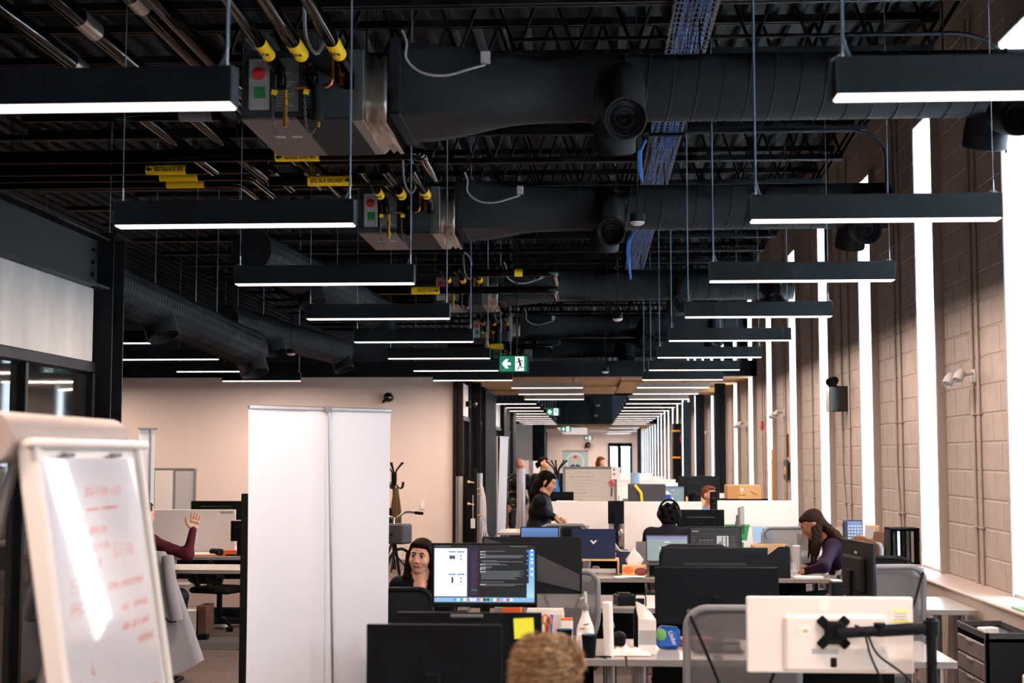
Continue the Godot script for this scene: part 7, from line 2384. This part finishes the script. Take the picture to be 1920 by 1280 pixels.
func make_hand(kind: String) -> void:
	# wrist at the origin, fingers towards +Y, palm towards +Z, thumb towards +X
	var h := MB.new()
	var pr := [[V(0, -0.03, 0), V(0, 0.01, 0), 0.026, 0.026, 0], [V(-0.022, 0.03, 0), V(0.018, 0.03, 0), 0.018, 0.02, 0], [V(-0.028, 0.075, 0), V(0.026, 0.078, 0), 0.0125, 0.0125, 0]]
	var fx := [0.028, 0.009, -0.010, -0.029]
	var fl := [0.068, 0.076, 0.07, 0.055]
	var curl := {"type": 0.75, "open": 0.16, "hold": 1.15}[kind] as float
	for k in 4:
		var p := V(fx[k], 0.08 - 0.004 * absf(k - 1), 0)
		var an := curl * 0.35
		var sp: float = (fx[k] * (5.0 if kind == "open" else 1.5))
		for s in 3:
			var e: Vector3 = p + V(sin(sp) , cos(an), sin(an)).normalized() * fl[k] * [0.45, 0.32, 0.25][s]
			pr.append([p, e, 0.0092 - 0.0008 * s, 0.0086 - 0.0009 * s, 0])
			p = e
			an += curl * 0.75
	var tp := V(0.03, 0.025, 0.008)
	for s in 3:
		var e: Vector3 = tp + V([0.75, 0.5, 0.25][s], [0.6, 0.8, 0.9][s], 0.35 + 0.2 * s * curl).normalized() * [0.036, 0.03, 0.024][s]
		pr.append([tp, e, 0.0125 - 0.0012 * s, 0.0115 - 0.0012 * s, 0])
		tp = e
	field(pr, 0.0038, 0.008, ids(), h)
	hand_src[kind] = h
func aim(dir: Vector3, hint: Vector3) -> Basis:   # Y along dir, Z as near the hint as can be
	var y := dir.normalized()
	var x := y.cross(hint).normalized()
	return Basis(x, y, x.cross(y))
func person(label: String, at: Vector3, turn: float, o: Dictionary) -> Node3D:
	# o: sit, lean, side, head (offset), yaw, pitch, hands {L,R world wrists}, elbows {L,R world}, colours
	var t := thing("person", label, "person", at, turn)
	var inv := Transform3D(RY(turn), at).affine_inverse()
	var sc: float = o.get("scale", 1.0)
	var sit: bool = o.get("sit", true)
	var hip := V(0, o.get("hip", 0.55) if sit else 0.93 * sc, 0)
	var ln := deg_to_rad(o.get("lean", 5.0))
	var sd := deg_to_rad(o.get("side", 0.0))
	var up := V(sin(sd), cos(ln) * cos(sd), sin(ln)).normalized()
	var fw := V(0, -sin(ln), cos(ln))
	var chest := hip + up * 0.33 * sc
	var neck := hip + up * 0.50 * sc
	var ex: Vector3 = o.get("neck", Vector3.ZERO)
	var hd := neck + up * 0.155 * sc + fw * 0.03 + ex
	var rgt := V(cos(sd), -sin(sd), 0)
	var fat: float = o.get("broad", 1.0)
	var shl := 0.165 * sc * fat
	var pr := [
		[hip + V(-0.085, 0, 0), hip + V(0.085, 0, 0), 0.115 * fat, 0.115 * fat, 1], [hip, hip + up * 0.18 * sc, 0.125 * fat, 0.118 * fat, 0], [hip + up * 0.16 * sc + V(-0.05, 0, 0), hip + up * 0.16 * sc + V(0.05, 0, 0), 0.105 * fat, 0.105 * fat, 0],
		[chest - rgt * 0.06, chest + rgt * 0.06, 0.115 * fat, 0.115 * fat, 0], [neck - up * 0.06 * sc - rgt * (shl - 0.02), neck - up * 0.06 * sc + rgt * (shl - 0.02), 0.066, 0.066, 0],
		[neck - up * 0.05, neck + up * 0.0, 0.075, 0.055, 0], [neck - up * 0.01, hd - up * 0.05, 0.054, 0.05, 2],
	]
	if o.has("inner"): pr.append([chest + fw * 0.095 + up * 0.10 * sc, chest + fw * 0.105 - up * 0.14 * sc, 0.022, 0.03, 5])
	if o.get("vneck", false): pr.append([neck - up * 0.02 + fw * 0.045, chest + fw * 0.095 + up * 0.11 * sc, 0.042, 0.022, 2])
	var sleeves: float = o.get("sleeve", 1.0)
	for s in [-1, 1]:
		var key := "L" if s < 0 else "R"
		var sh: Vector3 = neck - up * 0.065 * sc + rgt * s * shl
		var el: Vector3 = sh + V(s * 0.06, -0.27 * sc, 0.03)
		var wr: Vector3 = el + V(-s * 0.05, -0.02, 0.25) if sit else el + V(-s * 0.01, -0.24 * sc, 0.06)
		if o.has("el" + key): el = inv * o["el" + key]
		if o.has("wr" + key): wr = inv * o["wr" + key]
		pr.append([sh, el, 0.056 * fat, 0.045 * fat, 0 if sleeves > 0.3 else 2])
		pr.append([el, wr, 0.044 * fat, 0.031, 0 if sleeves > 0.7 else 2])
		var hp := hip + V(s * 0.085, -0.02, 0)
		var kn := V(s * 0.1, 0.5, 0.44) if sit else V(s * 0.09, 0.5 * sc, 0.02)
		var an := V(s * 0.11, 0.09, 0.46) if sit else V(s * 0.09, 0.085, -0.02)
		if o.has("legs_back"): an = V(s * 0.11, 0.09, 0.25)
		pr.append([hp, kn, 0.088, 0.062, 1]); pr.append([kn, an, 0.06, 0.042, 1])
		pr.append([an + V(0, -0.045, -0.03), an + V(0, -0.055, 0.15), 0.04, 0.032, 3])
	var pal := [lin(o.top), lin(o.get("legs", "#22242c")), lin(o.skin), lin("#17171a"), lin(o.top), lin(o.get("inner", o.top))]
	var mb := MB.new()
	field(pr, 0.0135, 0.045, pal, mb, 0.0)
	var hb := RY(o.get("yaw", 0.0)) * RX(o.get("pitch", 0.0)) * RZ(o.get("roll", 0.0))
	var hxf := T(hb.scaled_local(Vector3.ONE * sc * o.get("head_scale", 1.0)), hd)
	join(mb, head_src, hxf, [pal[2], lin(o.get("lips", "#a8584c")), lin("#a89a92"), lin("#1c1512"), lin(o.get("brow", o.get("hair", "#1a1412")))])
	for s in [-1, 1]:
		var key := "L" if s < 0 else "R"
		var sh: Vector3 = neck - up * 0.065 * sc + rgt * s * shl
		var el: Vector3 = sh + V(s * 0.06, -0.27 * sc, 0.03)
		var wr: Vector3 = el + V(-s * 0.05, -0.02, 0.25) if sit else el + V(-s * 0.01, -0.24 * sc, 0.06)
		if o.has("el" + key): el = inv * o["el" + key]
		if o.has("wr" + key): wr = inv * o["wr" + key]
		var kind: String = o.get("hand" + key, "type")
		var hint := V(0, -1, 0.1)
		if kind == "open": hint = inv.basis * V(0.3, 0, 1)
		var bs := aim((wr - el), hint)
		if kind == "type": bs = aim((wr - el) * V(1, 0.5, 1), hint)
		if (s > 0) == (kind != "open"): bs = bs * Basis.from_scale(V(-1, 1, 1))
		join(mb, hand_src[kind], T(bs, wr + (el - wr).normalized() * 0.012), [pal[2]])
	part(t, "body", mb, "figure")
	if not o.get("vneck", false):
		var ring := []
		var cx := rgt
		var cz := cx.cross(up)
		for k in 21: ring.append(neck - up * 0.012 + (cx * cos(TAU * k / 20.0) + cz * sin(TAU * k / 20.0)) * 0.058)
		var cm := MB.new()
		cm.col = pal[0]
		cm.tube(ring, 0.015, 8, false)
		part(t, "collar", cm, "figure")
	# hair
	var hs: String = o.get("style", "short")
	if hs != "none":
		var hp := []
		var dn := hb.inverse() * Vector3.DOWN
		var bk := hb.inverse() * V(0, 0, -1)
		match hs:
			"long":
				hp = [[V(0, 0.055, -0.03), V(0.082, 0.078, 0.092), 0], [V(0, 0.0, -0.06), V(0.08, 0.09, 0.06), 0], [V(0, 0.088, 0.03), V(0.06, 0.03, 0.05), 0]]
				for s in [-1, 1]:
					var q0 := V(s * 0.084, 0.01, 0.0)
					var q1: Vector3 = V(s * 0.094, 0, 0.01) + dn * 0.15
					var q2: Vector3 = V(s * 0.085, 0, 0.055) + dn * 0.38
					hp.append([V(s * 0.05, 0.085, 0.04), q0, 0.015, 0.017, 0]); hp.append([q0, q1, 0.018, 0.028, 0]); hp.append([q1, q2, 0.03, 0.018, 0])
					hp.append([V(s * 0.05, -0.02, -0.075), V(s * 0.06, 0, -0.08) + dn * 0.3, 0.045, 0.035, 0])
			"back":
				hp = [[V(0, 0.055, -0.03), V(0.08, 0.078, 0.092), 0], [V(0, 0.0, -0.06), V(0.078, 0.085, 0.06), 0], [V(0, 0.085, 0.034), V(0.055, 0.03, 0.045), 0]]
				for s in [-1, 0, 1]:
					hp.append([V(s * 0.05, -0.02, -0.075), V(s * 0.07, 0, -0.09) + dn * 0.12 + bk * 0.1, 0.042, 0.04, 0]); hp.append([V(s * 0.07, 0, -0.09) + dn * 0.12 + bk * 0.1, V(s * 0.08, 0, -0.09) + dn * 0.28 + bk * 0.26, 0.04, 0.02, 0])
				for s in [-1, 1]:
					for e in 4:
						var z := -0.055 + 0.022 * e
						hp.append([V(s * 0.078, -0.01, z), V(s * 0.098, 0, z + 0.01 * sin(e * 2.0)) + dn * 0.16, 0.016, 0.017, 0]); hp.append([V(s * 0.098, 0, z + 0.01 * sin(e * 2.0)) + dn * 0.16, V(s * 0.095, 0, z + 0.02) + dn * (0.26 + 0.04 * (e % 3)), 0.017, 0.005, 0])
			"tail":
				hp = [[V(0, 0.05, -0.028), V(0.081, 0.076, 0.09), 0], [V(0, 0.0, -0.055), V(0.078, 0.07, 0.055), 0], [V(0, 0.08, 0.04), V(0.058, 0.03, 0.042), 0], [V(0.07, 0.05, 0.03), V(0.075, -0.03, 0.0), 0.018, 0.016, 0], [V(-0.07, 0.05, 0.03), V(-0.075, -0.03, 0.0), 0.018, 0.016, 0]]
				for s in 6: hp.append([V(-0.04 + 0.016 * s, -0.03, -0.10), V(-0.05 + 0.02 * s, -0.16 - 0.015 * (s % 3), -0.11 - 0.01 * (s % 2)), 0.036, 0.028, 0])
			"bun":
				hp = [[V(0, 0.05, -0.028), V(0.079, 0.074, 0.088), 0], [V(0, 0.0, -0.05), V(0.076, 0.06, 0.055), 0], [V(0, 0.078, 0.04), V(0.056, 0.028, 0.04), 0], [V(0, -0.01, -0.13), V(0.035, 0.04, 0.035), 0], [V(0, -0.05, -0.12), V(0.03, 0.035, 0.03), 0]]
			"curly":
				hp = [[V(0, 0.05, -0.03), V(0.09, 0.085, 0.095), 0], [V(0, -0.01, -0.06), V(0.083, 0.075, 0.055), 0]]
				for s in 26:
					var a := s * 2.4
					var h := -0.06 + 0.19 * s / 26.0
					var r := sqrt(maxf(0.0, 1.0 - pow((h - 0.04) / 0.11, 2.0)))
					hp.append([V(cos(a) * 0.083 * r, h, -0.03 + sin(a) * 0.088 * r - 0.01), Vector3(0.022, 0.022, 0.022), 0])
				hp = hp.filter(func(e): return not (e[0].z > 0.03 and e[0].y < 0.06))
			"messy":
				hp = [[V(0, 0.05, -0.02), V(0.088, 0.082, 0.1), 0], [V(0, 0.0, -0.055), V(0.084, 0.08, 0.06), 0]]
				for s in 60:
					var a := s * 2.4
					var h := -0.03 + 0.155 * (s / 60.0)
					var r := sqrt(maxf(0.05, 1.0 - pow((h - 0.04) / 0.105, 2.0)))
					var p := V(cos(a) * 0.083 * r, h, -0.02 + sin(a) * 0.093 * r)
					hp.append([p, p + V(cos(a + 1.3) * 0.03, 0.008 + 0.008 * sin(s * 1.7), sin(a + 1.3) * 0.03), 0.014, 0.006, 0])
			_:
				hp = [[V(0, 0.055, -0.024), V(0.079, 0.074, 0.088), 0], [V(0, 0.005, -0.05), V(0.077, 0.06, 0.055), 0], [V(0, 0.09, 0.035), V(0.055, 0.028, 0.045), 0]]
		var hm := MB.new()
		field(hp, 0.0055, 0.014, [Color(1, 1, 1)], hm, 0.0022)
		var hn := part(t, "hair", hm, mat("hair_%s" % o.get("hair", "#1a1412"), o.get("hair", "#1a1412"), 0.7))
		M["hair_%s" % o.get("hair", "#1a1412")].metallic_specular = 0.12
		hn.transform = hxf
		if hs == "messy":
			for tone in 3:
				var st := MB.new()
				var rg := RandomNumberGenerator.new()
				rg.seed = 40 + tone
				for s in 900:
					var a := rg.randf() * TAU
					var h := rg.randf_range(-0.07, 0.135)
					if sin(a) > 0.2 and h < 0.06: h = rg.randf_range(0.06, 0.135)
					var r := sqrt(maxf(0.03, 1.0 - pow((h - 0.04) / 0.108, 2.0)))
					var p := V(cos(a) * 0.089 * r, h, -0.025 + sin(a) * 0.1 * r)
					var out := (p - V(0, 0.03, -0.02)).normalized()
					var side := out.cross(V(0.3 * sin(s * 1.1), 1, 0.4 * cos(s * 0.7))).normalized()
					var len := 0.03 + 0.02 * fposmod(s * 0.37, 1.0)
					st.tube([p, p + (out * 0.5 + side * 0.8).normalized() * len * 0.5, p + (out * 0.3 + side).normalized() * len + V(0, -0.004, 0)], [0.0019, 0.0014, 0.0003], 3, false)
				var sn := part(t, "hair_strands", st, mat("hair_fair_%d" % tone, ["#8a6640", "#c4a274", "#5a4028"][tone], 0.65))
				sn.transform = hxf
				sn.set_meta("kind", "stuff")
	return t
func people() -> void:
	var fm := mat("figure", "#ffffff", 0.75)
	fm.vertex_color_use_as_albedo = true
	fm.metallic_specular = 0.25
	make_head()
	for k in ["type", "open"]: make_hand(k)
	# woman in purple at the window end of the fourth desk row
	person("woman in a purple top bent over her work by the windows", V(2.16, 0, -12.2), -97, {"lean": 20.0, "neck": V(0, -0.03, 0.055), "pitch": 30.0, "yaw": 6.0, "top": "#170819", "skin": "#8e6148", "hair": "#23160f", "style": "back",
		"elR": mid(1545, 1062, 11.85), "wrR": V(mid(1512, 1062, 11.85).x, DESK + 0.045, -11.9), "elL": V(1.98, 0.80, -12.42), "wrL": V(1.80, DESK + 0.05, -12.3), "legs_back": true})
	# smiling woman beside the lit monitor
	var p := mid(784, 1040, 9.7)
	var o := person("smiling woman with long brown hair in a black cardigan", V(p.x + 0.015, 0, -9.72), 4, {"lean": 3.0, "scale": 0.9, "head_scale": 1.07, "hip": p.y - 0.6, "yaw": -12.0, "pitch": 2.0, "roll": -6.0, "top": "#0b0b0d", "inner": "#77797c", "vneck": true, "skin": "#cfa08a", "hair": "#1c100c", "style": "long", "lips": "#a05c54", "brow": "#4a3026"})
	chair("dark chair the smiling woman sits on", V(p.x + 0.015, 0, -9.78), 0, 0.85, true, 0.42)
	# man with headphones, back to us
	p = mid(1255, 966, 13.35)
	o = person("man in a black shirt with headphones seen from behind", V(p.x, 0, -13.35), 180, {"lean": 4.0, "neck": V(0, p.y - 1.235, 0.02), "pitch": 14.0, "top": "#121317", "skin": "#c49878", "hair": "#0f0d0d", "style": "curly", "broad": 1.08})
	var hb := MB.new()
	var c := V(p.x, p.y + 0.01, -13.35 - 0.03)
	var rg := []
	for k in 13: rg.append(c + V(cos(PI * k / 12.0) * 0.094, sin(PI * k / 12.0) * 0.118 + 0.015, 0.01))
	hb.tube(rg, 0.011, 8)
	var hp := thing("headphones", "black headphones worn by the man seen from behind", "headphones", Vector3.ZERO)
	part(hp, "headband", hb, "black_plastic")
	for s in [-1, 1]:
		hb = MB.new(); hb.ball(c + V(s * 0.092, 0.0, 0.005), V(0.022, 0.042, 0.036), 14); part(hp, "ear_cup", hb, "charcoal")
	# standing woman in black in profile
	p = mid(1020, 909, 14.2)
	person("woman in a black jacket standing in profile and looking down", V(p.x - 0.07, 0, -14.2), 84, {"sit": false, "scale": 0.93, "lean": 7.0, "neck": V(0, p.y - 1.445, 0.0), "pitch": 18.0, "top": "#0f0f11", "legs": "#121216", "skin": "#b98a6c", "hair": "#120e0d", "style": "tail",
		"elR": mid(1020, 960, 14.05), "wrR": mid(1040, 969, 14.05), "elL": mid(1012, 962, 14.35), "wrL": mid(1036, 971, 14.35)})
	# woman with a white mark on a black sweatshirt, far aisle
	p = mid(1021, 869, 25.5)
	o = person("woman in a black sweatshirt with a white letter mark, hair in a bun", V(p.x - 0.03, 0, -25.5), 22, {"sit": false, "scale": 0.98, "lean": 2.0, "neck": V(0, p.y - 1.55, 0.0), "yaw": 48.0, "top": "#0e0e10", "skin": "#c99a7a", "hair": "#14100f", "style": "bun"})
	var mk := MB.new()
	mk.prism([Vector2(-0.07, 0.09), Vector2(-0.03, 0.09), Vector2(0.0, 0.02), Vector2(0.03, 0.09), Vector2(0.07, 0.09), Vector2(0.02, -0.02), Vector2(0.02, -0.09), Vector2(-0.02, -0.09), Vector2(-0.02, -0.02)], 0.004, T(RX(-4), V(0.02, 1.24, 0.165)))
	part(o, "shirt_mark", mk, "paper")
	# bald man bending forward
	p = mid(966, 873, 26.5)
	person("bald man in black clothes bending over by the plant", V(p.x + 0.02, 0, -26.6), 20, {"sit": false, "scale": 0.97, "lean": 14.0, "neck": V(0, p.y - 1.50, 0.02), "pitch": 30.0, "top": "#0f0f11", "skin": "#a0745e", "hair": "#2a1c14", "style": "none", "broad": 1.1})
	# man in blue, dark haired colleague, far woman
	p = mid(1327, 924, 18.25)
	person("ginger haired man in a blue shirt behind a slim monitor", V(p.x, 0, -18.3), 22, {"lean": 3.0, "neck": V(0, p.y - 1.235, 0.0), "yaw": 25.0, "top": "#3f7fb8", "skin": "#ad7c68", "hair": "#55301f", "style": "short"})
	p = mid(1303, 936, 17.1)
	person("dark haired person behind the white divider board, head only in view", V(p.x, 0, -17.1), 180, {"lean": 4.0, "neck": V(0, p.y - 1.235, 0.0), "pitch": 12.0, "top": "#1a1a1e", "skin": "#a8714f", "hair": "#0f0d0d", "style": "short"})
	p = mid(1121, 867, 33.5)
	person("woman with brown hair at a laptop near the far door", V(p.x, 0, -33.5), 60, {"sit": false, "scale": 0.97, "lean": 5.0, "neck": V(0, p.y - 1.52, 0.0), "pitch": 10.0, "top": "#141418", "skin": "#d0a088", "hair": "#5a3420", "style": "long"})
	# fair haired person at the bottom edge
	p = mid(1021, 1288, 3.7)
	person("person with messy fair hair at the bottom edge of the picture", V(p.x, 0, -3.66), 176, {"lean": 6.0, "hip": p.y - 0.66, "pitch": 10.0, "top": "#3a3d44", "skin": "#d0a088", "hair": "#604429", "style": "messy", "head_scale": 0.93})
	chair("dark chair of the fair haired person below the picture edge", V(p.x, 0, -3.72), 180, 0.75, true, 0.4)
	# person whose raised arm shows beside the flipchart
	p = mid(262, 985, 12.05)
	person("person in a maroon sweater with one hand raised, mostly behind the flipchart", V(p.x - 0.04, 0, -12.05), 150, {"lean": 6.0, "top": "#4a1c22", "skin": "#d2a58c", "hair": "#3a2418", "style": "short", "yaw": 10.0, "handL": "open",
		"elL": mid(352, 1040, 12.0), "wrL": mid(362, 992, 12.05)})
